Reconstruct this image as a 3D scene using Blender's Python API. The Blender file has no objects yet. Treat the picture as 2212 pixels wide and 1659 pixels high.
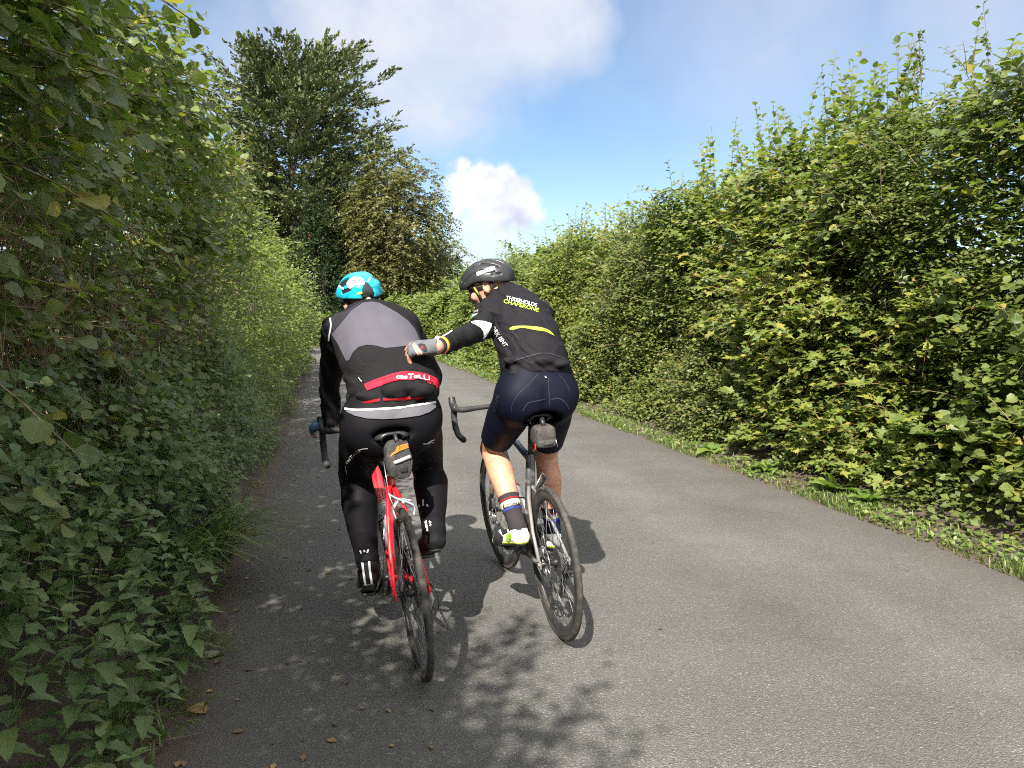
import bpy, bmesh, math, random
import numpy as np
from mathutils import Vector, Matrix
from mathutils.bvhtree import BVHTree
rng = np.random.default_rng(7)
random.seed(7)
R_ = math.radians
sc = bpy.context.scene
C = sc.collection

# ------------------------------------------------------------------ camera
CAM_H, PITCH, YAW, FPX = 1.391, 4.72, 13.5, 1664.0     # FPX: focal length in pixels of a 2212 px wide picture
cd = bpy.data.cameras.new('camera')
cam = bpy.data.objects.new('camera', cd)
C.objects.link(cam)
cam.location = (0, 0, CAM_H)
cam.rotation_euler = (R_(90 - PITCH), 0, R_(-YAW))
cd.sensor_width = 36
cd.lens = 36 * FPX / 2212
cd.clip_start, cd.clip_end = 0.05, 6000
sc.camera = cam

# ------------------------------------------------------------------ sky and sun
SUN_TO = Vector((0.716, 1.42, -1.50)).normalized()      # the way the light travels
sun_el = math.asin(-SUN_TO.z)
sun_az = math.atan2(-SUN_TO.x, -SUN_TO.y)                # clockwise from +Y
w = bpy.data.worlds.new('World')
sc.world = w
w.use_nodes = True
NT = w.node_tree
NT.nodes.clear()


def nd(nt, typ, **kw):
    n = nt.nodes.new(typ)
    for k, v in kw.items():
        if k == 'inp':
            for a, b in v.items():
                n.inputs[a].default_value = b
        else:
            setattr(n, k, v)
    return n


def lk(nt, a, b):
    nt.links.new(a, b)


def mth(nt, op, a, b=None, c=None, clamp=False):
    n = nt.nodes.new('ShaderNodeMath')
    n.operation = op
    n.use_clamp = clamp
    for i, v in enumerate((a, b, c)):
        if v is None:
            continue
        if isinstance(v, (int, float)):
            n.inputs[i].default_value = v
        else:
            nt.links.new(v, n.inputs[i])
    return n.outputs[0]


def mixc(nt, fac, a, b, blend='MIX'):
    n = nt.nodes.new('ShaderNodeMix')
    n.data_type = 'RGBA'
    n.blend_type = blend
    n.clamp_factor = True
    for i, v in ((0, fac), (6, a), (7, b)):
        if isinstance(v, (int, float)):
            n.inputs[i].default_value = v
        elif isinstance(v, (tuple, list)):
            n.inputs[i].default_value = (*v[:3], 1)
        else:
            nt.links.new(v, n.inputs[i])
    return n.outputs[2]


def ramp(nt, fac, stops, interp='LINEAR'):
    n = nt.nodes.new('ShaderNodeValToRGB')
    n.color_ramp.interpolation = interp
    el = n.color_ramp.elements
    while len(el) < len(stops):
        el.new(0.5)
    for e, (p, c) in zip(el, stops):
        e.position = p
        e.color = (*c[:3], 1) if isinstance(c, (tuple, list)) else (c, c, c, 1)
    nt.links.new(fac, n.inputs[0])
    return n.outputs[0]


def noise(nt, vec, scale, detail=3, rough=0.5, dist=0.0):
    n = nt.nodes.new('ShaderNodeTexNoise')
    n.inputs['Scale'].default_value = scale
    n.inputs['Detail'].default_value = detail
    n.inputs['Roughness'].default_value = rough
    n.inputs['Distortion'].default_value = dist
    if vec is not None:
        nt.links.new(vec, n.inputs['Vector'])
    return n.outputs[0]


def maprange(nt, v, a, b, c=0.0, d=1.0, smooth=True):
    n = nt.nodes.new('ShaderNodeMapRange')
    n.interpolation_type = 'SMOOTHSTEP' if smooth else 'LINEAR'
    nt.links.new(v, n.inputs[0])
    for i, x in enumerate((a, b, c, d)):
        n.inputs[i + 1].default_value = x
    return n.outputs[0]


sky = nd(NT, 'ShaderNodeTexSky', sky_type='NISHITA', sun_disc=False, sun_elevation=sun_el, sun_rotation=sun_az,
         air_density=1.0, dust_density=0.6, ozone_density=1.6, altitude=100)
tc = nd(NT, 'ShaderNodeTexCoord')
dirv = tc.outputs['Generated']


def cam_dir(px, py):
    p, a = R_(PITCH), R_(YAW)
    fw = Vector((math.sin(a) * math.cos(p), math.cos(a) * math.cos(p), -math.sin(p)))
    r = Vector((math.cos(a), -math.sin(a), 0))
    u = r.cross(fw)
    return fw + r * ((px - 1106) / FPX) + u * ((829.5 - py) / FPX), fw


def lump(px, py, rad, soft=0.5):
    """a soft round patch of sky around the direction the picture shows at (px, py); rad in radians"""
    d = cam_dir(px, py)[0].normalized()
    n = nd(NT, 'ShaderNodeVectorMath', operation='DISTANCE')
    lk(NT, warped, n.inputs[0])
    n.inputs[1].default_value = d
    return maprange(NT, n.outputs['Value'], rad, rad * (1 - soft))


# clouds: a broken veil over the whole sky, and one heap cloud low over the road
wn = nd(NT, 'ShaderNodeTexNoise', inp={'Scale': 9.0, 'Detail': 4.0, 'Roughness': 0.6})
lk(NT, dirv, wn.inputs['Vector'])
wv = nd(NT, 'ShaderNodeVectorMath', operation='SUBTRACT')
lk(NT, wn.outputs['Color'], wv.inputs[0])
wv.inputs[1].default_value = (0.5, 0.5, 0.5)
ws = nd(NT, 'ShaderNodeVectorMath', operation='SCALE', inp={'Scale': 0.11})
lk(NT, wv.outputs[0], ws.inputs[0])
wa = nd(NT, 'ShaderNodeVectorMath', operation='ADD')
lk(NT, dirv, wa.inputs[0])
lk(NT, ws.outputs[0], wa.inputs[1])
warped = wa.outputs[0]


def maxn(vals):
    o = vals[0]
    for v in vals[1:]:
        o = mth(NT, 'MAXIMUM', o, v)
    return o


veil_n = noise(NT, dirv, 2.1, 4, 0.55, 0.35)
veil = maprange(NT, veil_n, 0.50, 0.74)
bank = maxn([lump(960, 70, 0.17, 0.7), lump(760, 20, 0.15, 0.8), lump(1150, 20, 0.14, 0.7), lump(890, 190, 0.12, 0.8),
             mth(NT, 'MULTIPLY', lump(1640, 20, 0.24, 0.95), 0.55), mth(NT, 'MULTIPLY', lump(2080, -10, 0.2, 0.95), 0.55),
             mth(NT, 'MULTIPLY', lump(560, 150, 0.15, 0.9), 0.6)])
veil = mth(NT, 'MAXIMUM', mth(NT, 'MULTIPLY', veil, 0.35), bank)
# unseen cloud added overhead and behind, to lift the ambient light in the shade
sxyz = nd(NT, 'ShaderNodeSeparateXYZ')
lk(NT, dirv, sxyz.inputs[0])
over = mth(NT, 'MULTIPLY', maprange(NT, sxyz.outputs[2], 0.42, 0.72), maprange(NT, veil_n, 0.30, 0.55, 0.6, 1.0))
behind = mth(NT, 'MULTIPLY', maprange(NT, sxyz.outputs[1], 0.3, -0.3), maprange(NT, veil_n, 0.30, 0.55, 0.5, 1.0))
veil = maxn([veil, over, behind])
veil = mth(NT, 'MULTIPLY', veil, maprange(NT, noise(NT, dirv, 5.5, 5, 0.62, 0.4), 0.30, 0.62, 0.68, 1.0))
heap = maxn([lump(1085, 440, 0.048, 0.5), lump(1025, 425, 0.040, 0.5), lump(1118, 438, 0.034, 0.5), lump(1045, 388, 0.030, 0.5), lump(1078, 392, 0.028, 0.5),
             mth(NT, 'MULTIPLY', lump(1065, 490, 0.055, 0.8), 0.85), lump(985, 372, 0.022, 0.7), mth(NT, 'MULTIPLY', lump(1040, 555, 0.075, 0.95), 0.6)])
heap_sh = noise(NT, warped, 11, 3, 0.6)
gm = nd(NT, 'ShaderNodeHueSaturation', inp={'Saturation': 1.10, 'Value': 1.0})
lk(NT, sky.outputs[0], gm.inputs['Color'])
thin = maprange(NT, sxyz.outputs[2], 0.35, 0.75)  # how far up the added overhead cloud is brightened
veilc = mixc(NT, mth(NT, 'MAXIMUM', thin, behind), (5.2, 5.3, 5.7), (12.5, 12.3, 12.2))  # added cloud out of view is much brighter than the visible bank, as fill
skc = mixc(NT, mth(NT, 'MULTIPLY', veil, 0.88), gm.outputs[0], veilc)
heapc = ramp(NT, heap_sh, [(0.40, (4.2, 4.4, 5.4)), (0.60, (6.6, 6.6, 6.7))])
skc = mixc(NT, mth(NT, 'MULTIPLY', heap, 0.96), skc, heapc)
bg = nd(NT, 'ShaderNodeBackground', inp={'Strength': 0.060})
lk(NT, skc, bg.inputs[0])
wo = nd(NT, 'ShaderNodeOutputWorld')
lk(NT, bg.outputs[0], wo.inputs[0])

sl = bpy.data.lights.new('sun', 'SUN')
sl.energy = 4.8
sl.angle = R_(0.55)
sl.color = (1.0, 0.945, 0.85)
so = bpy.data.objects.new('sun', sl)
C.objects.link(so)
so.rotation_euler = SUN_TO.to_track_quat('-Z', 'Y').to_euler()

vs = sc.view_settings
vs.view_transform = 'Standard'
vs.look = 'None'
vs.exposure = 1.52
vs.gamma = 1
vs.use_curve_mapping = False
sc.cycles.max_bounces = 7
sc.cycles.diffuse_bounces = 5
sc.cycles.glossy_bounces = 2
sc.cycles.use_adaptive_sampling = True
sc.cycles.adaptive_threshold = 0.025
sc.cycles.transmission_bounces = 6
sc.cycles.use_denoising = False
sc.cycles.filter_width = 1.1


def seen(px, py, depth):
    """world point that lies at this pixel (of a 2212 x 1659 picture) and this depth along the lens axis"""
    d, fw = cam_dir(px, py)
    return np.array(Vector((0, 0, CAM_H)) + d * depth)


# ------------------------------------------------------------------ building helpers
def empty(name, loc, label, cat, group=None):
    o = bpy.data.objects.new(name, None)
    C.objects.link(o)
    o.empty_display_size = 0.1
    o.location = loc
    o['label'] = label
    o['category'] = cat
    if group:
        o['group'] = group
    return o


def add(name, verts, faces, mat, parent=None, smooth=True, off=None, kind=None):
    me = bpy.data.meshes.new(name)
    v = np.asarray(verts, float)
    if off is not None:
        v = v - np.asarray(off, float)
    me.from_pydata(v.tolist(), [], [list(map(int, f)) for f in faces])
    if mat:
        me.materials.append(mat)
    me.polygons.foreach_set('use_smooth', [smooth] * len(me.polygons))
    o = bpy.data.objects.new(name, me)
    C.objects.link(o)
    if parent:
        o.parent = parent
    if kind:
        o['kind'] = kind
    return o


def add_np(name, v, f, mat, parent=None, smooth=True, attrs=None, off=None, kind=None):
    """v (n,3), f (m,k) arrays of one polygon size; attrs: name -> per-vertex floats (n,) or vectors (n,3)"""
    me = bpy.data.meshes.new(name)
    v = np.asarray(v, np.float32)
    if off is not None:
        v = v - np.asarray(off, np.float32)
    f = np.asarray(f, np.int32)
    k = f.shape[1]
    me.vertices.add(len(v))
    me.vertices.foreach_set('co', v.ravel())
    me.loops.add(f.size)
    me.loops.foreach_set('vertex_index', f.ravel())
    me.polygons.add(len(f))
    me.polygons.foreach_set('loop_start', np.arange(0, f.size, k, dtype=np.int32))
    me.polygons.foreach_set('loop_total', np.full(len(f), k, np.int32))
    me.polygons.foreach_set('use_smooth', np.full(len(f), smooth))
    me.update(calc_edges=True)
    for nme, a in (attrs or {}).items():
        a = np.asarray(a, np.float32)
        if a.ndim == 1:
            at = me.attributes.new(nme, 'FLOAT', 'POINT')
            at.data.foreach_set('value', a)
        else:
            at = me.attributes.new(nme, 'FLOAT_VECTOR', 'POINT')
            at.data.foreach_set('vector', a.ravel())
    if mat:
        me.materials.append(mat)
    o = bpy.data.objects.new(name, me)
    C.objects.link(o)
    if parent:
        o.parent = parent
    if kind:
        o['kind'] = kind
    return o


class MB:
    """collects shapes for ONE mesh"""
    def __init__(s):
        s.v, s.f = [], []

    def put(s, v, f):
        b = len(s.v)
        s.v += [tuple(map(float, p)) for p in v]
        s.f += [[i + b for i in q] for q in f]
        return s

    def tube(s, pts, rad, n=10, caps=True, flat=None, up=(0, 0, 1)):
        """tube along pts; rad scalar or list; flat: (a, b) factors or list of them for an oval section"""
        pts = [Vector(p) for p in pts]
        m = len(pts)
        rad = [rad] * m if isinstance(rad, (int, float)) else list(rad)
        t0 = (pts[1] - pts[0]).normalized()
        u = Vector(up)
        if abs(u.dot(t0)) > 0.95:
            u = Vector((1, 0, 0)) if abs(t0.x) < 0.9 else Vector((0, 1, 0))
        side = t0.cross(u).normalized()
        vs_, fs = [], []
        for i in range(m):
            t = (pts[min(i + 1, m - 1)] - pts[max(i - 1, 0)]).normalized()
            side = (side - t * side.dot(t)).normalized()
            w2 = side.cross(t).normalized()
            fa, fb = (1, 1) if flat is None else (flat if isinstance(flat[0], (int, float)) else flat[i])
            for j in range(n):
                a = 2 * math.pi * j / n
                vs_.append(pts[i] + side * (math.cos(a) * rad[i] * fa) + w2 * (math.sin(a) * rad[i] * fb))
        for i in range(m - 1):
            for j in range(n):
                k = (j + 1) % n
                fs.append([i * n + j, i * n + k, (i + 1) * n + k, (i + 1) * n + j])
        if caps:
            fs.append(list(range(n))[::-1])
            fs.append([(m - 1) * n + j for j in range(n)])
        return s.put(vs_, fs)

    def ring(s, c, axis, prof, n=48, closed=True):
        """lathe: prof = [(axial, radius), ...] about axis through c"""
        c, ax = Vector(c), Vector(axis).normalized()
        u = ax.orthogonal().normalized()
        w2 = ax.cross(u)
        vs_, fs, m = [], [], len(prof)
        for i in range(n):
            a = 2 * math.pi * i / n
            d = u * math.cos(a) + w2 * math.sin(a)
            vs_ += [c + ax * h + d * r for h, r in prof]
        for i in range(n):
            k = (i + 1) % n
            for j in range(m if closed else m - 1):
                l = (j + 1) % m
                fs.append([i * m + j, i * m + l, k * m + l, k * m + j])
        return s.put(vs_, fs)

    def disc(s, c, axis, r, th, n=24, teeth=0, tooth=0.003):
        c, ax = Vector(c), Vector(axis).normalized()
        u = ax.orthogonal().normalized()
        w2 = ax.cross(u)
        if teeth:
            n = teeth * 2
        vs_ = []
        for h in (-th / 2, th / 2):
            for i in range(n):
                a = 2 * math.pi * i / n
                rr = r + (tooth if teeth and i % 2 else 0)
                vs_.append(c + ax * h + (u * math.cos(a) + w2 * math.sin(a)) * rr)
        fs = [[i, (i + 1) % n, n + (i + 1) % n, n + i] for i in range(n)]
        fs += [list(range(n))[::-1], list(range(n, 2 * n))]
        return s.put(vs_, fs)

    def box(s, c, size, rot=None, bev=0.0):
        bm = bmesh.new()
        bmesh.ops.create_cube(bm, size=1)
        for v in bm.verts:
            v.co = Vector((v.co.x * size[0], v.co.y * size[1], v.co.z * size[2]))
        if bev:
            bmesh.ops.bevel(bm, geom=list(bm.edges), offset=bev, segments=2, affect='EDGES', profile=0.6)
        M = (rot.to_4x4() if rot else Matrix()).copy()
        M.translation = Vector(c)
        for v in bm.verts:
            v.co = M @ v.co
        bm.verts.index_update()
        r = s.put([v.co for v in bm.verts], [[v.index for v in f.verts] for f in bm.faces])
        bm.free()
        return r

    def ball(s, c, r, n=12, m=8):
        c = Vector(c)
        r = (r, r, r) if isinstance(r, (int, float)) else r
        vs_, fs = [], []
        for i in range(m + 1):
            th = math.pi * i / m
            for j in range(n):
                ph = 2 * math.pi * j / n
                vs_.append(c + Vector((math.sin(th) * math.cos(ph) * r[0], math.sin(th) * math.sin(ph) * r[1], math.cos(th) * r[2])))
        for i in range(m):
            for j in range(n):
                k = (j + 1) % n
                fs.append([i * n + j, (i + 1) * n + j, (i + 1) * n + k, i * n + k])
        return s.put(vs_, fs)

    def build(s, name, mat, parent=None, smooth=True, off=None, sharp=None, kind=None):
        o = add(name, s.v, s.f, mat, parent, smooth, off, kind)
        if sharp:
            o.data.set_sharp_from_angle(angle=R_(sharp))
        return o


def bez(pts, n=8):
    """smooth curve through pts (Catmull-Rom)"""
    p = [Vector(q) for q in pts]
    p = [2 * p[0] - p[1]] + p + [2 * p[-1] - p[-2]]
    out = []
    for i in range(1, len(p) - 2):
        for k in range(n):
            t = k / n
            a, b, c, d = p[i - 1], p[i], p[i + 1], p[i + 2]
            out.append(0.5 * ((2 * b) + (c - a) * t + (2 * a - 5 * b + 4 * c - d) * t * t + (3 * b - a - 3 * c + d) * t ** 3))
    out.append(p[-2])
    return out


# ------------------------------------------------------------------ materials
def mat(name, col, rough=0.5, metal=0.0, spec=0.5, var=0.0, vscale=30, bump=0.0, bscale=200, dirt=None, dirt_amt=0.5, dscale=9, sheen=0.0,
        trans=0.0, alpha=1.0, coat=0.0):
    m = bpy.data.materials.new(name)
    m.use_nodes = True
    nt = m.node_tree
    b = nt.nodes['Principled BSDF']
    b.inputs['Base Color'].default_value = (*col, 1)
    b.inputs['Roughness'].default_value = rough
    b.inputs['Metallic'].default_value = metal
    b.inputs['Specular IOR Level'].default_value = spec
    b.inputs['Sheen Weight'].default_value = sheen
    b.inputs['Transmission Weight'].default_value = trans
    b.inputs['Alpha'].default_value = alpha
    b.inputs['Coat Weight'].default_value = coat
    t = nt.nodes.new('ShaderNodeTexCoord').outputs['Object']
    c = None
    if var:
        n = noise(nt, t, vscale, 4, 0.6)
        c = mixc(nt, 1.0, tuple(col), ramp(nt, n, [(0.3, 1 - var), (0.7, 1 + var)]), 'MULTIPLY')
    if dirt:
        n = noise(nt, t, dscale, 6, 0.65)
        f = mth(nt, 'MULTIPLY', maprange(nt, n, 0.45, 0.62), dirt_amt)
        c = mixc(nt, f, c if c is not None else tuple(col), tuple(dirt))
        rr = mth(nt, 'ADD', mth(nt, 'MULTIPLY', f, 0.8 - rough), rough)
        lk(nt, rr, b.inputs['Roughness'])
    if c is not None:
        lk(nt, c, b.inputs['Base Color'])
    if bump:
        bn = nt.nodes.new('ShaderNodeBump')
        bn.inputs['Strength'].default_value = bump
        bn.inputs['Distance'].default_value = 0.004
        lk(nt, noise(nt, t, bscale, 3, 0.6), bn.inputs['Height'])
        lk(nt, bn.outputs[0], b.inputs['Normal'])
    return m
# ------------------------------------------------------------------ bicycles
WR = 0.335
M_tyre = mat('tyre rubber', (0.035, 0.033, 0.031), 0.75, spec=0.3, var=0.25, vscale=60, dirt=(0.11, 0.095, 0.08), dirt_amt=0.55, dscale=14)
M_rim = mat('rim black', (0.022, 0.022, 0.024), 0.35, var=0.3, vscale=40, dirt=(0.09, 0.08, 0.07), dirt_amt=0.35)
M_track = mat('brake track', (0.24, 0.235, 0.225), 0.4, metal=0.8, var=0.25, vscale=50)
M_steel = mat('steel', (0.42, 0.42, 0.43), 0.32, metal=0.9)
M_spoke = mat('dark spoke', (0.16, 0.16, 0.165), 0.4, metal=0.7)
M_silver = mat('silver alloy', (0.62, 0.62, 0.63), 0.3, metal=0.85, var=0.1)
M_dark = mat('dark metal', (0.03, 0.03, 0.032), 0.4, metal=0.3, var=0.3)
M_chain = mat('oily chain', (0.13, 0.125, 0.12), 0.45, metal=0.8, var=0.5, vscale=150)
M_black = mat('black plastic', (0.016, 0.016, 0.018), 0.45, var=0.2)
M_tape = mat('bar tape', (0.018, 0.018, 0.019), 0.7, bump=0.6, bscale=160)
M_red = mat('red paint', (0.60, 0.012, 0.022), 0.25, coat=0.5, dirt=(0.16, 0.07, 0.05), dirt_amt=0.35)
M_white = mat('white paint', (0.78, 0.78, 0.78), 0.3)
M_carb = mat('dusty carbon', (0.028, 0.028, 0.03), 0.35, coat=0.3, dirt=(0.20, 0.175, 0.14), dirt_amt=0.75, dscale=16)
M_carbg = mat('grey stay paint', (0.16, 0.16, 0.165), 0.3, coat=0.3, dirt=(0.2, 0.18, 0.15), dirt_amt=0.4)
M_blue = mat('blue paint', (0.06, 0.10, 0.20), 0.3, coat=0.5)
M_leath = mat('saddle black', (0.02, 0.02, 0.021), 0.35)
M_bottle = mat('milky bottle', (0.62, 0.60, 0.62), 0.35, trans=0.25)
M_bottle2 = mat('smoky bottle', (0.30, 0.27, 0.31), 0.35, trans=0.2)
M_redp = mat('red plastic', (0.55, 0.02, 0.02), 0.4)
M_bag = mat('grey cordura', (0.036, 0.033, 0.030), 0.85, var=0.35, vscale=120, bump=0.5, bscale=300, dirt=(0.085, 0.072, 0.058), dirt_amt=0.5, dscale=25)
M_bagd = mat('charcoal cordura', (0.035, 0.034, 0.035), 0.85, var=0.3, vscale=120, bump=0.5, bscale=300)
M_refl = mat('reflective grey', (0.55, 0.55, 0.54), 0.4)
M_orange = mat('orange print', (0.85, 0.22, 0.03), 0.5)


def V3(*a):
    return Vector(a)


def text_mesh(body, size=1.0, shear=0.0, space=1.0, bold=0.0):
    """(verts2d, faces) of a line of letters, centred, with cap height about 0.7*size"""
    cu = bpy.data.curves.new('t', 'FONT')
    cu.body = body
    cu.size = size
    cu.shear = shear
    cu.space_character = space
    cu.offset = bold
    cu.align_x = 'CENTER'
    cu.align_y = 'CENTER'
    cu.resolution_u = 3
    o = bpy.data.objects.new('t', cu)
    C.objects.link(o)
    bpy.context.view_layer.update()
    dg = bpy.context.evaluated_depsgraph_get()
    me = bpy.data.meshes.new_from_object(o.evaluated_get(dg))
    bm = bmesh.new()
    bm.from_mesh(me)
    bmesh.ops.triangulate(bm, faces=bm.faces)
    bmesh.ops.remove_doubles(bm, verts=bm.verts, dist=1e-5)
    v = [(p.co.x, p.co.y) for p in bm.verts]
    bm.verts.index_update()
    f = [[q.index for q in p.verts] for p in bm.faces]
    bm.free()
    bpy.data.objects.remove(o)
    bpy.data.meshes.remove(me)
    bpy.data.curves.remove(cu)
    return v, f


def wheel(parent, cy, front, rimd, tr, track, steerf, rotor):
    w_ = MB()
    c = (0, cy, WR)
    w_.ring(c, (1, 0, 0), [(0.0135 * math.cos(a), WR - 0.0135 + 0.0135 * math.sin(a)) for a in np.linspace(0, 2 * math.pi, 13)[:-1]], 96)
    tyre = MB()
    tyre.v, tyre.f = w_.v, w_.f
    tyre.v = [steerf(p) for p in tyre.v]
    rt = WR - 0.022
    hub = MB()
    hw = 0.046 if front else 0.060
    prof = [(-hw, 0.008), (-hw + .006, 0.011), (-0.034, 0.012), (-0.033, 0.026), (-0.029, 0.026), (-0.027, 0.014), (0.02, 0.014),
            (0.022, 0.026), (0.026, 0.026), (0.028, 0.012), (hw, 0.008)]
    hub.ring(c, (1, 0, 0), prof, 20, closed=False)
    hub.v = [steerf(p) for p in hub.v]
    W = bpy.data.objects.new('wheel', None)
    # the wheel part itself is its rim mesh; tyre, spokes and hub hang from it
    bpy.data.objects.remove(W)
    rim = MB()
    rim.ring(c, (1, 0, 0), [(-0.010, rt + 0.006), (-0.0115, rt - 0.006), (-0.0125, rt - rimd * 0.5), (-0.006, rt - rimd), (0.006, rt - rimd),
                            (0.0125, rt - rimd * 0.5), (0.0115, rt - 0.006), (0.010, rt + 0.006)], 96)
    rim.v = [steerf(p) for p in rim.v]
    W = rim.build('wheel', M_rim, parent)
    tyre.build('tyre', M_tyre, W)
    hub.build('hub', M_dark, W)
    if track:
        t = MB()
        for sx in (-1, 1):
            t.ring(c, (1, 0, 0), [(sx * 0.0108, rt + 0.005), (sx * 0.0125, rt + 0.003), (sx * 0.0133, rt - 0.010), (sx * 0.0115, rt - 0.011)], 96)
        t.v = [steerf(p) for p in t.v]
        t.build('brake_track', M_track, W)
    ns = 24
    for i in range(ns):
        a = 2 * math.pi * i / ns + 0.1
        sx = -1 if i % 2 else 1
        fx = 0.030 * sx if sx < 0 else 0.024
        a2 = a + (0.85 if (i // 2) % 2 else -0.85) * (0.75 if not front else 0.3)
        p0 = (fx, cy + 0.025 * math.cos(a2), WR + 0.025 * math.sin(a2))
        p1 = (sx * 0.002, cy + (rt - rimd) * math.cos(a), WR + (rt - rimd) * math.sin(a))
        s = MB().tube([steerf(p0), steerf(p1)], 0.0012, 5)
        s.build('spoke', M_spoke, W)
    if rotor:
        d = MB()
        x = -0.043
        d.ring((x, cy, WR), (1, 0, 0), [(-0.0009, 0.08), (0.0009, 0.08), (0.0009, 0.066), (-0.0009, 0.066)], 40)
        for k in range(6):
            a = k * math.pi / 3
            d.tube([(x, cy + .02 * math.cos(a), WR + .02 * math.sin(a)), (x, cy + .068 * math.cos(a + .35), WR + .068 * math.sin(a + .35))], 0.003, 5)
        d.v = [steerf(p) for p in d.v]
        d.build('disc_rotor', M_steel, W)
    return W


def build_bike(sp):
    root = empty('bicycle', (sp['x'], sp['y'], 0), sp['label'], 'bicycle', 'bicycles ridden side by side')
    root.rotation_euler = (0, R_(-sp['lean']), R_(-sp['head']))
    BB = V3(0, .41, .272)
    SAD = sp['saddle']                    # top of the saddle
    st = V3(0, -math.cos(R_(73)), math.sin(R_(73)))
    seat_c = BB + st * sp['st']           # top of the seat tube
    HT = V3(0, sp['hty'], sp['htz'])      # top of the head tube
    hd = V3(0, math.sin(R_(17)), -math.cos(R_(17)))
    HB = HT + hd * sp['htl']
    FH = V3(0, sp['wb'], WR)
    ax = hd.normalized()
    srot = Matrix.Rotation(R_(sp['steer']), 4, -ax)

    def stf(p):
        return tuple(srot @ (Vector(p) - HB) + HB)

    def idf(p):
        return tuple(p)
    paint, alt = sp['paint'], sp['alt']
    f = MB()
    k = sp['aero']
    f.tube([BB, BB.lerp(HB, .5), HB - hd * .03], [.026, .027, .024], 14, flat=(.85, 1.25 * k), up=(1, 0, 0))
    f.tube([BB, BB + st * .12, seat_c], [.021, .018, .0165], 14, flat=[(1, 1.1 * k), (.9, 1.25 * k), (.9, 1.15 * k)], up=(1, 0, 0))
    f.tube([HB - hd * .0, HT], [.026, .022], 14)
    f.ball(BB, (.034, .026, .026))
    f.tube([BB + V3(-.035, 0, 0), BB + V3(.035, 0, 0)], .023, 14)
    frame = f.build('frame', paint, root)
    tt = MB().tube([seat_c - st * .035, (seat_c - st * .035).lerp(HT, .5), HT + hd * .02], [.017, .0175, .02], 14, flat=(1.05, .95), up=(1, 0, 0))
    tt.build('top_tube', sp['toptube'], frame)
    jn = BB + st * sp['stay']
    for sx in (-1, 1):
        hubp = V3(sx * .066, 0, WR)
        s = MB().tube([jn + V3(sx * .006, .0, 0), jn.lerp(hubp, .18) + V3(sx * .018, -.012, .004), jn.lerp(hubp, .6) + V3(sx * .014, 0, 0), hubp + V3(0, .01, .01)],
                      [.0105, .0095, .0075, .0075], 10)
        s.build('seat_stay', sp['stays'], frame)
        s = MB().tube([BB + V3(sx * .028, -.01, 0), BB.lerp(hubp, .3) + V3(sx * .016, 0, 0), BB.lerp(hubp, .75) + V3(sx * .008, 0, 0), hubp],
                      [.014, .0125, .0095, .008], 10)
        s.build('chain_stay', sp['cstays'], frame)
        d = MB().box(hubp, (.007, .03, .035), bev=.002)
        d.tube([hubp - V3(sx * .008, 0, 0), hubp + V3(sx * .009, 0, 0)], .009, 10)
        d.build('dropout', sp['stays'], frame)
    fk = MB()
    crown = HB + hd * .012
    fk.tube([HB - hd * .005, crown], .021, 12)
    for sx in (-1, 1):
        e = FH + V3(sx * .05, 0, 0)
        fk.tube([crown + V3(sx * .006, 0, 0), crown + V3(sx * .032, .004, -.03), crown.lerp(e, .55) + V3(sx * .010, -.006, 0), e + V3(0, 0, 0)],
                [.017, .0145, .0125, .009], 10, flat=(.75, 1.2), up=(1, 0, 0))
    fk.v = [stf(p) for p in fk.v]
    fk.build('fork', sp['forkm'], root)
    wheel(root, 0, False, sp['rim'], 0, sp['track'], idf, sp['disc'])
    wheel(root, sp['wb'], True, sp['rim'], 0, sp['track'], stf, sp['disc'])
    # seatpost, saddle with rails
    rail = SAD - V3(0, 0, .045)
    top = V3(0, BB.y + st.y / st.z * (rail.z - .01 - BB.z), rail.z - .01)
    MB().tube([seat_c - st * .05, top], [.0145, .0135], 12).tube([top + V3(0, -.03, .004), top + V3(0, .03, .004)], .012, 10).build('seatpost', M_dark, root)
    s = MB()
    ny, nx = 17, 15
    vs_ = []
    for i in range(ny):
        t = i / (ny - 1)
        y = SAD.y - .135 + .275 * t
        hwid = np.interp(t, [0, .04, .12, .3, .5, .75, .95, 1], [.045, .064, .071, .062, .038, .022, .018, .010])
        for j in range(nx):
            u = -1 + 2 * j / (nx - 1)
            z = SAD.z - .004 * (1 - abs(u)) - .008 * abs(u) ** 2 - .012 * abs(u) ** 6 + (.006 if t < .2 else 0) * (1 - t / .2) - .006 * (t > .9)
            vs_.append((u * hwid, y, z))
    fs = [[i * nx + j, i * nx + j + 1, (i + 1) * nx + j + 1, (i + 1) * nx + j] for i in range(ny - 1) for j in range(nx - 1)]
    under = [(x * .93, y, z - .011) for x, y, z in vs_]
    nb = len(vs_)
    fs += [[nb + q for q in reversed(ff)] for ff in fs]
    bd = [j for j in range(nx)] + [i * nx + nx - 1 for i in range(1, ny)] + [(ny - 1) * nx + j for j in range(nx - 2, -1, -1)] + [i * nx for i in range(ny - 2, 0, -1)]
    fs += [[bd[q], nb + bd[q], nb + bd[(q + 1) % len(bd)], bd[(q + 1) % len(bd)]] for q in range(len(bd))]
    s.put(vs_ + under, fs)
    so_ = s.build('saddle', M_leath, root)
    r = MB()
    for sx in (-1, 1):
        r.tube(bez([(sx * .045, SAD.y - .11, SAD.z - .022), (sx * .03, SAD.y - .08, rail.z), (sx * .022, SAD.y, rail.z), (sx * .020, SAD.y + .06, rail.z), (sx * .012, SAD.y + .12, SAD.z - .02)], 4), .0035, 6)
    r.build('saddle_rail', M_steel, so_)
    # bars
    hz, hy, hw = sp['hz'], sp['hy'], sp['hw']
    stem0 = HT - hd * .02
    clampc = V3(0, hy - .075, hz - .062)
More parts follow.
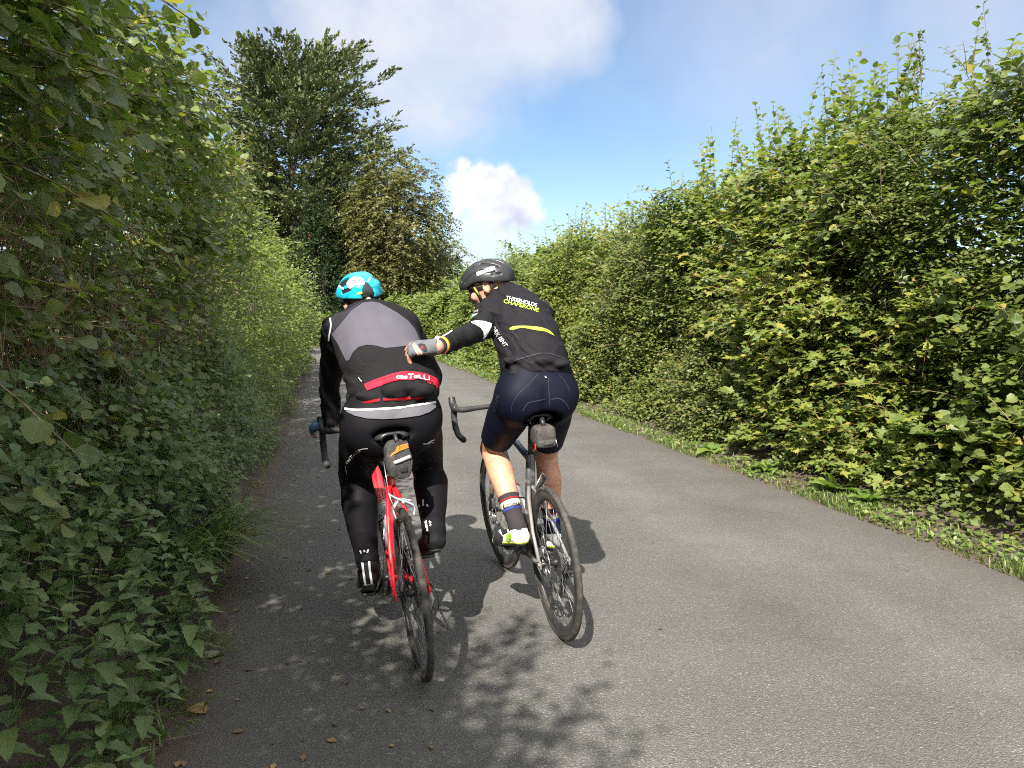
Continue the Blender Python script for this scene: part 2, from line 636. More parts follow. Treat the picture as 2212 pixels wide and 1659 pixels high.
    stm = MB().tube([stem0, clampc], [.017, .016], 12).tube([HT, HT - hd * .035], .018, 12).tube([clampc + V3(-.022, 0, 0), clampc + V3(.022, 0, 0)], .020, 14)
    stm.v = [stf(p) for p in stm.v]
    stm.build('stem', sp['stemm'], root)
    bar = MB()
    half = []
    for sx in (-1, 1):
        pth = bez([clampc + V3(sx * .02, 0, 0), clampc + V3(sx * .12, .002, 0), clampc + V3(sx * (hw - .03), .004, 0), (sx * (hw - .004), hy - .045, hz - .060), (sx * hw, hy - .005, hz - .066),
                   (sx * (hw + .003), hy + .012, hz - .10), (sx * (hw + .006), hy - .008, hz - .155), (sx * (hw + .010), hy - .06, hz - .190),
                   (sx * (hw + .012), hy - .135, hz - .20), (sx * (hw + .012), hy - .17, hz - .204)], 5)
        n = len(pth)
        half.append(pth)
        bar.tube(pth, [.0135 if i < 6 else .0158 for i in range(n)], 12)
    bar.v = [stf(p) for p in bar.v]
    bo = bar.build('handlebar', M_tape, root)
    for pth in half:
        L_ = [pth[i] for i in range(24, len(pth))]
        rr = [.0168 if i % 2 else .0150 for i in range(len(L_))]
        e = L_[-1]
        d = (L_[-1] - L_[-2]).normalized()
        tp = MB().tube(L_ + [e + d * .001, e + d * .007], rr + [.0165, .0160], 12)
        tp.v = [stf(p) for p in tp.v]
        tp.build('tape_wrap', M_tape, bo)
    for sx in (-1, 1):
        h = MB().tube(bez([(sx * hw, hy - .035, hz - .060), (sx * hw, hy, hz - .054), (sx * (hw - .001), hy + .030, hz - .045), (sx * (hw - .003), hy + .050, hz - .02), (sx * (hw - .004), hy + .056, hz)], 4),
                      [.017] * 2 + [.0185] * 5 + [.018] * 5 + [.0165] * 4 + [.011], 12, flat=(.95, 1.15), up=(1, 0, 0))
        h.v = [stf(p) for p in h.v]
        ho = h.build('brake_hood', M_black, root)
        l = MB().tube(bez([(sx * hw, hy + .038, hz - .055), (sx * (hw + .004), hy + .052, hz - .09), (sx * (hw + .008), hy + .040, hz - .14), (sx * (hw + .012), hy + .018, hz - .178)], 5),
                      [.011] * 4 + [.0105] * 11 + [.008], 8, flat=(1.0, .5), up=(1, 0, 0))
        l.v = [stf(p) for p in l.v]
        l.build('brake_lever', M_dark, ho)
    # drivetrain
    cx_ = .043
    ring = MB()
    for rr, xx in ((.101, cx_ + .004), (.069, cx_ - .004)):
        ring.ring((xx, BB.y, BB.z), (1, 0, 0), [(-.0015, rr), (.0015, rr), (.0015, rr - .013), (-.0015, rr - .013)], 60)
        for kk in range(44):
            a = 2 * math.pi * kk / 44
            ring.box((xx, BB.y + (rr + .001) * math.cos(a), BB.z + (rr + .001) * math.sin(a)), (.0022, .006, .006), Matrix.Rotation(a, 3, 'X'))
    for kk in range(4):
        a = kk * math.pi / 2 + .5
        ring.tube([(cx_, BB.y, BB.z), (cx_, BB.y + .09 * math.cos(a), BB.z + .09 * math.sin(a))], [.013, .008], 8, flat=(1, .5))
    ring.build('chainring', M_dark, root, smooth=False)
    cas = MB()
    for i in range(11):
        cas.disc((.014 + i * .0034, 0, WR), (1, 0, 0), .058 - i * .0031, .0017, teeth=28 - i)
    cas.build('cassette', M_chain, root, smooth=False)
    py_, pz_ = sp['crank']
    for sx in (-1, 1):
        e = V3(sx * .075, BB.y + sx * py_ * -1, BB.z + sx * pz_ * -1)
        cr = MB().tube([BB + V3(sx * .055, 0, 0), e], [.0155, .0125], 10, flat=(1, .62), up=(1, 0, 0)).tube([BB + V3(sx * .02, 0, 0), BB + V3(sx * .064, 0, 0)], .014, 12)
        co = cr.build('crank', M_dark, root)
        pd = MB().tube([e, e + V3(sx * .06, 0, 0)], .0075, 8)
        pd.box(e + V3(sx * .045, 0, 0), (.055, .075, .016), Matrix.Rotation(R_(-12 if sx < 0 else -20), 3, 'X'), bev=.004)
        pd.build('pedal', M_black, co)
    ch = MB()
    j1, j2 = V3(cx_ + .004, .02, WR - .085), V3(cx_ - .004, .045, WR - .165)
    topr = [V3(cx_ - .006, -.005, WR + .046), V3(cx_ + .003, BB.y - .01, BB.z + .1015)]
    lowr = [j2 + V3(0, .008, -.016), V3(cx_ + .003, BB.y - .01, BB.z - .1015)]

    def chainrun(a, b):
        n = int((b - a).length / .0127)
        d = (b - a).normalized()
        for i in range(n):
            q = a + d * (i * .0127 + .006)
            ch.box(q, (.0066 if i % 2 else .0045, .0105, .0085), Matrix.Rotation(math.atan2(d.z, d.y), 3, 'X'))
    chainrun(*topr)
    chainrun(*lowr)
    chainrun(V3(cx_ - .006, .0, WR - .046), j1 + V3(0, .013, 0))
    chainrun(j1 + V3(-.002, -.012, 0), j2 + V3(0, -.013, 0))
    for kk in range(26):
        a = -math.pi / 2 + math.pi * kk / 25
        ch.box((cx_ + .003, BB.y + .1015 * math.cos(a), BB.z + .1015 * math.sin(a)), (.006 if kk % 2 else .004, .0105, .0085), Matrix.Rotation(a + math.pi / 2, 3, 'X'))
    for kk in range(12):
        a = math.pi / 2 + math.pi * kk / 11
        ch.box((cx_ - .007, .046 * math.cos(a), WR + .046 * math.sin(a)), (.006 if kk % 2 else .004, .0105, .0085), Matrix.Rotation(a + math.pi / 2, 3, 'X'))
    ch.build('chain', M_chain, root, smooth=False)
    der = MB()
    der.tube([(.066, -.004, WR - .01), (.074, .0, WR - .04), (.062, .012, WR - .075), j1], [.009, .012, .012, .010], 8)
    for xx in (-.007, .007):
        der.tube([j1 + V3(xx, 0, 0), j2 + V3(xx, 0, 0)], [.010, .008], 8, flat=(.25, 1), up=(1, 0, 0))
    for j in (j1, j2):
        der.disc(j, (1, 0, 0), .016, .006, teeth=11)
    do = der.build('rear_derailleur', sp['derm'], root, sharp=50)
    cb = MB().tube(bez([(.066, .05, WR + .008), (.075, -.01, WR + .02), (.088, -.06, WR - .01), (.085, -.06, WR - .06), (.07, -.01, WR - .07)], 6), .0023, 6)
    cb.build('shift_cable', M_black, do)
    fd = MB()
    for xx in (-.010, .012):
        fd.tube(bez([(cx_ + xx, BB.y - .06, BB.z + .085), (cx_ + xx, BB.y - .02, BB.z + .112), (cx_ + xx, BB.y + .03, BB.z + .112)], 4), .010, 6, flat=(.15, 1), up=(1, 0, 0))
    fd.tube([(.015, BB.y - .03, BB.z + .12), (cx_, BB.y - .02, BB.z + .118)], .008, 8)
    fd.build('front_derailleur', M_dark, root)
    cg = MB()
    fdn = (HB - BB).normalized()
    up = V3(1, 0, 0).cross(fdn)
    if up.z < 0:
        up = -up
    b0 = BB + fdn * .15 + up * .066
    for q in (b0 - fdn * .012, b0 + fdn * .09):
        pts = [q + (V3(1, 0, 0) * math.cos(a) + up * math.sin(a)) * .039 for a in np.linspace(-2.6, -.55 + 2 * math.pi - .5, 14)]
        cg.tube(pts, .003, 6)
    for sx in (-1, 1):
        cg.tube([b0 - fdn * .012 + V3(sx * .03, 0, 0) + up * .02, b0 + fdn * .09 + V3(sx * .034, 0, 0) + up * .01], .003, 6)
    cg.tube([b0 - up * .036 - fdn * .01, b0 - up * .036 + fdn * .1], .006, 6)
    cg.build('bottle_cage', M_black, root)
    root['_'] = 0
    del root['_']
    return dict(root=root, frame=frame, BB=BB, st=st, seat=seat_c, HT=HT, HB=HB, b0=b0, fdn=fdn, top=top, jn=jn, stf=stf,
                M=Matrix.Translation((sp['x'], sp['y'], 0)) @ Matrix.Rotation(R_(-sp['head']), 4, 'Z') @ Matrix.Rotation(R_(-sp['lean']), 4, 'Y'))


B1 = dict(x=.337, y=2.935, head=-4.0, lean=5.6, label='red road bicycle with grey brake caliper ridden by the teal-helmeted rider', saddle=V3(0, .185, .962), st=.50, hty=.845, htz=.80, htl=.13,
          wb=.99, steer=1.5, paint=M_red, alt=M_black, aero=1.0, toptube=M_black, stay=.46, stays=M_red, cstays=M_red, forkm=M_red, rim=.026, track=True, disc=False, hz=.945, hy=.945,
          hw=.213, stemm=M_black, crank=(.135, -.105), derm=M_silver)
# crank: (y, z) of the left pedal from the bottom bracket
B2 = dict(x=.975, y=3.165, head=-1.6, lean=4.3, label='mud-splashed black road bicycle with disc brakes ridden by the black-helmeted rider', saddle=V3(0, .185, .985), st=.53, hty=.865, htz=.86, htl=.15,
          wb=.995, steer=4.0, paint=M_carb, alt=M_carb, aero=1.15, toptube=M_blue, stay=.36, stays=M_carbg, cstays=M_carb, forkm=M_carb, rim=.042, track=False, disc=True, hz=.998, hy=.955,
          hw=.208, stemm=M_black, crank=(-.150, .075), derm=M_dark)
bk1, bk2 = build_bike(B1), build_bike(B2)

# bike 1: rim brake, lights, frame graphics
r1 = bk1['root']
br = MB()
bp = V3(0, -.005, .690)
br.tube(bez([bp + V3(-.034, -.03, -.045), bp + V3(-.040, -.02, -.01), bp + V3(-.018, -.012, .018), bp + V3(.004, -.01, .022), bp + V3(.034, -.01, .012)], 5), [.0055] * 6 + [.008] * 10 + [.005] * 5, 8)
br.tube(bez([bp + V3(.034, -.03, -.045), bp + V3(.040, -.02, -.01), bp + V3(.016, -.018, .010), bp + V3(-.020, -.018, .030), bp + V3(-.050, -.016, .052)], 5), [.0055] * 6 + [.0075] * 9 + [.005] * 6, 8)
br.tube([bp + V3(0, .04, .012), bp + V3(0, -.03, .012)], .007, 10)
br.tube([bp + V3(-.05, -.016, .058), bp + V3(-.036, -.028, -.01)], .0022, 6)
bro = br.build('rear_brake_caliper', M_silver, r1)
for sx in (-1, 1):
    MB().box(bp + V3(sx * .020, -.022, -.052), (.010, .045, .012), bev=.003).build('brake_pad', M_black, bro)
MB().tube([bp + V3(-.05, -.016, .058), bp + V3(-.045, .06, .16), bp + V3(-.02, .17, .19)], .0022, 6).build('brake_cable', M_steel, bro)
lt = bk1['seat'] + bk1['st'] * .055
MB().box(lt + V3(.030, -.040, .004), (.036, .030, .052), bev=.006).tube([lt + V3(0, -.01, 0), lt + V3(.02, -.03, 0)], .010, 8).build('rear_light', M_black, r1)
MB().box(lt + V3(-.012, -.036, -.012), (.026, .028, .060), bev=.005).tube([lt + V3(0, 0, 0), lt + V3(-.008, -.03, 0)], .010, 8).build('light_mount', M_bag, r1)
fr = bk1['frame']
for i, (t0, t1, m_) in enumerate(((.50, .53, M_white), (.62, .66, M_black), (.72, .75, M_white), (.80, .86, M_black))):
    a_, b_ = bk1['BB'].lerp(bk1['HB'], t0), bk1['BB'].lerp(bk1['HB'], t1)
    MB().tube([a_, b_], .0283, 14, flat=(.85, 1.25), up=(1, 0, 0)).build('paint_band', m_, fr)
tv, tf = text_mesh('co', .06, .25, 1, .002)
a_ = bk1['BB'].lerp(bk1['HB'], .30)
up_ = V3(1, 0, 0).cross(bk1['fdn'])
up_ = up_ if up_.z > 0 else -up_
for sx in (-1,):
    o = add('lettering', [a_ + bk1['fdn'] * (-p[0]) + V3(sx * .0245, 0, 0) + up_ * p[1] * .9 for p in tv], tf, M_white, fr, False)

# bike 2: number plate on the seat stay, disc caliper
r2 = bk2['root']
q = bk2['jn'] + V3(.030, -.075, .02)
rot = Matrix.Rotation(R_(-38), 3, 'Z') @ Matrix.Rotation(R_(-35), 3, 'X') @ Matrix.Rotation(R_(18), 3, 'Y')
pl = MB().box(q, (.004, .062, .085), rot).build('number_plate', M_bag, r2)
e = MB()
for a, b in (((-.031, -.0425), (.031, -.0425)), ((.031, -.0425), (.031, .0425)), ((.031, .0425), (-.031, .0425)), ((-.031, .0425), (-.031, -.0425))):
    e.tube([Vector(q) + rot @ V3(0, *a), Vector(q) + rot @ V3(0, *b)], .0032, 6)
e.build('plate_rim', M_silver, pl)
MB().tube([bk2['jn'] + V3(.02, -.02, -.02), q - V3(0, .0, .02)], .004, 6).build('plate_bracket', M_dark, pl)
MB().box((-.052, .05, WR + .03), (.022, .055, .03), Matrix.Rotation(.5, 3, 'X'), bev=.006).build('disc_caliper', M_dark, r2)
o = MB().box(stf2 := bk2['stf']((-.047, B2['wb'] - .055, WR + .05)), (.022, .03, .06), Matrix.Rotation(-.25, 3, 'X'), bev=.006).build('disc_caliper', M_dark, r2)


def place(o, M):
    o.matrix_world = M


def bottle(name_label, bk, centre, axis, L, r, m_, capm, logo=None):
    M = bk['M']
    base = M @ Vector(centre)
    o = empty('water_bottle', base, name_label, 'bottle')
    q = axis.to_track_quat('Z', 'Y').to_matrix().to_4x4()
    Mr = M.to_3x3().to_4x4() @ q
    o.rotation_euler = Mr.to_euler()
    prof = [(0, .001), (0, r * .92), (.006, r), (L * .5, r), (L * .56, r * .93), (L * .62, r * .93), (L * .68, r), (L * .86, r * .97), (L * .92, r * .8)]
    b = MB().ring((0, 0, 0), (0, 0, 1), prof, 28, closed=False)
    bo_ = b.build('bottle_body', m_, o)
    MB().ring((0, 0, 0), (0, 0, 1), [(L * .915, r * .84), (L * .98, r * .82), (L * 1.0, r * .5), (L * 1.03, .011), (L * 1.1, .010), (L * 1.11, .001)], 24, closed=False).build('bottle_cap', capm, o)
    return o


bottle('milky squeeze bottle in the cage on the red bicycle frame', bk1, bk1['b0'], bk1['fdn'], .19, .0365, M_bottle, M_bottle)
stn = bk1['st']
bottle('smoky grey squeeze bottle low on the seat tube of the red bicycle', bk1, bk1['BB'] + stn * .12 + V3(0, .055, 0), stn, .175, .036, M_bottle2, M_bottle2)
bottle('clear squeeze bottle in the cage on the black bicycle frame', bk2, bk2['b0'], bk2['fdn'], .19, .0365, M_bottle, M_redp)


def loft(secs, n=20, p=2.6):
    """closed solid through sections (centre, half width x, half height z) lying in x-z, superellipse"""
    mb = MB()
    vs_ = []
    for c, a, b in secs:
        for j in range(n):
            t = 2 * math.pi * j / n
            ct, s_ = math.cos(t), math.sin(t)
            vs_.append((c[0] + a * math.copysign(abs(ct) ** (2 / p), ct), c[1], c[2] + b * math.copysign(abs(s_) ** (2 / p), s_)))
    fs = []
    for i in range(len(secs) - 1):
        for j in range(n):
            k = (j + 1) % n
            fs.append([i * n + j, i * n + k, (i + 1) * n + k, (i + 1) * n + j])
    fs.append(list(range(n))[::-1])
    fs.append([(len(secs) - 1) * n + j for j in range(n)])
    return mb.put(vs_, fs)


def sbag(bk, label, build):
    o = empty('saddle_bag', (0, 0, 0), label, 'bag')
    o.matrix_world = bk['M'] @ Matrix.Translation(bk['_bag'])
    build(o)
    return o


# bag under the red bicycle's saddle: rounded wedge, orange barred top patch, reflective strip
bk1['_bag'] = V3(.006, .03, .862)


def bag1(o):
    b = loft([((0, -.045, -.004), .038, .060), ((0, -.038, -.004), .047, .070), ((0, .0, 0), .049, .072), ((0, .07, .012), .042, .058), ((0, .12, .02), .034, .050), ((0, .125, .02), .025, .04)], 28, 3)
    b.build('bag_body', M_bagd, o)
    loft([((-.026, -.0475, -.010), .015, .047), ((-.026, -.040, -.010), .020, .054), ((-.028, .01, -.008), .021, .054)], 20, 3).build('side_panel', M_bag, o)
    MB().tube([V3(.047 * math.cos(a), -.041, -.004 + .070 * math.sin(a)) for a in np.linspace(0, 2 * math.pi, 30)], .0028, 6).build('piping', M_bag, o)
    s = MB().box((.010, -.050, .004), (.066, .003, .013), Matrix.Rotation(R_(-14), 3, 'Y'))
    s.build('reflective_strip', M_refl, o)
    pt = MB().put([(-.036, -.0485, .030), (.004, -.052, .052), (.004, -.053, .078), (-.026, -.0485, .064)], [[0, 1, 2, 3]])
    pt.put([(.004, -.052, .052), (.042, -.046, .056), (.036, -.046, .074), (.004, -.053, .078)], [[0, 1, 2, 3]])
    pt.build('top_patch', M_bagd, o, False)
    for sx, pts in ((-1, [(-.034, .022), (.004, .040), (.004, .062), (-.022, .048)]), (1, [(.006, .040), (.040, .046), (.037, .064), (.006, .062)])):
        (a0, b0_), (a1, b1_), (a2, b2_), (a3, b3_) = pts
        for k in range(4):
            t0, t1 = k / 4 + .03, k / 4 + .20
            L = lambda t, s: (a0 + (a3 - a0) * t + ((a1 - a0) + ((a2 - a3) - (a1 - a0)) * t) * s, -.0545 + .008 * (abs(a0 + (a1 - a0) * s) / .04), b0_ + (b3_ - b0_) * t + ((b1_ - b0_) + ((b2_ - b3_) - (b1_ - b0_)) * t) * s)
            MB().put([L(t0, 0), L(t0, 1), L(t1, 1), L(t1, 0)], [[0, 1, 2, 3]]).build('orange_bar', M_orange, o, False)
    MB().box((.012, -.0505, -.032), (.028, .003, .022), bev=.001).build('light_tab', M_black, o)
    MB().tube([(.0, -.03, .07), (.0, .0, .10)], .008, 6).build('saddle_strap', M_black, o)


sbag(bk1, 'rounded grey saddle bag with orange barred patch and reflective strip', bag1)
bk2['_bag'] = V3(-.004, .025, .898)


def bag2(o):
    loft([((0, -.052, 0), .036, .036), ((0, -.046, 0), .044, .044), ((0, .0, 0), .047, .047), ((0, .07, .006), .040, .040), ((0, .10, .01), .030, .032)], 28, 4.5).build('bag_body', M_bag, o)
    loft([((0, -.058, -.030), .034, .013), ((0, -.050, -.030), .042, .018), ((0, -.02, -.030), .045, .02)], 24, 4).build('lower_pocket', M_bag, o)
    MB().tube([(-.044, -.048, -.012), (.044, -.048, -.012)], .0022, 6).tube([(-.044, -.05, .028), (.044, -.05, .028)], .002, 6).build('zip', M_bagd, o)
    MB().box((.004, -.0605, -.030), (.042, .002, .012)).build('logo_patch', M_bagd, o)
    MB().box((-.047, -.030, -.042), (.004, .013, .026), bev=.001).build('red_tag', M_redp, o)
    MB().tube([(.042, -.045, -.012), (.046, -.055, -.05)], .002, 5).build('zip_pull', M_steel, o)
    MB().tube([(0, -.02, .04), (0, .0, .075)], .012, 6).build('saddle_strap', M_black, o)


sbag(bk2, 'boxy dusty grey saddle bag with small red tag', bag2)
# ------------------------------------------------------------------ bodies: distance fields turned into one skin
A3 = lambda *a: np.array(a, float)


def nrm(v):
    v = np.asarray(v, float)
    return v / np.linalg.norm(v)


def smin(a, b, k):
    h = np.clip(.5 + .5 * (b - a) / k, 0, 1)
    return b * (1 - h) + a * h - k * h * (1 - h)


def smax(a, b, k):
    return -smin(-a, -b, k)


def lim(P, pts, pad, fn):
    """evaluate fn only near the box round pts; elsewhere the distance to that box"""
    pts = np.asarray(pts)
    lo, hi = (pts.min(0) - pad).astype(np.float32), (pts.max(0) + pad).astype(np.float32)
    o = P - np.clip(P, lo, hi)
    q = np.sqrt(np.einsum('ij,ij->i', o, o))
    m = q < .075
    out = q + .03
    if m.any():
        out[m] = fn(P[m])
    return out


def chain(P, pts, rs):
    return lim(P, pts, max(rs), lambda Q: chain_(Q, pts, rs))


def chain_(P, pts, rs):
    d = None
    pts = [np.asarray(q, np.float32) for q in pts]
    for i in range(len(pts) - 1):
        a, b = pts[i], pts[i + 1]
        ab = b - a
        t = np.clip(((P - a) @ ab) / (ab @ ab), 0, 1)
        q = P - a - t[:, None] * ab
        q = np.sqrt(np.einsum('ij,ij->i', q, q)) - (np.float32(rs[i]) + np.float32(rs[i + 1] - rs[i]) * t)
        d = q if d is None else np.minimum(d, q)
    return d


def ell(P, c, r, F=None):
    """ellipsoid; F rows = its own axes"""
    q = P - np.asarray(c, np.float32)
    if F is not None:
        q = q @ np.asarray(F, np.float32).T
    q = q / np.asarray(r, np.float32)
    k0 = np.sqrt(np.einsum('ij,ij->i', q, q)) + np.float32(1e-9)
    q = q / np.asarray(r, np.float32)
    return k0 * (k0 - 1) / (np.sqrt(np.einsum('ij,ij->i', q, q)) + np.float32(1e-9))


def spline(X, n):
    X = np.asarray(X, float)
    Y = np.vstack([2 * X[0] - X[1], X, 2 * X[-1] - X[-2]])
    out = []
    for i in range(1, len(Y) - 2):
        for k in range(n):
            t = k / n
            a, b, c, d = Y[i - 1:i + 3]
            out.append(.5 * (2 * b + (c - a) * t + (2 * a - 5 * b + 4 * c - d) * t * t + (3 * b - a - 3 * c + d) * t ** 3))
    out.append(X[-1])
    return np.array(out)


class Trunk:
    """oval tube: stations (centre, half width, half depth), one right-vector per station"""
    def __init__(s, cen, a, b, right, n=2):
        s.c = spline(cen, n)
        s.a = spline(np.array(a)[:, None], n)[:, 0]
        s.b = spline(np.array(b)[:, None], n)[:, 0]
        s.r = spline(right, n)

    def __call__(s, P):
        return lim(P, s.c, max(s.a), s.ev)

    def ev(s, P):
        best = None
        f4 = np.float32
        for i in range(len(s.c) - 1):
            a, b = s.c[i], s.c[i + 1]
            ab = b - a
            L = math.sqrt(ab @ ab)
            ax = ab / L
            rt = nrm(s.r[i] - ax * (s.r[i] @ ax))
            dn = np.cross(rt, ax)
            q = (P - a.astype(f4)) @ np.stack([rt, dn, ax], 1).astype(f4)
            tc = np.clip(q[:, 2] / f4(L), 0, 1)
            w_ = q[:, 2] - tc * f4(L)
            A = f4(s.a[i]) + f4(s.a[i + 1] - s.a[i]) * tc
            B = f4(s.b[i]) + f4(s.b[i + 1] - s.b[i]) * tc
            u, v, w_ = q[:, 0] / A, q[:, 1] / B, w_ / B
            k0 = np.sqrt(u * u + v * v + w_ * w_) + f4(1e-9)
            u /= A
            v /= B
            w_ /= B
            d = k0 * (k0 - 1) / (np.sqrt(u * u + v * v + w_ * w_) + f4(1e-9))
            best = d if best is None else np.minimum(best, d)
        return best


def fold(P, k, amp, ph=0.0):
    """soft cloth creases with their crests along planes of normal k (radians per metre)"""
    k = np.asarray(k, float)
    n = np.linalg.norm(k)
    s_ = P @ k + 1.6 * np.sin(P[:, 0] * n * .31 + P[:, 2] * n * .23 + ph) + 1.1 * np.sin(P[:, 1] * n * .37 - P[:, 0] * n * .19 + 2 * ph)
    return amp * (np.sin(s_) * .65 + .35 * np.sin(1.9 * s_ + 1.3 * ph))


def snets(fn, lo, hi, h, B=4, proj=1):
    fn = (lambda g: (lambda P: g(np.asarray(P, np.float32))))(fn)
    lo, hi = np.asarray(lo, float), np.asarray(hi, float)
    nc = np.ceil((hi - lo) / (h * B)).astype(int)
    n = nc * B + 1
    g = [lo[i] + (np.arange(nc[i]) + .5) * B * h for i in range(3)]
    X = np.stack(np.meshgrid(*g, indexing='ij'), -1).reshape(-1, 3)
    dc = fn(X).reshape(nc)
    act = np.abs(dc) < h * B * 1.15
    D = np.ones(n, np.float32)
    up = dc
    for ax in range(3):
        up = np.repeat(up, B, ax)
        act = np.repeat(act, B, ax)
    up = np.pad(up, ((0, 1),) * 3, mode='edge')
    D[:] = up
    act = np.pad(act, ((0, 1),) * 3)
    for ax in range(3):
        act = act | np.roll(act, 1, ax)
    idx = np.argwhere(act)
    vals = np.empty(len(idx), np.float32)
    for s in range(0, len(idx), 400000):
        vals[s:s + 400000] = fn(lo + idx[s:s + 400000] * h)
    D[act] = vals
    D[np.abs(D) < 1e-7] = 1e-7
    S = D < 0
    m = n - 1

    def cs(A, o):
        return A[o[0]:o[0] + m[0], o[1]:o[1] + m[1], o[2]:o[2] + m[2]]
    cor = [(i, j, k) for i in (0, 1) for j in (0, 1) for k in (0, 1)]
    cnt = sum(cs(S, o).astype(np.int8) for o in cor)
    mixed = (cnt > 0) & (cnt < 8)
    ci = np.argwhere(mixed)
    vid = np.full(m, -1, np.int32)
    vid[mixed] = np.arange(len(ci))
    pos = np.zeros((len(ci), 3))
    num = np.zeros(len(ci))
    cv = {o: D[ci[:, 0] + o[0], ci[:, 1] + o[1], ci[:, 2] + o[2]].astype(float) for o in cor}
    for o in cor:
        for ax in range(3):
            if o[ax] == 0:
                p = list(o)
                p[ax] = 1
                p = tuple(p)
                a, b = cv[o], cv[p]
                x = (a < 0) != (b < 0)
                t = np.where(x, a / np.where(x, a - b, 1), 0)
                e = np.tile(np.array(o, float), (len(ci), 1))
                e[:, ax] += t
                pos += e * x[:, None]
                num += x
    v = lo + (ci + pos / num[:, None]) * h
    fs = []
    for ax in range(3):
        o1, o2 = [(1, 2), (2, 0), (0, 1)][ax]
        sl0 = [slice(1, -1)] * 3
        sl1 = [slice(1, -1)] * 3
        sl0[ax], sl1[ax] = slice(0, -1), slice(1, None)
        a, b = S[tuple(sl0)], S[tuple(sl1)]
        for flip, q in ((False, a & ~b), (True, ~a & b)):
            e = np.argwhere(q)
            e = e + 1
            e[:, ax] -= 1
            d1, d2 = np.zeros(3, int), np.zeros(3, int)
            d1[o1], d2[o2] = 1, 1
            qd = [vid[tuple((e - x).T)] for x in (d1 + d2, d2, np.zeros(3, int), d1)]
            qd = np.stack(qd if not flip else qd[::-1], 1)
            fs.append(qd)
    f = np.concatenate(fs)
    f = f[(f >= 0).all(1)]
    for _ in range(proj):
        e = h * .5
        d = fn(v)
        G = np.stack([fn(v + np.eye(3)[i] * e) - d for i in range(3)], 1)
        G /= np.maximum(np.linalg.norm(G, axis=1, keepdims=True), 1e-9)
        v = v - np.clip(d, -h, h)[:, None] * G * .8
    return v, f


def bbox(pts, pad):
    pts = np.asarray(pts)
    return pts.min(0) - pad, pts.max(0) + pad


def ik(a, b, l1, l2, pole):
    d = np.linalg.norm(b - a)
    d = min(d, (l1 + l2) * .998)
    u = nrm(b - a)
    x = (l1 ** 2 - l2 ** 2 + d * d) / (2 * d)
    hh = math.sqrt(max(l1 ** 2 - x * x, 0))
    p = np.asarray(pole, float)
    p = nrm(p - u * (p @ u))
    return a + u * x + p * hh


def bvh_of(v, f):
    return BVHTree.FromPolygons([tuple(p) for p in v], [tuple(map(int, q)) for q in f])


CAMP = Vector((0, 0, CAM_H))


def cast(bvh, px, py):
    d, _ = cam_dir(px, py)
    loc, n, i, dist = bvh.ray_cast(CAMP, d.normalized())
    return loc, n


def decal(name, pts2, faces, bvh, m_, parent, off, lift=.0018):
    """print laid on a garment: flat shape given as the picture shows it, laid onto the cloth"""
    out, ok, last = [], [], None
    for (x, y) in pts2:
        loc, n = cast(bvh, x, y)
        if loc is None:
            out.append(None)
            continue
        if n.dot(CAMP - loc) < 0:
            n = -n
        out.append(loc + n * lift)
    fs = [q for q in faces if all(out[i] is not None for i in q)]
    # drop faces that would bridge a fold to another surface
    fs = [q for q in fs if max((out[q[i]] - out[q[i - 1]]).length for i in range(len(q))) < .06]
    vs_ = [p if p is not None else Vector(off) for p in out]
    used = sorted({i for q in fs for i in q})
    if not used:
        return None
    mp = {j: i for i, j in enumerate(used)}
    return add(name, [vs_[i] for i in used], [[mp[i] for i in q] for q in fs], m_, parent, True, off)


def strip(top, bot, n=40, m=4):
    t, b = spline(top, 8), spline(bot, 8)

    def res(X):
        s = np.r_[0, np.cumsum(np.linalg.norm(np.diff(X, axis=0), axis=1))]
        q = np.linspace(0, s[-1], n)
        return np.stack([np.interp(q, s, X[:, k]) for k in range(2)], 1)
    t, b = res(t), res(b)
    pts = [tuple(t[i] + (b[i] - t[i]) * j / m) for i in range(n) for j in range(m + 1)]
    fs = [[i * (m + 1) + j, i * (m + 1) + j + 1, (i + 1) * (m + 1) + j + 1, (i + 1) * (m + 1) + j] for i in range(n - 1) for j in range(m)]
    return pts, fs


def line2(pts, w_, n=40):
    P = spline(pts, 6)
    d = np.gradient(P, axis=0)
    d /= np.linalg.norm(d, axis=1, keepdims=True) + 1e-9
    nn = np.stack([-d[:, 1], d[:, 0]], 1) * w_ / 2
    return strip(P + nn, P - nn, n, 1)


def poly2(pts, step=4.0):
    """fill a picture-space polygon with a fine grid clipped to it"""
    bm = bmesh.new()
    vs_ = [bm.verts.new((x, y, 0)) for x, y in pts]
    bm.faces.new(vs_)
    xs, ys = [p[0] for p in pts], [p[1] for p in pts]
    for k in np.arange(min(xs) + step * .37, max(xs), step):
        bmesh.ops.bisect_plane(bm, geom=bm.verts[:] + bm.edges[:] + bm.faces[:], plane_co=(k, 0, 0), plane_no=(1, 0, 0))
    for k in np.arange(min(ys) + step * .41, max(ys), step):
        bmesh.ops.bisect_plane(bm, geom=bm.verts[:] + bm.edges[:] + bm.faces[:], plane_co=(0, k, 0), plane_no=(0, 1, 0))
    bm.verts.index_update()
    r = [(v.co.x, v.co.y) for v in bm.verts], [[v.index for v in f.verts] for f in bm.faces]
    bm.free()
    return r


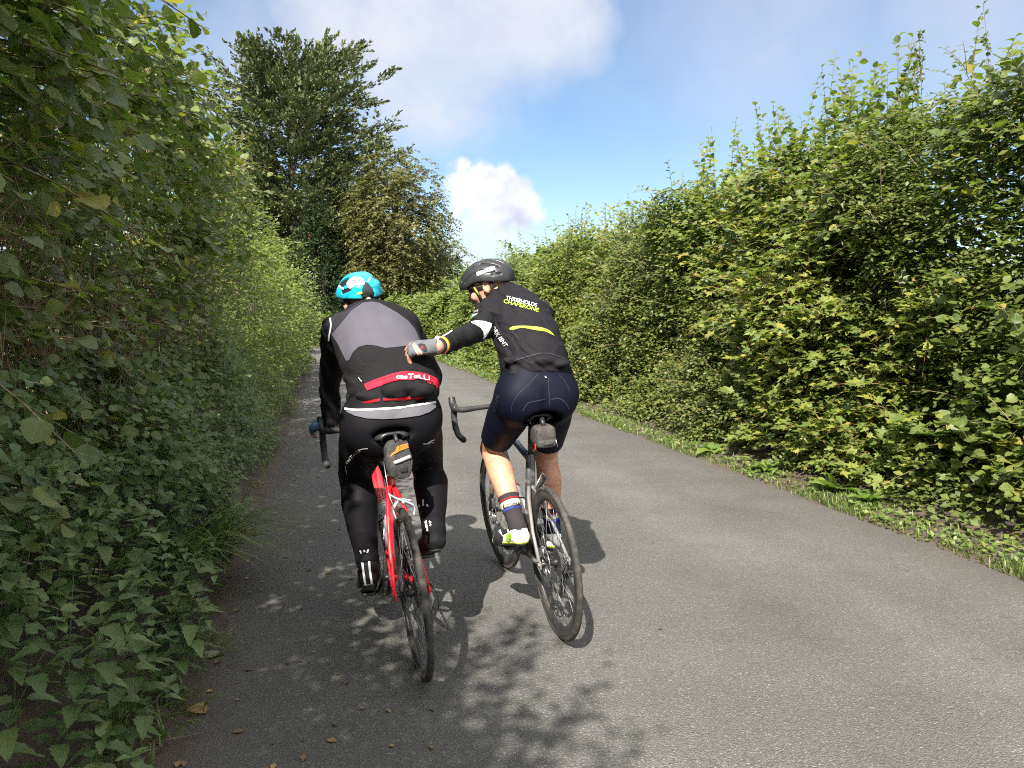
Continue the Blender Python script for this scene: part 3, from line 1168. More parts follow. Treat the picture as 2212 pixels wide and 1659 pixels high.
def text2(body, c, h, ang=0.0, shear=0.0, stretch=1.0, bend=0.0, bold=0.0, space=1.0, skew=0.0):
    """letters of cap height h px centred at c in the picture, turned by ang degrees clockwise"""
    tv, tf = text_mesh(body, h / .7, shear, space, bold * h)
    bm = bmesh.new()
    vs_ = [bm.verts.new((x, y, 0)) for x, y in tv]
    for q in tf:
        try:
            bm.faces.new([vs_[i] for i in q])
        except ValueError:
            pass
    for k in np.arange(-h * 12, h * 12, h * .45):
        bmesh.ops.bisect_plane(bm, geom=bm.verts[:] + bm.edges[:] + bm.faces[:], plane_co=(k, 0, 0), plane_no=(1, 0, 0))
    bm.verts.index_update()
    tv = [(v.co.x, v.co.y) for v in bm.verts]
    tf = [[v.index for v in f.verts] for f in bm.faces]
    bm.free()
    a = R_(ang)
    out = []
    for x, y in tv:
        x *= stretch
        y = -y + bend * x * x + skew * x
        out.append((c[0] + x * math.cos(a) - y * math.sin(a), c[1] + x * math.sin(a) + y * math.cos(a)))
    return out, tf


def zc(x0, y0, k):
    """from a magnified view (origin x0,y0 in the 2560 px photo, k magnified px per photo px) to 2212 px picture coordinates"""
    return lambda pts: [((x0 + x / k) * 2212 / 2560, (y0 + y / k) * 2212 / 2560) for x, y in pts]


# cloth and skin
def cloth(name, col, rough=.75, var=.12, bump=.35, bscale=420, crease=.0, sheen=.0, cscale=22):
    m = mat(name, col, rough, spec=.10, var=var, vscale=9, bump=bump, bscale=bscale, sheen=sheen)
    if crease:
        nt = m.node_tree
        b = nt.nodes['Principled BSDF']
        t = nt.nodes.new('ShaderNodeTexCoord').outputs['Object']
        wv_ = nt.nodes.new('ShaderNodeTexWave')
        wv_.inputs['Scale'].default_value = cscale
        wv_.inputs['Distortion'].default_value = 9
        wv_.inputs['Detail'].default_value = 3
        wv_.inputs['Detail Scale'].default_value = 1.2
        wv_.bands_direction = 'DIAGONAL'
        lk(nt, t, wv_.inputs['Vector'])
        msk = maprange(nt, noise(nt, t, 7, 2), .42, .66)
        hgt = mth(nt, 'MULTIPLY', wv_.outputs['Fac'], msk)
        bn = nt.nodes.new('ShaderNodeBump')
        bn.inputs['Strength'].default_value = crease
        bn.inputs['Distance'].default_value = .012
        lk(nt, hgt, bn.inputs['Height'])
        old = b.inputs['Normal'].links[0].from_node if b.inputs['Normal'].links else None
        if old:
            lk(nt, bn.outputs[0], old.inputs['Normal'])
        else:
            lk(nt, bn.outputs[0], b.inputs['Normal'])
    return m


M_skin = mat('skin', (0.45, 0.235, 0.155), .5, spec=.35, var=.2, vscale=26, bump=.15, bscale=300)
_b = M_skin.node_tree.nodes['Principled BSDF']
_b.inputs['Subsurface Weight'].default_value = .12
_b.inputs['Subsurface Radius'].default_value = (.01, .004, .002)
M_hair = mat('cropped greying hair', (0.20, 0.145, 0.10), .7, var=.6, vscale=260, bump=1.0, bscale=500)
M_jersey1 = cloth('black loose jersey', (0.010, 0.0092, 0.0105), crease=.25)
M_sleeve1 = cloth('black sleeve', (0.010, 0.010, 0.012), .6, crease=.35, cscale=16)
M_panel = cloth('grey windproof panel', (0.074, 0.070, 0.086), .6, var=.06, crease=.12, cscale=10)
M_panel2 = cloth('charcoal windproof', (0.024, 0.022, 0.028), .6, crease=.12)
M_hem = cloth('grey hem band', (0.10, 0.098, 0.112), .6)
M_pipe = mat('silver piping', (0.48, 0.47, 0.46), .45)
M_redc = cloth('red trim', (0.40, 0.016, 0.034), .6, bump=.2)
M_redd = cloth('deep red trim', (0.36, 0.010, 0.016), .6, bump=.5)
M_print = mat('white print', (0.54, 0.53, 0.56), .55)
M_tights = cloth('black tights', (0.0055, 0.0052, 0.0068), .60, var=.1, bump=.2, sheen=0)
M_oshoe = cloth('black overshoe', (0.008, 0.008, 0.009), .6)
M_jersey2 = cloth('black race jersey', (0.010, 0.009, 0.0115), .62, crease=.35, cscale=15)
M_hem2 = cloth('dark gripper hem', (0.045, 0.043, 0.046), .7)
M_lime = mat('lime print', (0.28, 0.46, 0.03), .5)
M_green = mat('green print', (0.08, 0.52, 0.10), .5)
M_shorts = cloth('midnight blue shorts', (0.004, 0.005, 0.0125), .58, var=.1, bump=.2, sheen=0)
M_seam = mat('seam thread', (0.015, 0.016, 0.025), .7)
M_warmer = cloth('arm warmer black', (0.010, 0.010, 0.0105), .65, crease=.35, cscale=18)
M_whitec = cloth('white gripper band', (0.72, 0.70, 0.70), .7)
M_glove = cloth('slate grey glove', (0.105, 0.112, 0.122), .7, crease=.2, cscale=60)
M_gloveb = cloth('blue glove', (0.045, 0.085, 0.15), .7)
M_gloved = cloth('charcoal glove', (0.03, 0.03, 0.033), .75)
M_orangec = mat('orange cuff', (0.90, 0.28, 0.02), .6)
M_teal = mat('teal helmet shell', (0.010, 0.34, 0.46), .28, coat=.3)
M_hblack = mat('helmet black', (0.014, 0.015, 0.017), .32, coat=.2)
M_hmatte = mat('matt black helmet shell', (0.018, 0.019, 0.021), .38, var=.15)
M_foam = mat('black foam', (0.012, 0.012, 0.013), .85)
M_sock = cloth('charcoal sock', (0.035, 0.030, 0.034), .9, bump=.7, bscale=500)
M_sockd = cloth('navy sock', (0.012, 0.013, 0.03), .9, bump=.7, bscale=500)
M_cream = cloth('cream sock band', (0.44, 0.40, 0.30), .85)
M_sockr = cloth('red sock band', (0.36, 0.02, 0.02), .85)
M_sockb = cloth('blue sock band', (0.03, 0.06, 0.55), .85)
M_shoe = mat('white shoe', (0.82, 0.84, 0.74), .32, var=.05)
M_yel = mat('fluorescent yellow', (0.42, 0.50, 0.04), .4)
M_sole = mat('carbon sole', (0.05, 0.045, 0.04), .6, var=.4)
M_lens = mat('brown lens', (0.10, 0.035, 0.02), .08, spec=.8)
M_ink = mat('black ink', (0.012, 0.012, 0.014), .5)


def frame_of(fwd, up):
    y = nrm(fwd)
    x = nrm(np.cross(y, up))
    z = np.cross(x, y)
    return np.stack([x, y, z])          # rows: right, forward, up


def hand_prims(wrist, F, side, curl, spread=.0, scale=1.0, thumb=(.5, .3)):
    """F rows: across (towards the thumb), along the fingers, out of the back of the hand. Returns palm and finger chains."""
    ac, al, bk = F
    s = scale
    palm = [[wrist, wrist + al * .035 * s, wrist + al * .085 * s]]
    roots = [.030, .010, -.011, -.030]
    lens = [(.040, .024, .019), (.044, .028, .020), (.041, .026, .020), (.032, .019, .017)]
    fingers = []
    for i in range(4):
        p = wrist + (ac * roots[i] + al * (.088 - .004 * abs(i - 1))) * s
        pts = [wrist + (ac * roots[i] * .7 + al * .03) * s, p]
        a = 0.
        for j in range(3):
            a += curl[i][j]
            dv = al * math.cos(a) - bk * math.sin(a) + ac * (spread * (1.5 - i))
            p = p + nrm(dv) * lens[i][j] * s
            pts.append(p)
        fingers.append((pts, [.013 * s, .0105 * s, .0093 * s, .0087 * s, .0074 * s]))
    p0 = wrist + (ac * .022 + al * .02 - bk * .006) * s
    d1 = nrm(al * .75 + ac * thumb[0] - bk * thumb[1])
    d2 = nrm(al * .95 + ac * thumb[0] * .3 - bk * thumb[1] * 1.2)
    fingers.append(([p0, p0 + d1 * .045 * s, p0 + d1 * .045 * s + d2 * .032 * s, p0 + d1 * .045 * s + d2 * .056 * s], [.015 * s, .0125 * s, .011 * s, .0085 * s]))
    return fingers


def hand_sdf(P, wrist, F, fingers, s=1.0, grow=0.0, fcut=None):
    return lim(P, [wrist] + [q for f_ in fingers for q in f_[0]], .03, lambda Q: hand_(Q, wrist, F, fingers, s, grow, fcut))


def hand_(P, wrist, F, fingers, s=1.0, grow=0.0, fcut=None):
    ac, al, bk = F
    d = ell(P, wrist + al * .052 * s, (.043 * s + grow, .058 * s + grow, .0165 * s + grow), F)
    d = smin(d, ell(P, wrist + (al * .085) * s, (.041 * s + grow, .02 * s + grow, .0145 * s + grow), F), .012)
    d = smin(d, ell(P, wrist + (al * .03 + ac * .022 - bk * .006) * s, (.02 * s + grow, .032 * s + grow, .018 * s + grow), F), .012)
    for pts, rs in fingers:
        if fcut is not None:
            pts, rs = pts[:fcut], rs[:fcut]
        d = smin(d, chain(P, pts, [r + grow for r in rs]), .005)
    return d


def head_sdf(P, c, F):
    return lim(P, [c], .14, lambda Q: head_(Q, c, F))


def head_(P, c, F):
    """F rows: right, forward, up; c: middle of the head between the ears at eye level"""
    x, y, z = F
    g = lambda a, b, e: c + x * a + y * b + z * e
    d = ell(P, g(0, -.008, .035), (.076, .098, .088), F)
    d = smin(d, ell(P, g(0, .030, -.045), (.058, .068, .070), F), .03)
    d = smin(d, ell(P, g(0, .052, -.088), (.034, .034, .026), F), .03)
    d = smin(d, ell(P, g(0, .078, .016), (.052, .018, .014), F), .02)
    d = smin(d, chain(P, [g(0, .088, .006), g(0, .110, -.030), g(0, .102, -.042)], [.010, .014, .010]), .012)
    d = smin(d, ell(P, g(.016, .098, -.040), (.010, .012, .009), F), .008)
    d = smin(d, ell(P, g(-.016, .098, -.040), (.010, .012, .009), F), .008)
    d = smin(d, ell(P, g(0, .090, -.066), (.026, .012, .008), F), .008)
    for s in (-1, 1):
        d = smin(d, ell(P, g(s * .048, .070, -.030), (.020, .022, .020), F), .025)
        d = smax(d, -ell(P, g(s * .031, .096, .000), (.017, .014, .011), F), .012)
        d = smin(d, ell(P, g(s * .031, .080, .000), (.013, .012, .012), F), .004)
    d = smax(d, -ell(P, g(0, .106, -.074), (.030, .012, .0025), F), .004)
    return d


def ear_sdf(P, c, F, s):
    x, y, z = F
    e = c + x * s * .080 + y * -.012 + z * -.008
    tilt = np.stack([nrm(x * s - y * .35), nrm(y + x * s * .35), z])
    d = ell(P, e, (.009, .019, .032), tilt)
    d = smax(d, -ell(P, e + x * s * .010 + y * .003 + z * .004, (.008, .010, .018), tilt), .006)
    return d
def leg_chain(hip, knee, ank, fwd, R):
    """R: hip, mid thigh, low thigh, knee, calf, low calf, ankle"""
    sh = ank - knee
    bk = -nrm(fwd - nrm(sh) * (fwd @ nrm(sh)))
    th = knee - hip
    pts = [hip, hip + th * .4, hip + th * .78, knee, knee + sh * .14 + bk * .008, knee + sh * .32 + bk * .020, knee + sh * .60 + bk * .012, knee + sh * .85, ank]
    rs = [R[0], R[1], R[2], R[3], R[3] * .97, R[4], R[5], R[6] * 1.02, R[6]]
    return pts, rs


def foot_prims(ank, ball, side):
    """shoe skeleton: heel under the ankle, ball on the pedal, toe ahead"""
    d = nrm(ball - ank)
    fw = nrm(A3(d[0], d[1], 0))
    heel = ank + A3(0, 0, -.055) - fw * .03
    al = nrm(ball - heel)
    toe = ball + al * .075 + A3(0, 0, .004)
    return heel, al, toe


def plane(P, p0, n):
    return (P - p0) @ n


class Rider:
    def __init__(s, bk, label, base):
        s.M = bk['M']
        R3 = np.array(s.M.to_3x3())
        s.right, s.fwd, s.up = R3[:, 0], nrm(A3(*R3[:2, 1], 0)), A3(0, 0, 1)
        s.base = np.asarray(base, float)
        s.root = empty('person', tuple(s.base), label, 'person', 'cyclists riding side by side')

    def loc(s, x, y, z):
        return np.array(s.M @ Vector((x, y, z)))

    def mesh(s, name, fn, lo, hi, h, m_, parent=None, decim=None):
        v, f = snets(fn, lo, hi, h)
        o = add_np(name, v, f, m_, parent or s.root, True, off=s.base)
        return o, v, f


# ================================================================== rider one: teal helmet, grey backed jacket, black tights
r = Rider(bk1, 'cyclist in teal helmet and grey-backed jacket, pushed by a gloved hand', (0, 0, 0))
P1 = r
r.base = seen(845, 940, 3.12)
r.root.location = r.base
rt = nrm(A3(.99, .07, .10))
TR1 = Trunk([seen(846, 935, 3.125), seen(845, 905, 3.13), seen(846, 855, 3.18), seen(836, 795, 3.27), seen(816, 742, 3.37), seen(803, 706, 3.46), seen(794, 684, 3.54)],
            [.150, .167, .168, .172, .178, .165, .075], [.110, .130, .128, .130, .128, .105, .07], [rt] * 7)
shL, shR = seen(726, 712, 3.47), seen(876, 704, 3.50)
elL = seen(712, 838, 3.74)
hoodL = r.loc(-B1['hw'], B1['hy'] + .01, B1['hz'] - .03)
hoodR = r.loc(B1['hw'], B1['hy'] + .01, B1['hz'] - .03)
wrL = seen(717, 915, 3.80)
wrR = hoodR + A3(0, -.09, .05)
elR = ik(shR, wrR, .29, .26, A3(.5, 0, -.6))
hipL, hipR = TR1.c[2] - rt * .092, TR1.c[2] + rt * .092
pedL, pedR = r.loc(-.125, .41 + B1['crank'][0], .272 + B1['crank'][1]), r.loc(.125, .41 - B1['crank'][0], .272 - B1['crank'][1])
ankL, ankR = pedL + r.fwd * -.125 + r.up * .165 - r.right * .01, pedR - r.fwd * .120 + r.up * .140
knL = ik(hipL, ankL, .43, .415, r.fwd - r.right * .12)
knR = ik(hipR, ankR, .43, .415, r.fwd + r.right * .22)
LG = [leg_chain(hipL, knL, ankL, r.fwd, (.098, .093, .075, .066, .072, .060, .044)), leg_chain(hipR, knR, ankR, r.fwd, (.098, .093, .075, .064, .069, .058, .043))]
AR = [([shL, shL * .5 + elL * .5, elL, elL * .6 + wrL * .4, wrL], [.058, .050, .042, .040, .029]), ([shR, shR * .5 + elR * .5, elR, elR * .6 + wrR * .4, wrR], [.058, .050, .042, .040, .029])]
HC1 = seen(779, 650, 3.70)
HF1 = frame_of(nrm(r.fwd * .96 + A3(-.16, 0, -.20)), nrm(A3(-.20, .16, 1)))
neck1 = [TR1.c[-1] - r.up * .02, HC1 - HF1[2] * .03 - HF1[1] * .02]
gl = [ell, ]


def glutes(P, hL, hR, back, rr):
    d = ell(P, hL + back * .030 - A3(0, 0, .010), (rr, rr, rr * 1.02))
    return smin(d, ell(P, hR + back * .030 - A3(0, 0, .010), (rr, rr, rr * 1.02)), .03)


SADF1 = np.array(P1.M.to_3x3()).T


def lower1(P, g=0.0):
    d = smin(TR1(P), glutes(P, hipL, hipR, -r1f * .6, .100), .06)
    for pts, rs in LG:
        d = smin(d, chain(P, pts, rs), .035)
    d = d - g
    return smax(d, -ell(P, P1.loc(0, .03, .950), np.array((.085, .12, .032)) + .007 - g, SADF1), .02)


r1f = r.fwd
# hands: the left one lies over the brake hood, fingers closing round it
FL1 = np.stack([nrm(r.right * 1.0 - r.up * .45), nrm(r.fwd * .80 - r.up * .52 - r.right * .34), None]) if False else None
al = nrm(hoodL + r.fwd * .03 - r.up * .012 - wrL)
bk_ = nrm(-r.right * .75 + r.up * .66)
bk_ = nrm(bk_ - al * (bk_ @ al))
HFL = np.stack([np.cross(al, bk_) * 1.0, al, bk_])
if HFL[0] @ r.right < 0:
    HFL[0] *= -1
HLF = hand_prims(wrL, HFL, -1, [(.45, .9, .7), (.55, .95, .7), (.6, .95, .7), (.65, .95, .7)], .02)
alR = nrm(hoodR + r.fwd * .03 - r.up * .012 - wrR)
bkR = nrm(r.right * .75 + r.up * .66)
bkR = nrm(bkR - alR * (bkR @ alR))
HFR = np.stack([np.cross(alR, bkR), alR, bkR])
if HFR[0] @ r.right > 0:
    HFR[0] *= -1
HRF = hand_prims(wrR, HFR, 1, [(.45, .9, .7), (.55, .95, .7), (.6, .95, .7), (.65, .95, .7)], .02)
FT = []
for ank, ped, sd in ((ankL, pedL, -1), (ankR, pedR, 1)):
    ball = ped + r.up * .032 + r.fwd * .01
    heel, al_, toe = foot_prims(ank, ball, sd)
    FT.append((ank, ball, heel, toe))


def foot_sdf(P, ft, g=0.0, wide=1.0):
    ank, ball, heel, toe = ft
    d = chain(P, [ank, (ank + heel) * .5, heel + A3(0, 0, .022)], [.038 + g, .036 + g, .033 + g])
    d = smin(d, chain(P, [heel + A3(0, 0, .018), ball + A3(0, 0, .012)], [.032 + g, .034 + g]), .015)
    d = smin(d, chain(P, [ank + (ball - ank) * .3 + A3(0, 0, .0), ball + A3(0, 0, .014), toe], [.032 + g, .036 * wide + g, .027 + g]), .02)
    return d


def body1(P):
    d = lower1(P)
    for pts, rs in AR:
        d = smin(d, chain(P, pts, rs), .012)
    d = smin(d, chain(P, neck1, [.058, .056]), .03)
    d = smin(d, head_sdf(P, HC1, HF1), .02)
    for s_ in (-1, 1):
        d = smin(d, ear_sdf(P, HC1, HF1, s_), .004)
    d = smin(d, hand_sdf(P, wrL, HFL, HLF), .015)
    d = smin(d, hand_sdf(P, wrR, HFR, HRF), .015)
    for ft in FT:
        d = smin(d, foot_sdf(P, ft, -.006), .02)
    return d


allp = [hipL, hipR, knL, knR, ankL, ankR, shL, shR, elL, elR, wrL, wrR, HC1, FT[0][2], FT[1][2], FT[0][3], FT[1][3], hoodL, hoodR]
lo, hi = bbox(allp, .16)
r.mesh('body', body1, lo, hi, .008, M_skin)

# jacket: trunk with the cloth blown full on the right, pockets stuffed below
Z6 = zc(840, 880, 7.9)


def zs(x, y, dep):
    (a, b), = Z6([(x, y)])
    return seen(a, b, dep)


pock = [(zs(690, 860, 3.035), (.060, .035, .030)), (zs(1190, 745, 3.03), (.060, .042, .038)), (zs(1680, 740, 3.045), (.056, .040, .038))]
blow = [(seen(893, 800, 3.20), (.098, .085, .085)), (seen(820, 790, 3.18), (.11, .06, .075)), (seen(905, 835, 3.18), (.075, .075, .055))]
sp_ax1 = nrm(TR1.c[3] - TR1.c[6])      # down the back
hem0 = seen(846, 917, 3.03)


def jersey1(P):
    d = TR1(P) - .012
    for c_, rr in blow:
        d = smin(d, ell(P, c_, rr), .06)
    for c_, rr in pock:
        d = smin(d, ell(P, c_, rr), .012)
    for pts, rs in AR:
        n_ = nrm(pts[1] - pts[0])
        d = smin(d, smax(chain(P, [pts[0], pts[0] + n_ * .05], [rs[0] + .010, rs[0] + .010]), plane(P, pts[0] + n_ * .03, n_), .006), .04)
    low = np.clip((seen(846, 770, 3.2)[2] - P[:, 2]) / .08, 0, 1)
    d = d + (fold(P, (14, 20, 62), .0038, .4) + fold(P, (-38, 10, 75), .0026, 2.2)) * low + fold(P, (40, 0, 25), .0026, 1.7) * (1 - low)
    d = smax(d, plane(P, hem0 + rt * 0, sp_ax1 * .98 + r1f * -.05), .006)
    d = smax(d, plane(P, neck1[0] + (neck1[1] - neck1[0]) * .12, nrm(neck1[1] - neck1[0])), .006) if True else d
    return d


lo, hi = bbox([*TR1.c, shL, shR], .22)
_, jv1, jf1 = r.mesh('jacket', jersey1, lo, hi, .0066, M_jersey1)


def sleeve(pts, rs, g, endr):
    e = pts[-1] + (pts[-2] - pts[-1]) * .04

    def fn(P):
        d = chain(P, pts, [q + g for q in rs[:-1]] + [rs[-1] + endr])
        d = d + fold(P, (30, 20, 70), .0038, .9)
        d = smax(d, plane(P, e, nrm(pts[-1] - pts[-2])), .004)
        return d
    return fn


for pts, rs in AR:
    lo, hi = bbox(pts, .09)
    _, v_, f_ = r.mesh('sleeve', sleeve(pts, rs, .008, .016), lo, hi, .005, M_sleeve1)
    if pts is AR[0][0]:
        slv = (v_, f_)


def tights1(P):
    d = lower1(P, .007)
    for k_, (pts, rs) in zip((knL, knR), LG):
        q = np.exp(-((P - k_) ** 2).sum(1) / .008)
        d = d + fold(P, (6, 0, 190), .0016, .3) * q
    d = smax(d, plane(P, TR1.c[5], -sp_ax1), .01)
    for ft, (pts, rs) in zip(FT, LG):
        n_ = nrm(pts[-1] - pts[-2])
        near = np.linalg.norm(P - pts[-1], axis=1) < .17
        d = np.where(near, smax(d, plane(P, pts[-1] - n_ * .02, n_), .004), d)
    return d


lo, hi = bbox([*TR1.c[:6], hipL, hipR, knL, knR, ankL, ankR], .17)
_, tv1, tf1 = r.mesh('tights', tights1, lo, hi, .0072, M_tights)
osh = []
for ft, (pts, rs) in zip(FT, LG):
    n_ = nrm(pts[-1] - pts[-2])

    def oshoe(P, ft=ft, pts=pts, rs=rs, n_=n_):
        d = smin(foot_sdf(P, ft, .006), chain(P, [pts[-1] - n_ * .12, pts[-1]], [.050, .046]), .02)
        d = d + fold(P, (20, 10, 120), .0012, 2.)
        return smax(d, -plane(P, pts[-1] - n_ * .095, n_), .004)
    lo, hi = bbox([pts[-1] - n_ * .1, *ft], .09)
    o, v_, f_ = r.mesh('overshoe', oshoe, lo, hi, .005, M_oshoe)
    osh.append((o, v_, f_))
    up_s = nrm(np.cross(np.cross(ft[1] - ft[2], A3(0, 0, 1)), ft[1] - ft[2]))

    def osole(P, ft=ft, up_s=up_s):
        p0 = (ft[2] + ft[1]) / 2 - up_s * .016
        return smax(smax(foot_sdf(P, ft, .009), plane(P, p0 + up_s * .003, up_s), .003), -plane(P, p0 - up_s * .010, up_s), .003)
    r.mesh('sole', osole, *bbox(ft, .08), .005, M_sole, o)
    MB().box(ft[1] - r.up * .026 - r.fwd * .0, (.045, .06, .010), Matrix(((r.right[0], r.fwd[0], 0), (r.right[1], r.fwd[1], 0), (0, 0, 1))), bev=.003).build('cleat', M_black, o, off=r.base)


def glove_fn(w0, F, fingers, cut, g=.0028, s=1.0):
    def fn(P):
        d = hand_sdf(P, w0, F, [(p[:cut], q[:cut]) for p, q in fingers], s, g)
        d = smin(d, chain(P, [w0 - F[1] * .03, w0 + F[1] * .02], [.034, .032]), .012)
        d = smax(d, -plane(P, w0 - F[1] * .022, F[1]), .003)
        for p, q in fingers:
            n_ = nrm(p[cut - 1] - p[cut - 2])
            near = np.linalg.norm(P - p[cut - 1], axis=1) < .016
            d = np.where(near, smax(d, plane(P, p[cut - 1] - n_ * .002, n_), .002), d)
        return d
    return fn


for w0, F, fg, m_ in ((wrL, HFL, HLF, M_gloveb), (wrR, HFR, HRF, M_gloveb)):
    lo, hi = bbox([p for q in fg for p in q[0]] + [w0], .05)
    o, v_, f_ = r.mesh('glove', glove_fn(w0, F, fg, 3), lo, hi, .0035, m_)
    MB().tube([w0 + F[1] * .045 - F[0] * .028 + F[2] * .014, w0 + F[1] * .045 + F[0] * .028 + F[2] * .014], .006, 8, flat=(1, .4)).build('pad', M_gloved, o, off=r.base)

# prints on the jacket
jb1 = bvh_of(jv1, jf1)
tb1 = bvh_of(tv1, tf1)
both1 = bvh_of(np.vstack([jv1, tv1]), np.vstack([jf1, tf1 + len(jv1)]))
ZA = zc(760, 640, 2212 / 720)
off = r.base


def dec(name, shape, bv, m_, lift=.0018, par=None):
    return decal(name, shape[0], shape[1], bv, m_, par or r.root, off, lift)


dec('back_panel', poly2(ZA([(215, 600), (285, 520), (365, 420), (450, 362), (520, 352), (580, 362), (640, 395), (720, 440), (800, 500), (850, 560), (885, 640), (893, 668), (800, 690), (700, 702), (620, 708),
                            (560, 690), (480, 684), (420, 700), (375, 745), (350, 800), (325, 806), (270, 690)]), 5), jb1, M_panel)
dec('shoulder_panel', poly2(ZA([(208, 590), (205, 480), (240, 450), (320, 425), (368, 395), (430, 360), (440, 366), (360, 424), (283, 522), (214, 598)]), 5), jb1, M_panel2)
dec('armhole_piping', line2(ZA([(203, 478), (210, 540), (196, 620), (188, 700), (200, 760)]), 3.2), jb1, M_pipe, .003)
dec('hem_band', poly2(ZA([(325, 1180), (420, 1185), (600, 1175), (800, 1155), (1000, 1126), (1006, 1165), (960, 1200), (880, 1228), (740, 1246), (600, 1254), (480, 1248), (390, 1226), (335, 1200)]), 4), both1, M_hem, .006)
dec('hem_piping', line2(ZA([(322, 1178), (420, 1187), (600, 1178), (800, 1158), (1002, 1128)]), 4.0), both1, M_pipe, .008)
topc = Z6([(560, 640), (800, 545), (1100, 440), (1400, 385), (1650, 408), (1850, 460), (1985, 545), (2032, 640)])
botc = Z6([(612, 778), (850, 690), (1100, 605), (1350, 562), (1600, 572), (1800, 622), (1905, 672), (1982, 728)])
band = dec('pocket_band', strip(topc, botc, 60, 5), jb1, M_redc, .004)
dec('band_fold', line2([(a + (c - a) * .22, b + (d - b) * .22) for (a, b), (c, d) in zip(topc, botc)], 1.0), jb1, M_redd, .0055)
lw = Z6([(1150, 500), (1880, 500)])
dec('lettering', text2('casTeLLi', Z6([(1510, 497)])[0], 9.2, 2.0, 0, 1.55, .0009, .03, 1.0), jb1, M_print, .0075)
for q in ([(412, 1028), (600, 985), (870, 952)], [(940, 940), (1200, 922), (1470, 905)], [(1520, 912), (1700, 898), (1870, 908)]):
    dec('pocket_trim', line2(Z6(q), 6.0), jb1, M_redd, .006)
dec('zip_pull', line2(Z6([(455, 505), (480, 555), (515, 585)]), 1.5), jb1, M_print, .003)
dec('collar_seam', line2(ZA([(215, 600), (365, 420), (440, 365)]), .8), jb1, M_seam, .0035)

# prints on the tights and overshoes
ZT = zc(840, 1080, 1936 / 280)
dec('lettering', text2('casTeLLi', ZT([(285, 415)])[0], 6.2, -44, 0, 1.35, .0036, .03, 1.0), tb1, M_print, .002)
dec('lettering', line2(ZT([(385, 315), (460, 290), (550, 282)]), 1.6), tb1, M_print, .002)
dec('lettering', line2(ZT([(165, 590), (175, 660), (195, 740)]), 1.3), tb1, M_print, .002)
dec('emblem', line2(ZT([(1500, 198), (1560, 200), (1620, 160), (1700, 130)]), 1.6), tb1, M_print, .002)
dec('emblem', line2(ZT([(1590, 205), (1640, 170), (1690, 190)]), 1.4), tb1, M_print, .002)
ZF = zc(760, 1000, 995 / 420)
for (o, v_, f_), segs, tabs, txt in ((osh[0], ([(343, 932), (352, 1010), (365, 1096)], [(383, 930), (390, 1010), (402, 1094)]), ([(333, 890), (340, 908)], [(357, 888), (358, 900)], [(380, 884), (374, 904)]), ((318, 1015), -85)),
                                     (osh[1], ([(688, 662), (685, 720), (696, 788)], [(726, 656), (722, 715), (732, 778)]), ([(683, 620), (686, 636)], [(706, 590), (708, 628)], [(730, 618), (732, 632)]), ((748, 732), 80))):
    bv = bvh_of(v_, f_)
    bvt = bvh_of(np.vstack([v_, tv1]), np.vstack([f_, tf1 + len(v_)]))
    for q in segs:
        dec('reflective_stripe', line2(ZF(q), 4.4), bv, M_pipe, .002, o)
    for q in tabs:
        dec('reflective_tab', line2(ZF(q), 3.2), bvt, M_pipe, .002, o)
    dec('lettering', text2('dhb', ZF([txt[0]])[0], 5, txt[1], 0, 1.2), bv, M_print, .002, o)


# ------------------------------------------------------------------ helmets
def helmet(person, HC, HF, radii, shift, shell_fn, m_shell, m_liner, name='helmet'):
    """outer shell and black liner in the head's own frame; shell_fn(q, d) carves vents (q in head axes)"""
    c = HC + HF[2] * shift[2] + HF[1] * shift[1]
    lo, hi = bbox([c], max(radii) + .05)

    def rim(q):
        # lower edge: dips behind and in front of the ears
        return -(q[:, 2] + .018 - .020 * np.exp(-((q[:, 1] - .02) / .05) ** 2) + .030 * np.clip(-q[:, 1] / .13, 0, 1) ** 2 - .016 * np.clip(q[:, 1] / .13, 0, 1))

    def shell(P):
        q = (P - c) @ HF.T
        d = ell(P, c, radii, HF)
        d = shell_fn(q, d)
        d = smax(d, -ell(P, c, [x - .022 for x in radii], HF), .004)
        return smax(d, rim(q), .005)

    def liner(P):
        q = (P - c) @ HF.T
        d = ell(P, c, [x - .0045 for x in radii], HF)
        d = smax(d, -ell(P, c, [x - .030 for x in radii], HF), .004)
        return smax(d, rim(q) + .006, .005)
    vl, fl = snets(liner, lo, hi, .005)
    ho = add_np(name, vl, fl, m_liner, person.root, True, off=person.base)
    vs_, fs_ = snets(shell, lo, hi, .004)
    sh = add_np('shell', vs_, fs_, m_shell, ho, True, off=person.base)
    return ho, sh, bvh_of(vs_, fs_), bvh_of(np.vstack([vs_, vl]), np.vstack([fs_, fl + len(vs_)])), c


def el2(q, c, r_, F=None):
    return ell(q, np.asarray(c, float), r_, F)


def rotx(a):
    return np.array([[1, 0, 0], [0, math.cos(a), math.sin(a)], [0, -math.sin(a), math.cos(a)]])


def slot(q, a, b, r0, r1, rad=(.107, .143, .108)):
    """groove cut along the shell between two directions"""
    a, b, rad = np.asarray(a, float), np.asarray(b, float), np.asarray(rad)
    pts = [a + (b - a) * t for t in np.linspace(0, 1, 6)]
    pts = [p_ / np.linalg.norm(p_ / rad) for p_ in pts]
    return chain_(q.astype(np.float32), pts, list(np.linspace(r0, r1, 6)))


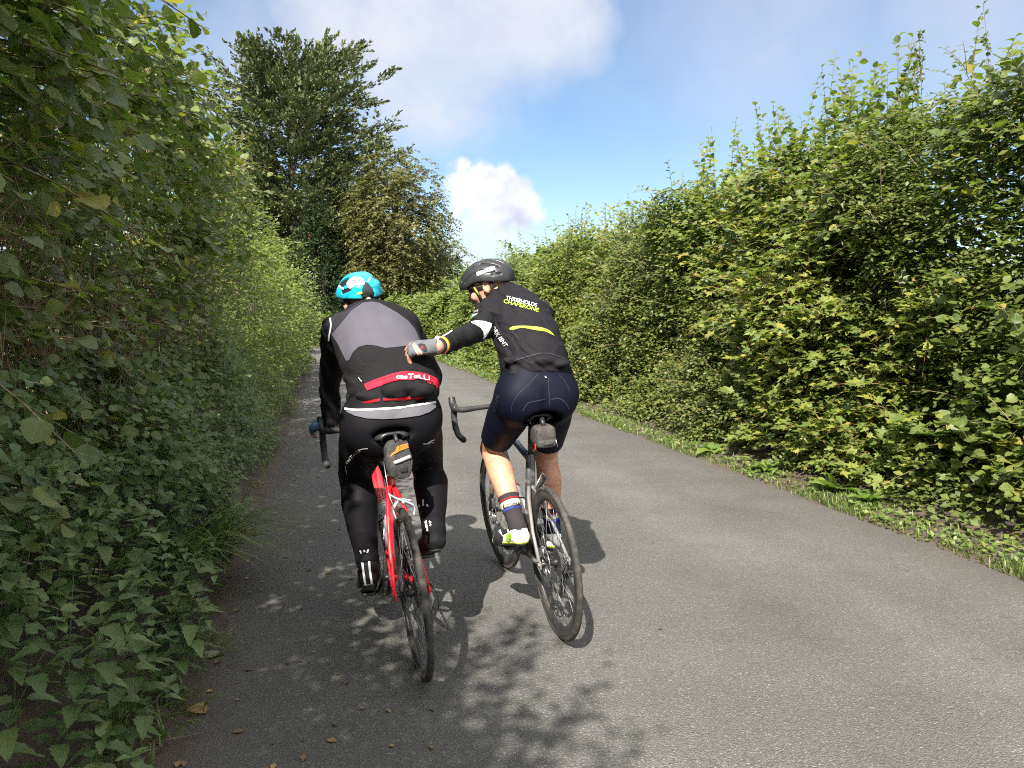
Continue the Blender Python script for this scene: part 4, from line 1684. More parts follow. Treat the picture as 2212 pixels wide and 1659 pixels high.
def shell_one(q, d):
    d = d + .0016 * np.cos(np.arctan2(q[:, 0], q[:, 2]) * 7)
    m = np.abs(q[:, 0])
    qs = np.stack([m, q[:, 1], q[:, 2]], 1)
    # side lobes with a hole each, wedge gaps between the lobes and the crown, long vents over the top, notch at the nape
    d = smax(d, -slot(qs, (.072, -.100, .010), (.098, -.060, .012), .0085, .0105), .003)
    d = smax(d, -slot(qs, (.050, -.105, .055), (.100, -.050, .050), .006, .019), .003)
    d = smax(d, -slot(qs, (.070, -.070, .075), (.095, .010, .060), .014, .015), .003)
    d = smax(d, -slot(qs, (.030, -.050, .110), (.036, .060, .100), .007, .012), .003)
    d = smax(d, -slot(qs, (.0, -.02, .11), (.0, .10, .08), .010, .012), .003)
    d = smax(d, -slot(qs, (.070, .04, .080), (.075, .10, .050), .011, .009), .003)
    d = smax(d, -slot(qs, (.0, -.14, .022), (.0, -.13, -.03), .010, .034), .003)
    return d


ho1, sh1, hb1, hbb1, hc1 = helmet(r, HC1, HF1, (.108, .142, .108), (0, -.004, .030), shell_one, M_teal, M_hblack)
ZH = zc(800, 660, 2212 / 200)
dec('number_sticker', poly2(ZH([(745, 545), (775, 480), (870, 400), (960, 360), (1060, 375), (1150, 390), (1205, 450), (1225, 530), (1205, 580), (1090, 600), (1010, 580), (930, 630), (830, 700), (790, 650)]), 1.6), hbb1, M_print, .003, ho1)
dec('number_print', text2('1806', ZH([(985, 505)])[0], 8.6, -16, .2, .95), hbb1, M_ink, .0045, ho1)
for q in ([(525, 620), (600, 655), (670, 685)], [(1395, 375), (1365, 430), (1330, 490)]):
    dec('white_flash', line2(ZH(q), 3.6), hbb1, M_print, .003, ho1)
dec('lettering', text2('mojito', ZH([(700, 1020)])[0], 5.6, -63, .1, 1.0), hbb1, M_ink, .003, ho1)
dec('warning_label', poly2(ZH([(1015, 810), (1150, 760), (1185, 800), (1110, 838), (1020, 858)]), 2), hbb1, M_lime, .003, ho1)
# cradle, dial and straps
g1 = lambda x, y, z: HC1 + HF1[0] * x + HF1[1] * y + HF1[2] * z
MB().tube(bez([g1(-.083, -.01, .010), g1(-.070, -.072, .0), g1(0, -.112, -.018), g1(.070, -.072, .0), g1(.083, -.01, .010)], 6), .010, 8, flat=(.4, 1.0)).build('cradle', M_gloved, ho1, off=r.base)
ax_ = Vector(-HF1[1])
MB().ring(Vector(g1(0, -.118, -.018)), ax_, [(-.006, .001), (-.006, .016), (.004, .016), (.006, .012), (.006, .001)], 20, closed=False).build('fit_dial', M_black, ho1, off=r.base)
dd = MB().ring(Vector(g1(0, -.1255, -.018)), ax_, [(0, .001), (0, .0085)], 16, closed=False)
dd.build('dial_badge', M_print, ho1, off=r.base)
for s_ in (-1, 1):
    MB().tube([g1(s_ * .078, -.055, .02), g1(s_ * .074, -.01, -.05), g1(s_ * .045, .055, -.105)], .007, 6, flat=(.25, 1)).build('strap', M_black, ho1, off=r.base)
    MB().tube([g1(s_ * .078, .055, .02), g1(s_ * .074, -.005, -.05)], .007, 6, flat=(.25, 1)).build('strap', M_black, ho1, off=r.base)


def hair_cap(person, HC, HF, cutz):
    c = HC + HF[2] * .034 + HF[1] * -.012

    def fn(P):
        q = (P - HC) @ HF.T
        d = smin(ell(P, c, (.079, .100, .091), HF), ell(P, HC + HF[1] * -.055 - HF[2] * .045, (.055, .045, .05), HF), .03)
        d = d + .001 * np.sin(P @ A3(900, 700, 1100)) * np.sin(P @ A3(-500, 1300, 300))
        lim = cutz + .065 * np.clip(q[:, 1] / .05, 0, 1) - .05 * np.clip((-q[:, 1] - .02) / .05, 0, 1)
        return smax(d, lim - q[:, 2], .004)
    lo, hi = bbox([HC], .15)
    return person.mesh('hair', fn, lo, hi, .004, M_hair)


hair_cap(r, HC1, HF1, -.01)

# ================================================================== rider two: black helmet, black jersey, midnight shorts, reaching out
r = Rider(bk2, 'cyclist in black helmet and bare calves, left arm stretched out pushing his companion', (0, 0, 0))
P2 = r
r.base = seen(1157, 892, 3.32)
r.root.location = r.base
off = r.base
rt0, rt1 = nrm(A3(1, .03, .05)), nrm(A3(.97, .20, .06))
TR2 = Trunk([seen(1158, 876, 3.385), seen(1158, 852, 3.39), seen(1158, 806, 3.40), seen(1148, 757, 3.45), seen(1130, 708, 3.57), seen(1112, 668, 3.68), seen(1094, 640, 3.78)],
            [.140, .152, .148, .142, .146, .138, .062], [.085, .112, .112, .108, .108, .090, .062], [rt0, rt0, rt0, rt0 * .6 + rt1 * .4, rt1, rt1, rt1])
shL, shR = seen(1052, 674, 3.64), seen(1170, 682, 3.73)
# where the pushing hand meets the companion's back
hit, hn = cast(jb1, 892, 766)
hit = np.array(hit)
hn = np.array(hn)
if hn @ (A3(0, 0, CAM_H) - hit) < 0:
    hn = -hn
dep_hit = float((Vector(hit) - CAMP).dot(cam_dir(1106, 829.5)[0]))
wrL = seen(944, 749, dep_hit - .055)
elL = seen(1042, 712, 3.44)
hoodR = r.loc(B2['hw'], B2['hy'] + .01, B2['hz'] - .03)
wrR = hoodR + A3(0, -.09, .05)
elR = ik(shR, wrR, .29, .26, A3(.15, 0, -.8))
hipL, hipR = TR2.c[2] - rt0 * .082, TR2.c[2] + rt0 * .082
pedL, pedR = r.loc(-.125, .41 + B2['crank'][0], .272 + B2['crank'][1]), r.loc(.125, .41 - B2['crank'][0], .272 - B2['crank'][1])
ankL, ankR = pedL - r.fwd * .115 + r.up * .125 - r.right * .0, pedR - r.fwd * .125 + r.up * .135
knL = ik(hipL, ankL, .43, .42, r.fwd - r.right * .16)
knR = ik(hipR, ankR, .43, .42, r.fwd + r.right * .05)
LG2 = [leg_chain(hipL, knL, ankL, r.fwd, (.090, .088, .070, .057, .061, .050, .037)), leg_chain(hipR, knR, ankR, r.fwd, (.090, .088, .070, .056, .059, .049, .037))]
AR2 = [([shL, shL * .5 + elL * .5, elL, elL * .62 + wrL * .38, wrL], [.054, .048, .042, .041, .028]), ([shR, shR * .5 + elR * .5, elR, elR * .6 + wrR * .4, wrR], [.054, .046, .039, .037, .027])]
HC2 = seen(1056, 618, 3.83)
HF2 = frame_of(nrm(r.fwd * .52 + A3(-.83, 0, -.34)), nrm(A3(-.30, .10, 1)))
neck2 = [TR2.c[-1] - r.up * .02, HC2 - HF2[2] * .04 - HF2[1] * .03]
al = nrm(hit + hn * .036 - wrL)
bk_ = nrm(hn - al * (hn @ al))
HFL2 = np.stack([np.cross(bk_, al), al, bk_])
if HFL2[0][2] < 0:
    HFL2[0] *= -1
HLF2 = hand_prims(wrL, HFL2, -1, [(.10, .62, .55), (.16, .66, .55), (.30, .75, .55), (.42, .85, .55)], .10, 1.04, (.45, .35))
alR = nrm(hoodR + r.fwd * .03 - r.up * .012 - wrR)
bkR = nrm(r.right * .75 + r.up * .66)
bkR = nrm(bkR - alR * (bkR @ alR))
HFR2 = np.stack([np.cross(alR, bkR), alR, bkR])
if HFR2[0] @ r.right > 0:
    HFR2[0] *= -1
HRF2 = hand_prims(wrR, HFR2, 1, [(.45, .9, .7), (.55, .95, .7), (.6, .95, .7), (.65, .95, .7)], .02)
FT2 = []
for ank, ped, out in ((ankL, pedL, -.10), (ankR, pedR, .10)):
    ball = ped + r.up * .034 + r.fwd * .01 + r.right * out * .25
    heel, al_, toe = foot_prims(ank, ball, 0)
    FT2.append((ank, ball, heel, toe))


SADF2 = np.array(P2.M.to_3x3()).T


def lower2(P, g=0.0):
    d = smin(TR2(P), glutes(P, hipL, hipR, -r.fwd * .55, .092), .06)
    for pts, rs in LG2:
        d = smin(d, chain(P, pts, rs), .03)
    mid = (hipL + hipR) / 2 - r.fwd * .125
    w_ = np.exp(-(((P - mid) @ r.fwd) / .05) ** 2) * np.clip((mid[2] + .05 - P[:, 2]) / .07, 0, 1)
    d = d + .010 * np.exp(-(((P - mid) @ rt0) / .014) ** 2) * w_ - g
    return smax(d, -ell(P, r.loc(0, .03, .968), np.array((.082, .13, .040)) + .007 - g, SADF2), .02)


def body2(P):
    d = lower2(P)
    for pts, rs in AR2:
        d = smin(d, chain(P, pts, rs), .008)
    d = smin(d, chain(P, neck2, [.055, .053]), .03)
    d = smin(d, head_sdf(P, HC2, HF2), .018)
    for s_ in (-1, 1):
        d = smin(d, ear_sdf(P, HC2, HF2, s_), .004)
    d = smin(d, hand_sdf(P, wrL, HFL2, HLF2, 1.02), .012)
    d = smin(d, hand_sdf(P, wrR, HFR2, HRF2), .012)
    for ft in FT2:
        d = smin(d, foot_sdf(P, ft, -.007), .02)
    return d


allp = [hipL, hipR, knL, knR, ankL, ankR, shL, shR, elL, elR, wrL, wrR, HC2, FT2[0][2], FT2[1][2], FT2[0][3], FT2[1][3], hit, hoodR]
lo, hi = bbox(allp, .15)
r.mesh('body', body2, lo, hi, .0072, M_skin)
sp_ax2 = nrm(TR2.c[3] - TR2.c[5])
ZB = ZA
hem2 = seen(1158, 806, 3.29)


def puff(zx, zy, dep):
    (a, b), = ZB([(zx, zy)])
    return seen(a, b, dep)


def jersey2(P):
    d = TR2(P) - .012
    for c_, rr in ((puff(1640, 800, 3.31), (.060, .030, .020)), (puff(1840, 805, 3.30), (.060, .032, .022)), (puff(1970, 825, 3.315), (.04, .035, .02))):
        d = smin(d, ell(P, c_, rr), .014)
    for pts, rs in AR2:
        e = pts[0] + (pts[2] - pts[0]) * .56
        sl = chain(P, [pts[0], pts[1] + (pts[2] - pts[1]) * .3], [rs[0] + .007, rs[1] + .011])
        d = smin(d, smax(sl, plane(P, e, nrm(pts[1] - pts[0])), .004), .03)
    t = np.clip(((P - TR2.c[6]) @ rt1 + .02) / .12, 0, 1)
    d = d + (fold(P, (62, -20, 66), .0048, .2) + fold(P, (20, 0, 110), .002, 1.)) * (1 - t) + (fold(P, (16, 10, 58), .0034, 1.2) + fold(P, (-40, 0, 70), .0018, .3)) * t
    d = smax(d, plane(P, hem2, sp_ax2), .005)
    return smax(d, plane(P, neck2[0] + (neck2[1] - neck2[0]) * .42, nrm(neck2[1] - neck2[0])), .005)


lo, hi = bbox([*TR2.c, shL, shR, elL, elR], .17)
_, jv2, jf2 = r.mesh('jersey', jersey2, lo, hi, .006, M_jersey2)
# gripper hem under the jersey


def hemfn(P):
    d = TR2(P) - .0055
    return smax(smax(d, plane(P, hem2 + sp_ax2 * .022, sp_ax2), .003), -plane(P, hem2 - sp_ax2 * .02, sp_ax2), .003)


lo, hi = bbox([TR2.c[3], TR2.c[5]], .2)
r.mesh('hem', hemfn, lo, hi, .0055, M_hem2)


def shorts(P):
    d = lower2(P, .0075)
    d = smax(d, plane(P, TR2.c[5], -sp_ax2), .008)
    for pts, rs in LG2:
        n_ = nrm(pts[3] - pts[1])
        e = pts[0] + (pts[3] - pts[0]) * .80
        near = (np.linalg.norm(P - pts[3], axis=1) < .20) | (np.linalg.norm(P - pts[5], axis=1) < .22) | (np.linalg.norm(P - pts[-1], axis=1) < .25)
        d = np.where(near, smax(d, plane(P, e, n_), .004), d)
    return d


lo, hi = bbox([*TR2.c[:6], hipL, hipR, knL, knR], .15)
_, sv2, sf2 = r.mesh('shorts', shorts, lo, hi, .0065, M_shorts)
# arm warmers, left one topped by a white band
for i, (pts, rs) in enumerate(AR2):
    top = pts[0] + (pts[2] - pts[0]) * .46

    def warm(P, pts=pts, rs=rs, top=top):
        d = chain(P, pts, [q + .005 for q in rs[:-1]] + [rs[-1] + .012])
        d = d + fold(P, (75, 30, 20), .0034, .7)
        d = smax(d, -plane(P, top, nrm(pts[2] - pts[0])), .003)
        return smax(d, plane(P, pts[-1] + (pts[-2] - pts[-1]) * .16, nrm(pts[-1] - pts[-2])), .003)
    lo, hi = bbox(pts, .08)
    _, v_, f_ = r.mesh('arm_warmer', warm, lo, hi, .005, M_warmer)
    if i == 0:
        wv2, wf2 = v_, f_
wb2 = bvh_of(wv2, wf2)
jb2 = bvh_of(jv2, jf2)
sb2 = bvh_of(sv2, sf2)
Zh = zc(1120, 620, 2212 / 320)
dec('white_band', poly2(Zh([(350, 1292), (480, 1268), (630, 1275), (745, 1310), (735, 1370), (690, 1450), (640, 1540), (600, 1565), (610, 1500), (605, 1440), (560, 1390), (470, 1335), (390, 1300)]), 3), wb2, M_whitec, .004)
Z5 = zc(960, 820, 2212 / 220)
dec('reflective_print', line2(Z5([(1180, 355), (1300, 290), (1420, 235), (1600, 150), (1720, 70)]), 2.4), wb2, M_pipe, .003)
# cuff, watch
wd = nrm(wrL - elL)
MB().tube([wrL - wd * .046, wrL - wd * .028], [.0375, .0345], 20).build('cuff_lining', M_orangec, r.root, off=off)
wa = MB().tube([wrL - wd * .026, wrL - wd * .006], .0335, 24)
wo_ = wa.build('watch_strap', M_gloved, r.root, off=off)
wc = wrL - wd * .016 + bk_ * .034
rotw = Matrix((HFL2[0], al, bk_)).transposed()
MB().box(wc, (.034, .020, .007), rotw, bev=.002).build('watch_case', M_refl, wo_, off=off)
for w0, F, fg in ((wrL, HFL2, HLF2), (wrR, HFR2, HRF2)):
    lo, hi = bbox([p for q in fg for p in q[0]] + [w0], .05)
    o, v_, f_ = r.mesh('glove', glove_fn(w0 + F[1] * .012, F, [(p, q) for p, q in fg], 3, .003, 1.0), lo, hi, .0032, M_glove)
    if w0 is wrL:
        gb = bvh_of(v_, f_)
        dec('glove_opening', poly2(Z5([(745, 440), (790, 430), (940, 620), (935, 670), (890, 685), (760, 500)]), 1.5), gb, M_skin, .002, o)
        dec('opening_piping', line2(Z5([(730, 430), (780, 415), (870, 530), (950, 620), (940, 690), (890, 690), (770, 530), (735, 440)]), 1.3), gb, M_refl, .003, o)
        dec('wrist_tab', poly2(Z5([(850, 430), (930, 395), (1040, 410), (1095, 520), (1060, 590), (1000, 590), (930, 520)]), 2), gb, M_gloved, .003, o)
        dec('tab_badge', poly2(Z5([(945, 480), (985, 455), (1015, 490), (990, 530), (955, 520)]), 1.5), gb, M_sockr, .0045, o)
        for q in ([(400, 450), (412, 520), (415, 590)], [(405, 620), (425, 700)], [(560, 560), (660, 700), (720, 640)], [(520, 720), (640, 690), (780, 760)]):
            dec('glove_seam', line2(Z5(q), .9), gb, M_gloved, .002, o)

# jersey prints
dec('lettering', text2('THREEHOLDS', Zh([(1270, 925)])[0], 7.6, 14.5, .0, 1.02, .0003, .02), jb2, M_print)
dec('lettering', text2('CHAPERONE', Zh([(1265, 998)])[0], 8.2, 15, .0, 1.15, .0003, .02), jb2, M_lime)
dec('lime_stripe', strip(Zh([(1060, 1390), (1150, 1355), (1370, 1350), (1600, 1375), (1750, 1430), (1850, 1530)]), Zh([(1078, 1418), (1150, 1410), (1290, 1382), (1500, 1420), (1680, 1448), (1840, 1520)]), 40, 3), jb2, M_lime)
dec('lettering', text2('WORK ISNT', Zh([(855, 1490)])[0], 9.0, 56, .1, .92, -.0012, .02), jb2, M_print)
dec('sleeve_stripe', line2(Zh([(352, 1260), (420, 1175), (520, 1130), (620, 1135), (690, 1190), (725, 1270)]), 3.0), jb2, M_print)
dec('sleeve_stripe', line2(Zh([(360, 1275), (425, 1190), (520, 1148), (615, 1152), (682, 1205), (716, 1280)]), 1.1), jb2, M_green, .0025)
dec('lettering', text2('WILD', Zh([(390, 1155)])[0], 6.0, -56, .1), jb2, M_print)
dec('lettering', text2('you', Zh([(480, 1090)])[0], 5.0, -20, .1), jb2, M_print)
dec('sleeve_flash', strip(Zh([(440, 905), (410, 970), (370, 1030), (345, 1110)]), Zh([(478, 915), (465, 985), (415, 1050), (352, 1160)]), 20, 3), jb2, M_print)
dec('sleeve_flash', strip(Zh([(400, 935), (365, 1000), (345, 1060)]), Zh([(408, 975), (372, 1030), (348, 1090)]), 16, 2), jb2, M_green)
dec('pocket_seam', line2(Zh([(1110, 1435), (1150, 1500), (1210, 1550), (1240, 1600)]), .8), jb2, M_seam)
Zs = ZA
dec('hem_seam', line2(Zs([(1505, 880), (1560, 830), (1660, 790), (1850, 750), (2030, 800)]), 1.6), jb2, M_seam, .003)
# shorts: seams, gripper marks
dec('seam', line2(Zs([(1880, 930), (1878, 1000), (1884, 1080), (1886, 1150)]), .9), sb2, M_seam)
dec('seam', line2(Zs([(1800, 905), (1720, 990), (1640, 1070), (1600, 1140), (1596, 1200)]), .9), sb2, M_seam)
dec('seam', line2(Zs([(1950, 905), (2000, 960), (2040, 1040)]), .9), sb2, M_seam)
dec('stitching', line2(Zs([(1680, 1190), (1720, 1130), (1800, 1110), (1850, 1100)]), 2.0), sb2, M_seam)
dec('stitching', line2(Zs([(1900, 1100), (1960, 1095), (2010, 1130), (2035, 1180)]), 2.0), sb2, M_seam)
dec('brand_tab', line2(Zs([(1850, 924), (1860, 936)]), 2.2), sb2, M_pipe, .003)
dec('brand_tab', line2(Zs([(1640, 1400), (1628, 1428)]), 1.8), sb2, M_pipe, .003)
dec('lettering', text2('SOIGNE', Zs([(1478, 1130)])[0], 7.5, -78, 0, 1.0), sb2, M_seam, .002)

# socks with their bands, shoes
for i, (ft, (pts, rs)) in enumerate(zip(FT2, LG2)):
    n_ = nrm(pts[-1] - pts[-3])
    top = pts[-1] - n_ * .155

    def sock(P, pts=pts, rs=rs, top=top, n_=n_, ft=ft):
        d = smin(chain(P, pts[4:], [q + .003 for q in rs[4:]]), foot_sdf(P, ft, -.004), .02)
        return smax(smax(d, -plane(P, top, n_), .003), plane(P, pts[-1] + n_ * .06, n_), .01)
    lo, hi = bbox([top, *ft], .08)
    so_, v_, f_ = r.mesh('sock', sock, lo, hi, .0045, M_sock if i == 0 else M_sockd)
    sbv = bvh_of(v_, f_)
    vv = v_ - r.base
    t_ = (v_ - top) @ n_
    for a_, b_, m_ in ((.022, .028, M_sockr), (.032, .062, M_cream), (.067, .074, M_sockb)):
        def ringf(P, a_=a_, b_=b_, sock=sock, top=top, n_=n_):
            return smax(smax(sock(P) - .0016, plane(P, top + n_ * b_, n_), .0015), -plane(P, top + n_ * a_, n_), .0015)
        lo, hi = bbox([top + n_ * a_, top + n_ * b_], .075)
        r.mesh('sock_band', ringf, lo, hi, .0034, m_, so_)
    cpx = top + n_ * .047
    # picture position of the band centre
    d3 = Vector(cpx) - CAMP
    fwv = cam_dir(1106, 829.5)[0]
    a = R_(YAW)
    rv = Vector((math.cos(a), -math.sin(a), 0))
    uv = rv.cross(fwv)
    px, py = 1106 + FPX * d3.dot(rv) / d3.dot(fwv), 829.5 - FPX * d3.dot(uv) / d3.dot(fwv)
    ang = math.degrees(math.atan2(-(Vector(n_).dot(rv)), -Vector(n_).dot(uv) * -1)) if False else 0
    dec('lettering', text2('LOOK', (px + 2, py), 8.5, -6 if i == 0 else 0, .2, 1.15, .0, .03), sbv, M_ink, .0036, so_)

    def shoe(P, ft=ft, n_=n_, pts=pts):
        d = foot_sdf(P, ft, .004)
        ank, ball, heel, toe = ft
        fwx = nrm(A3(*(ball - heel)[:2], 0))
        # opening sloping up towards the heel tab
        o = ank + A3(0, 0, -.004)
        d = smax(d, plane(P, o, nrm(A3(0, 0, 1) * 1.0 + fwx * -.25 * -1)), .004)
        return smax(d, -plane(P, (heel + ball) / 2 - A3(0, 0, .014), nrm(np.cross(np.cross(ball - heel, A3(0, 0, 1)), ball - heel))), .003)
    lo, hi = bbox(ft, .07)
    sho, v_, f_ = r.mesh('shoe', shoe, lo, hi, .004, M_shoe)
    ank, ball, heel, toe = ft
    upn = nrm(np.cross(np.cross(ball - heel, A3(0, 0, 1)), ball - heel))

    def solef(P, ft=ft, upn=upn):
        ank, ball, heel, toe = ft
        d = foot_sdf(P, ft, .006)
        p0 = (heel + ball) / 2 - upn * .014
        return smax(smax(d, plane(P, p0 + upn * .004, upn), .003), -plane(P, p0 - upn * .010, upn), .003)
    r.mesh('sole', solef, lo, hi, .004, M_sole, sho)

    def stripef(P, ft=ft, upn=upn):
        ank, ball, heel, toe = ft
        d = foot_sdf(P, ft, .0055)
        p0 = (heel + ball) / 2 - upn * .010
        return smax(smax(d, plane(P, p0 + upn * .008, upn), .002), -plane(P, p0 - upn * .002, upn), .002)
    r.mesh('shoe_welt', stripef, lo, hi, .0035, M_yel, sho)
    shb = bvh_of(v_, f_)
    if i == 0:
        Zf = zc(1180, 1080, 4.88)
        dec('heel_tab', poly2(Zf([(505, 1150), (620, 1140), (605, 1195), (545, 1200)]), 2), shb, M_gloved, .002, sho)
        dec('heel_badge', poly2(Zf([(550, 1160), (598, 1155), (592, 1176), (560, 1178)]), 2), shb, M_sockr, .0035, sho)
        dec('toe_panel', poly2([(1064, 1158), (1078, 1148), (1088, 1160), (1084, 1176), (1066, 1176)], 2), shb, M_gloved, .002, sho)
        dec('side_mesh', poly2([(1094, 1156), (1104, 1150), (1106, 1160), (1100, 1172), (1094, 1168)], 2), shb, M_lime, .002, sho)
        dec('buckle', poly2([(1082, 1144), (1094, 1140), (1098, 1150), (1086, 1156)], 2), shb, M_gloved, .0025, sho)
    MB().box(ft[1] - r.up * .028, (.04, .055, .010), bev=.003).build('cleat', M_black, sho, off=off)


# black helmet: long ribs and slots running front to back
def shell_two(q, d):
    m = np.abs(q[:, 0])
    qs = np.stack([m, q[:, 1], q[:, 2]], 1)
    for a_, b_, r0, r1_ in (((.0, -.125, .055), (.0, -.05, .105), .009, .011), ((.0, .0, .11), (.0, .11, .07), .010, .012), ((.034, -.115, .050), (.036, -.03, .105), .008, .0105), ((.034, .02, .105), (.036, .115, .055), .009, .010),
                            ((.064, -.100, .040), (.070, -.02, .082), .0075, .0105), ((.068, .025, .082), (.068, .105, .040), .009, .009), ((.088, -.080, .022), (.100, -.015, .050), .007, .0095), ((.098, .02, .050), (.088, .085, .025), .008, .007),
                            ((.075, -.105, .004), (.095, -.070, .012), .006, .007)):
        d = smax(d, -slot(qs, a_, b_, r0, r1_), .0025)
    return d


ho2, sh2, hb2, hbb2, hc2 = helmet(r, HC2, HF2, (.104, .145, .108), (0, .002, .026), shell_two, M_hmatte, M_foam)
dec('white_sticker', poly2(Zh([(492, 435), (600, 385), (720, 335), (800, 318), (818, 372), (740, 400), (620, 440), (510, 490)]), 1.8), hbb2, M_print, .0035, ho2)
g2 = lambda x, y, z: HC2 + HF2[0] * x + HF2[1] * y + HF2[2] * z
for s_ in (-1, 1):
    MB().tube([g2(s_ * .082, .050, .030), g2(s_ * .078, .035, -.04), g2(s_ * .050, .040, -.105)], .0075, 6, flat=(.25, 1)).build('strap', M_black, ho2, off=off)
    MB().tube([g2(s_ * .0845, .047, .012), g2(s_ * .0815, .037, -.032)], .0038, 6, flat=(.45, 1)).build('strap_stripe', M_lime, ho2, off=off)
    MB().tube([g2(s_ * .080, -.050, .025), g2(s_ * .079, -.035, -.03), g2(s_ * .052, .036, -.100)], .0075, 6, flat=(.25, 1)).build('strap', M_black, ho2, off=off)
MB().tube(bez([g2(-.080, -.02, .022), g2(-.068, -.080, .01), g2(0, -.112, .0), g2(.068, -.080, .01), g2(.080, -.02, .022)], 6), .006, 8, flat=(.4, 1)).build('cradle', M_black, ho2, off=off)
MB().ring(Vector(g2(0, -.112, -.004)), Vector(-HF2[1]), [(-.005, .001), (-.005, .013), (.006, .012), (.006, .001)], 16, closed=False).build('fit_dial', M_refl, ho2, off=off)
hair_cap(r, HC2, HF2, -.006)
# glasses
gm_ = MB()
gl_ = None
for s_ in (-1, 1):
    ring_ = [g2(s_ * (.033 + .027 * math.cos(t)), .104 - .018 * abs(.033 + .027 * math.cos(t)) / .06, -.002 + .020 * math.sin(t)) for t in np.linspace(0, 2 * math.pi, 18)]
    gm_.tube(ring_, .0022, 6)
    gm_.tube([g2(s_ * .060, .086, .006), g2(s_ * .078, .05, .008), g2(s_ * .083, -.01, .004)], .0028, 6)
gm_.tube([g2(-.008, .104, .004), g2(.008, .104, .004)], .0022, 6)
gl_ = gm_.build('glasses', M_black, r.root, off=off)
for s_ in (-1, 1):
    lens = [g2(s_ * (.033 + .027 * math.cos(t)), .1035 - .018 * abs(.033 + .027 * math.cos(t)) / .06, -.002 + .020 * math.sin(t)) for t in np.linspace(0, 2 * math.pi, 18)[:-1]]
    add('lens', lens, [list(range(17))], M_lens, gl_, False, off)
# ------------------------------------------------------------------ plants: leaf shapes, shoots, leaf paint
def rows(M):
    return M / np.maximum(np.linalg.norm(M, axis=1, keepdims=True), 1e-9)


def leaf_shape(prof, nr, cols, fold_=.25, curl=.15, serr=0.0, wave=0.0, seed=0):
    """a leaf blade of length 1 along +y: prof(v) half width; folded on the midrib, tip curling down"""
    g = np.random.default_rng(seed)
    us = np.linspace(-1, 1, cols)
    V, L = [], []
    for i in range(nr):
        v = i / (nr - 1)
        w_ = prof(v) * (1 + (serr if i % 2 else -serr) * (0 < i < nr - 1))
        for u in us:
            x = u * w_
            z = abs(u) * w_ * fold_ - curl * v * v + wave * math.sin(v * 9 + u * 3 + seed) * abs(u) + g.normal(0, .012)
            V.append((x, v, z))
            L.append((u, v, 0))
    F = [[i * cols + j, i * cols + j + 1, (i + 1) * cols + j + 1, (i + 1) * cols + j] for i in range(nr - 1) for j in range(cols - 1)]
    return np.array(V), np.array(F), np.array(L)


def p_round(v):
    return .49 * max(math.sin(math.pi * min(v ** .80, 1)), 0) ** .62 * (1 if v < .93 else (1 - v) / .07 * .8 + .02) + (.02 if v in (0, 1) else 0)


def p_ovate(v):
    return .29 * max(math.sin(math.pi * v ** .60), 0) ** .95 + .010


def p_small(v):
    return .32 * max(math.sin(math.pi * v ** .85), 0) + .02


def lobed(seed=0, nl=5):
    """palmate leaf with five pointed lobes: a fan of triangles round the base"""
    g = np.random.default_rng(seed)
    tips = [(-118, .50), (-58, .80), (0, 1.0), (58, .80), (118, .50)]
    pts = [(0, -.02)]
    prev = None
    out = []
    for i, (a, l) in enumerate(tips):
        a = R_(a)
        for da, k in ((-17, .62), (-9, .80), (0, 1.0), (9, .80), (17, .62)):
            q = a + R_(da)
            out.append((math.sin(q) * l * k * .62, .22 + math.cos(q) * l * k * .74))
        if i < 4:
            am = R_((tips[i][0] + tips[i + 1][0]) / 2)
            out.append((math.sin(am) * .30, .22 + math.cos(am) * .36))
    V = [(0, .22, .0)] + [(x, y, .10 * abs(x) - .16 * y * y + g.normal(0, .02)) for x, y in out] + [(0, 0, .01)]
    n = len(out)
    F = [[0, i + 1, i + 2] for i in range(n - 1)] + [[0, n, n + 1], [0, n + 1, 1]]
    V = np.array(V)
    L = np.stack([np.clip(V[:, 0] * 2, -1, 1), np.clip(V[:, 1], 0, 1), np.zeros(len(V))], 1)
    return V, np.array([f[::-1] for f in F]), L


T_haz = [leaf_shape(p_round, 9, 3, .22, .2, .055, .045, s) for s in range(3)]
T_hazm = [leaf_shape(lambda v: (.10, .44, .46, .05)[int(round(v * 3))], 4, 3, .25, .2, 0, .03, s) for s in range(3)]
T_net = [leaf_shape(p_ovate, 11, 3, .30, .30, .11, .02, s) for s in range(2)]
T_far = [leaf_shape(lambda v: (.10, .34, .04)[int(round(v * 2))], 3, 2, 0, .22, 0, 0, s) for s in range(2)]
T_mid = [leaf_shape(p_small, 3, 3, .3, .2, 0, 0.02, s) for s in range(2)]
T_quad = [leaf_shape(lambda v: (.34, .26)[int(round(v))], 2, 2, 0, .15, 0, 0, s) for s in range(2)]
T_syc = [lobed(s) for s in range(2)]
T_dock = [leaf_shape(lambda v: .19 * math.sin(math.pi * v ** .8) ** .7 + .01 if 0 < v < 1 else .012, 7, 5, .3, .35, 0, .05, 4)]


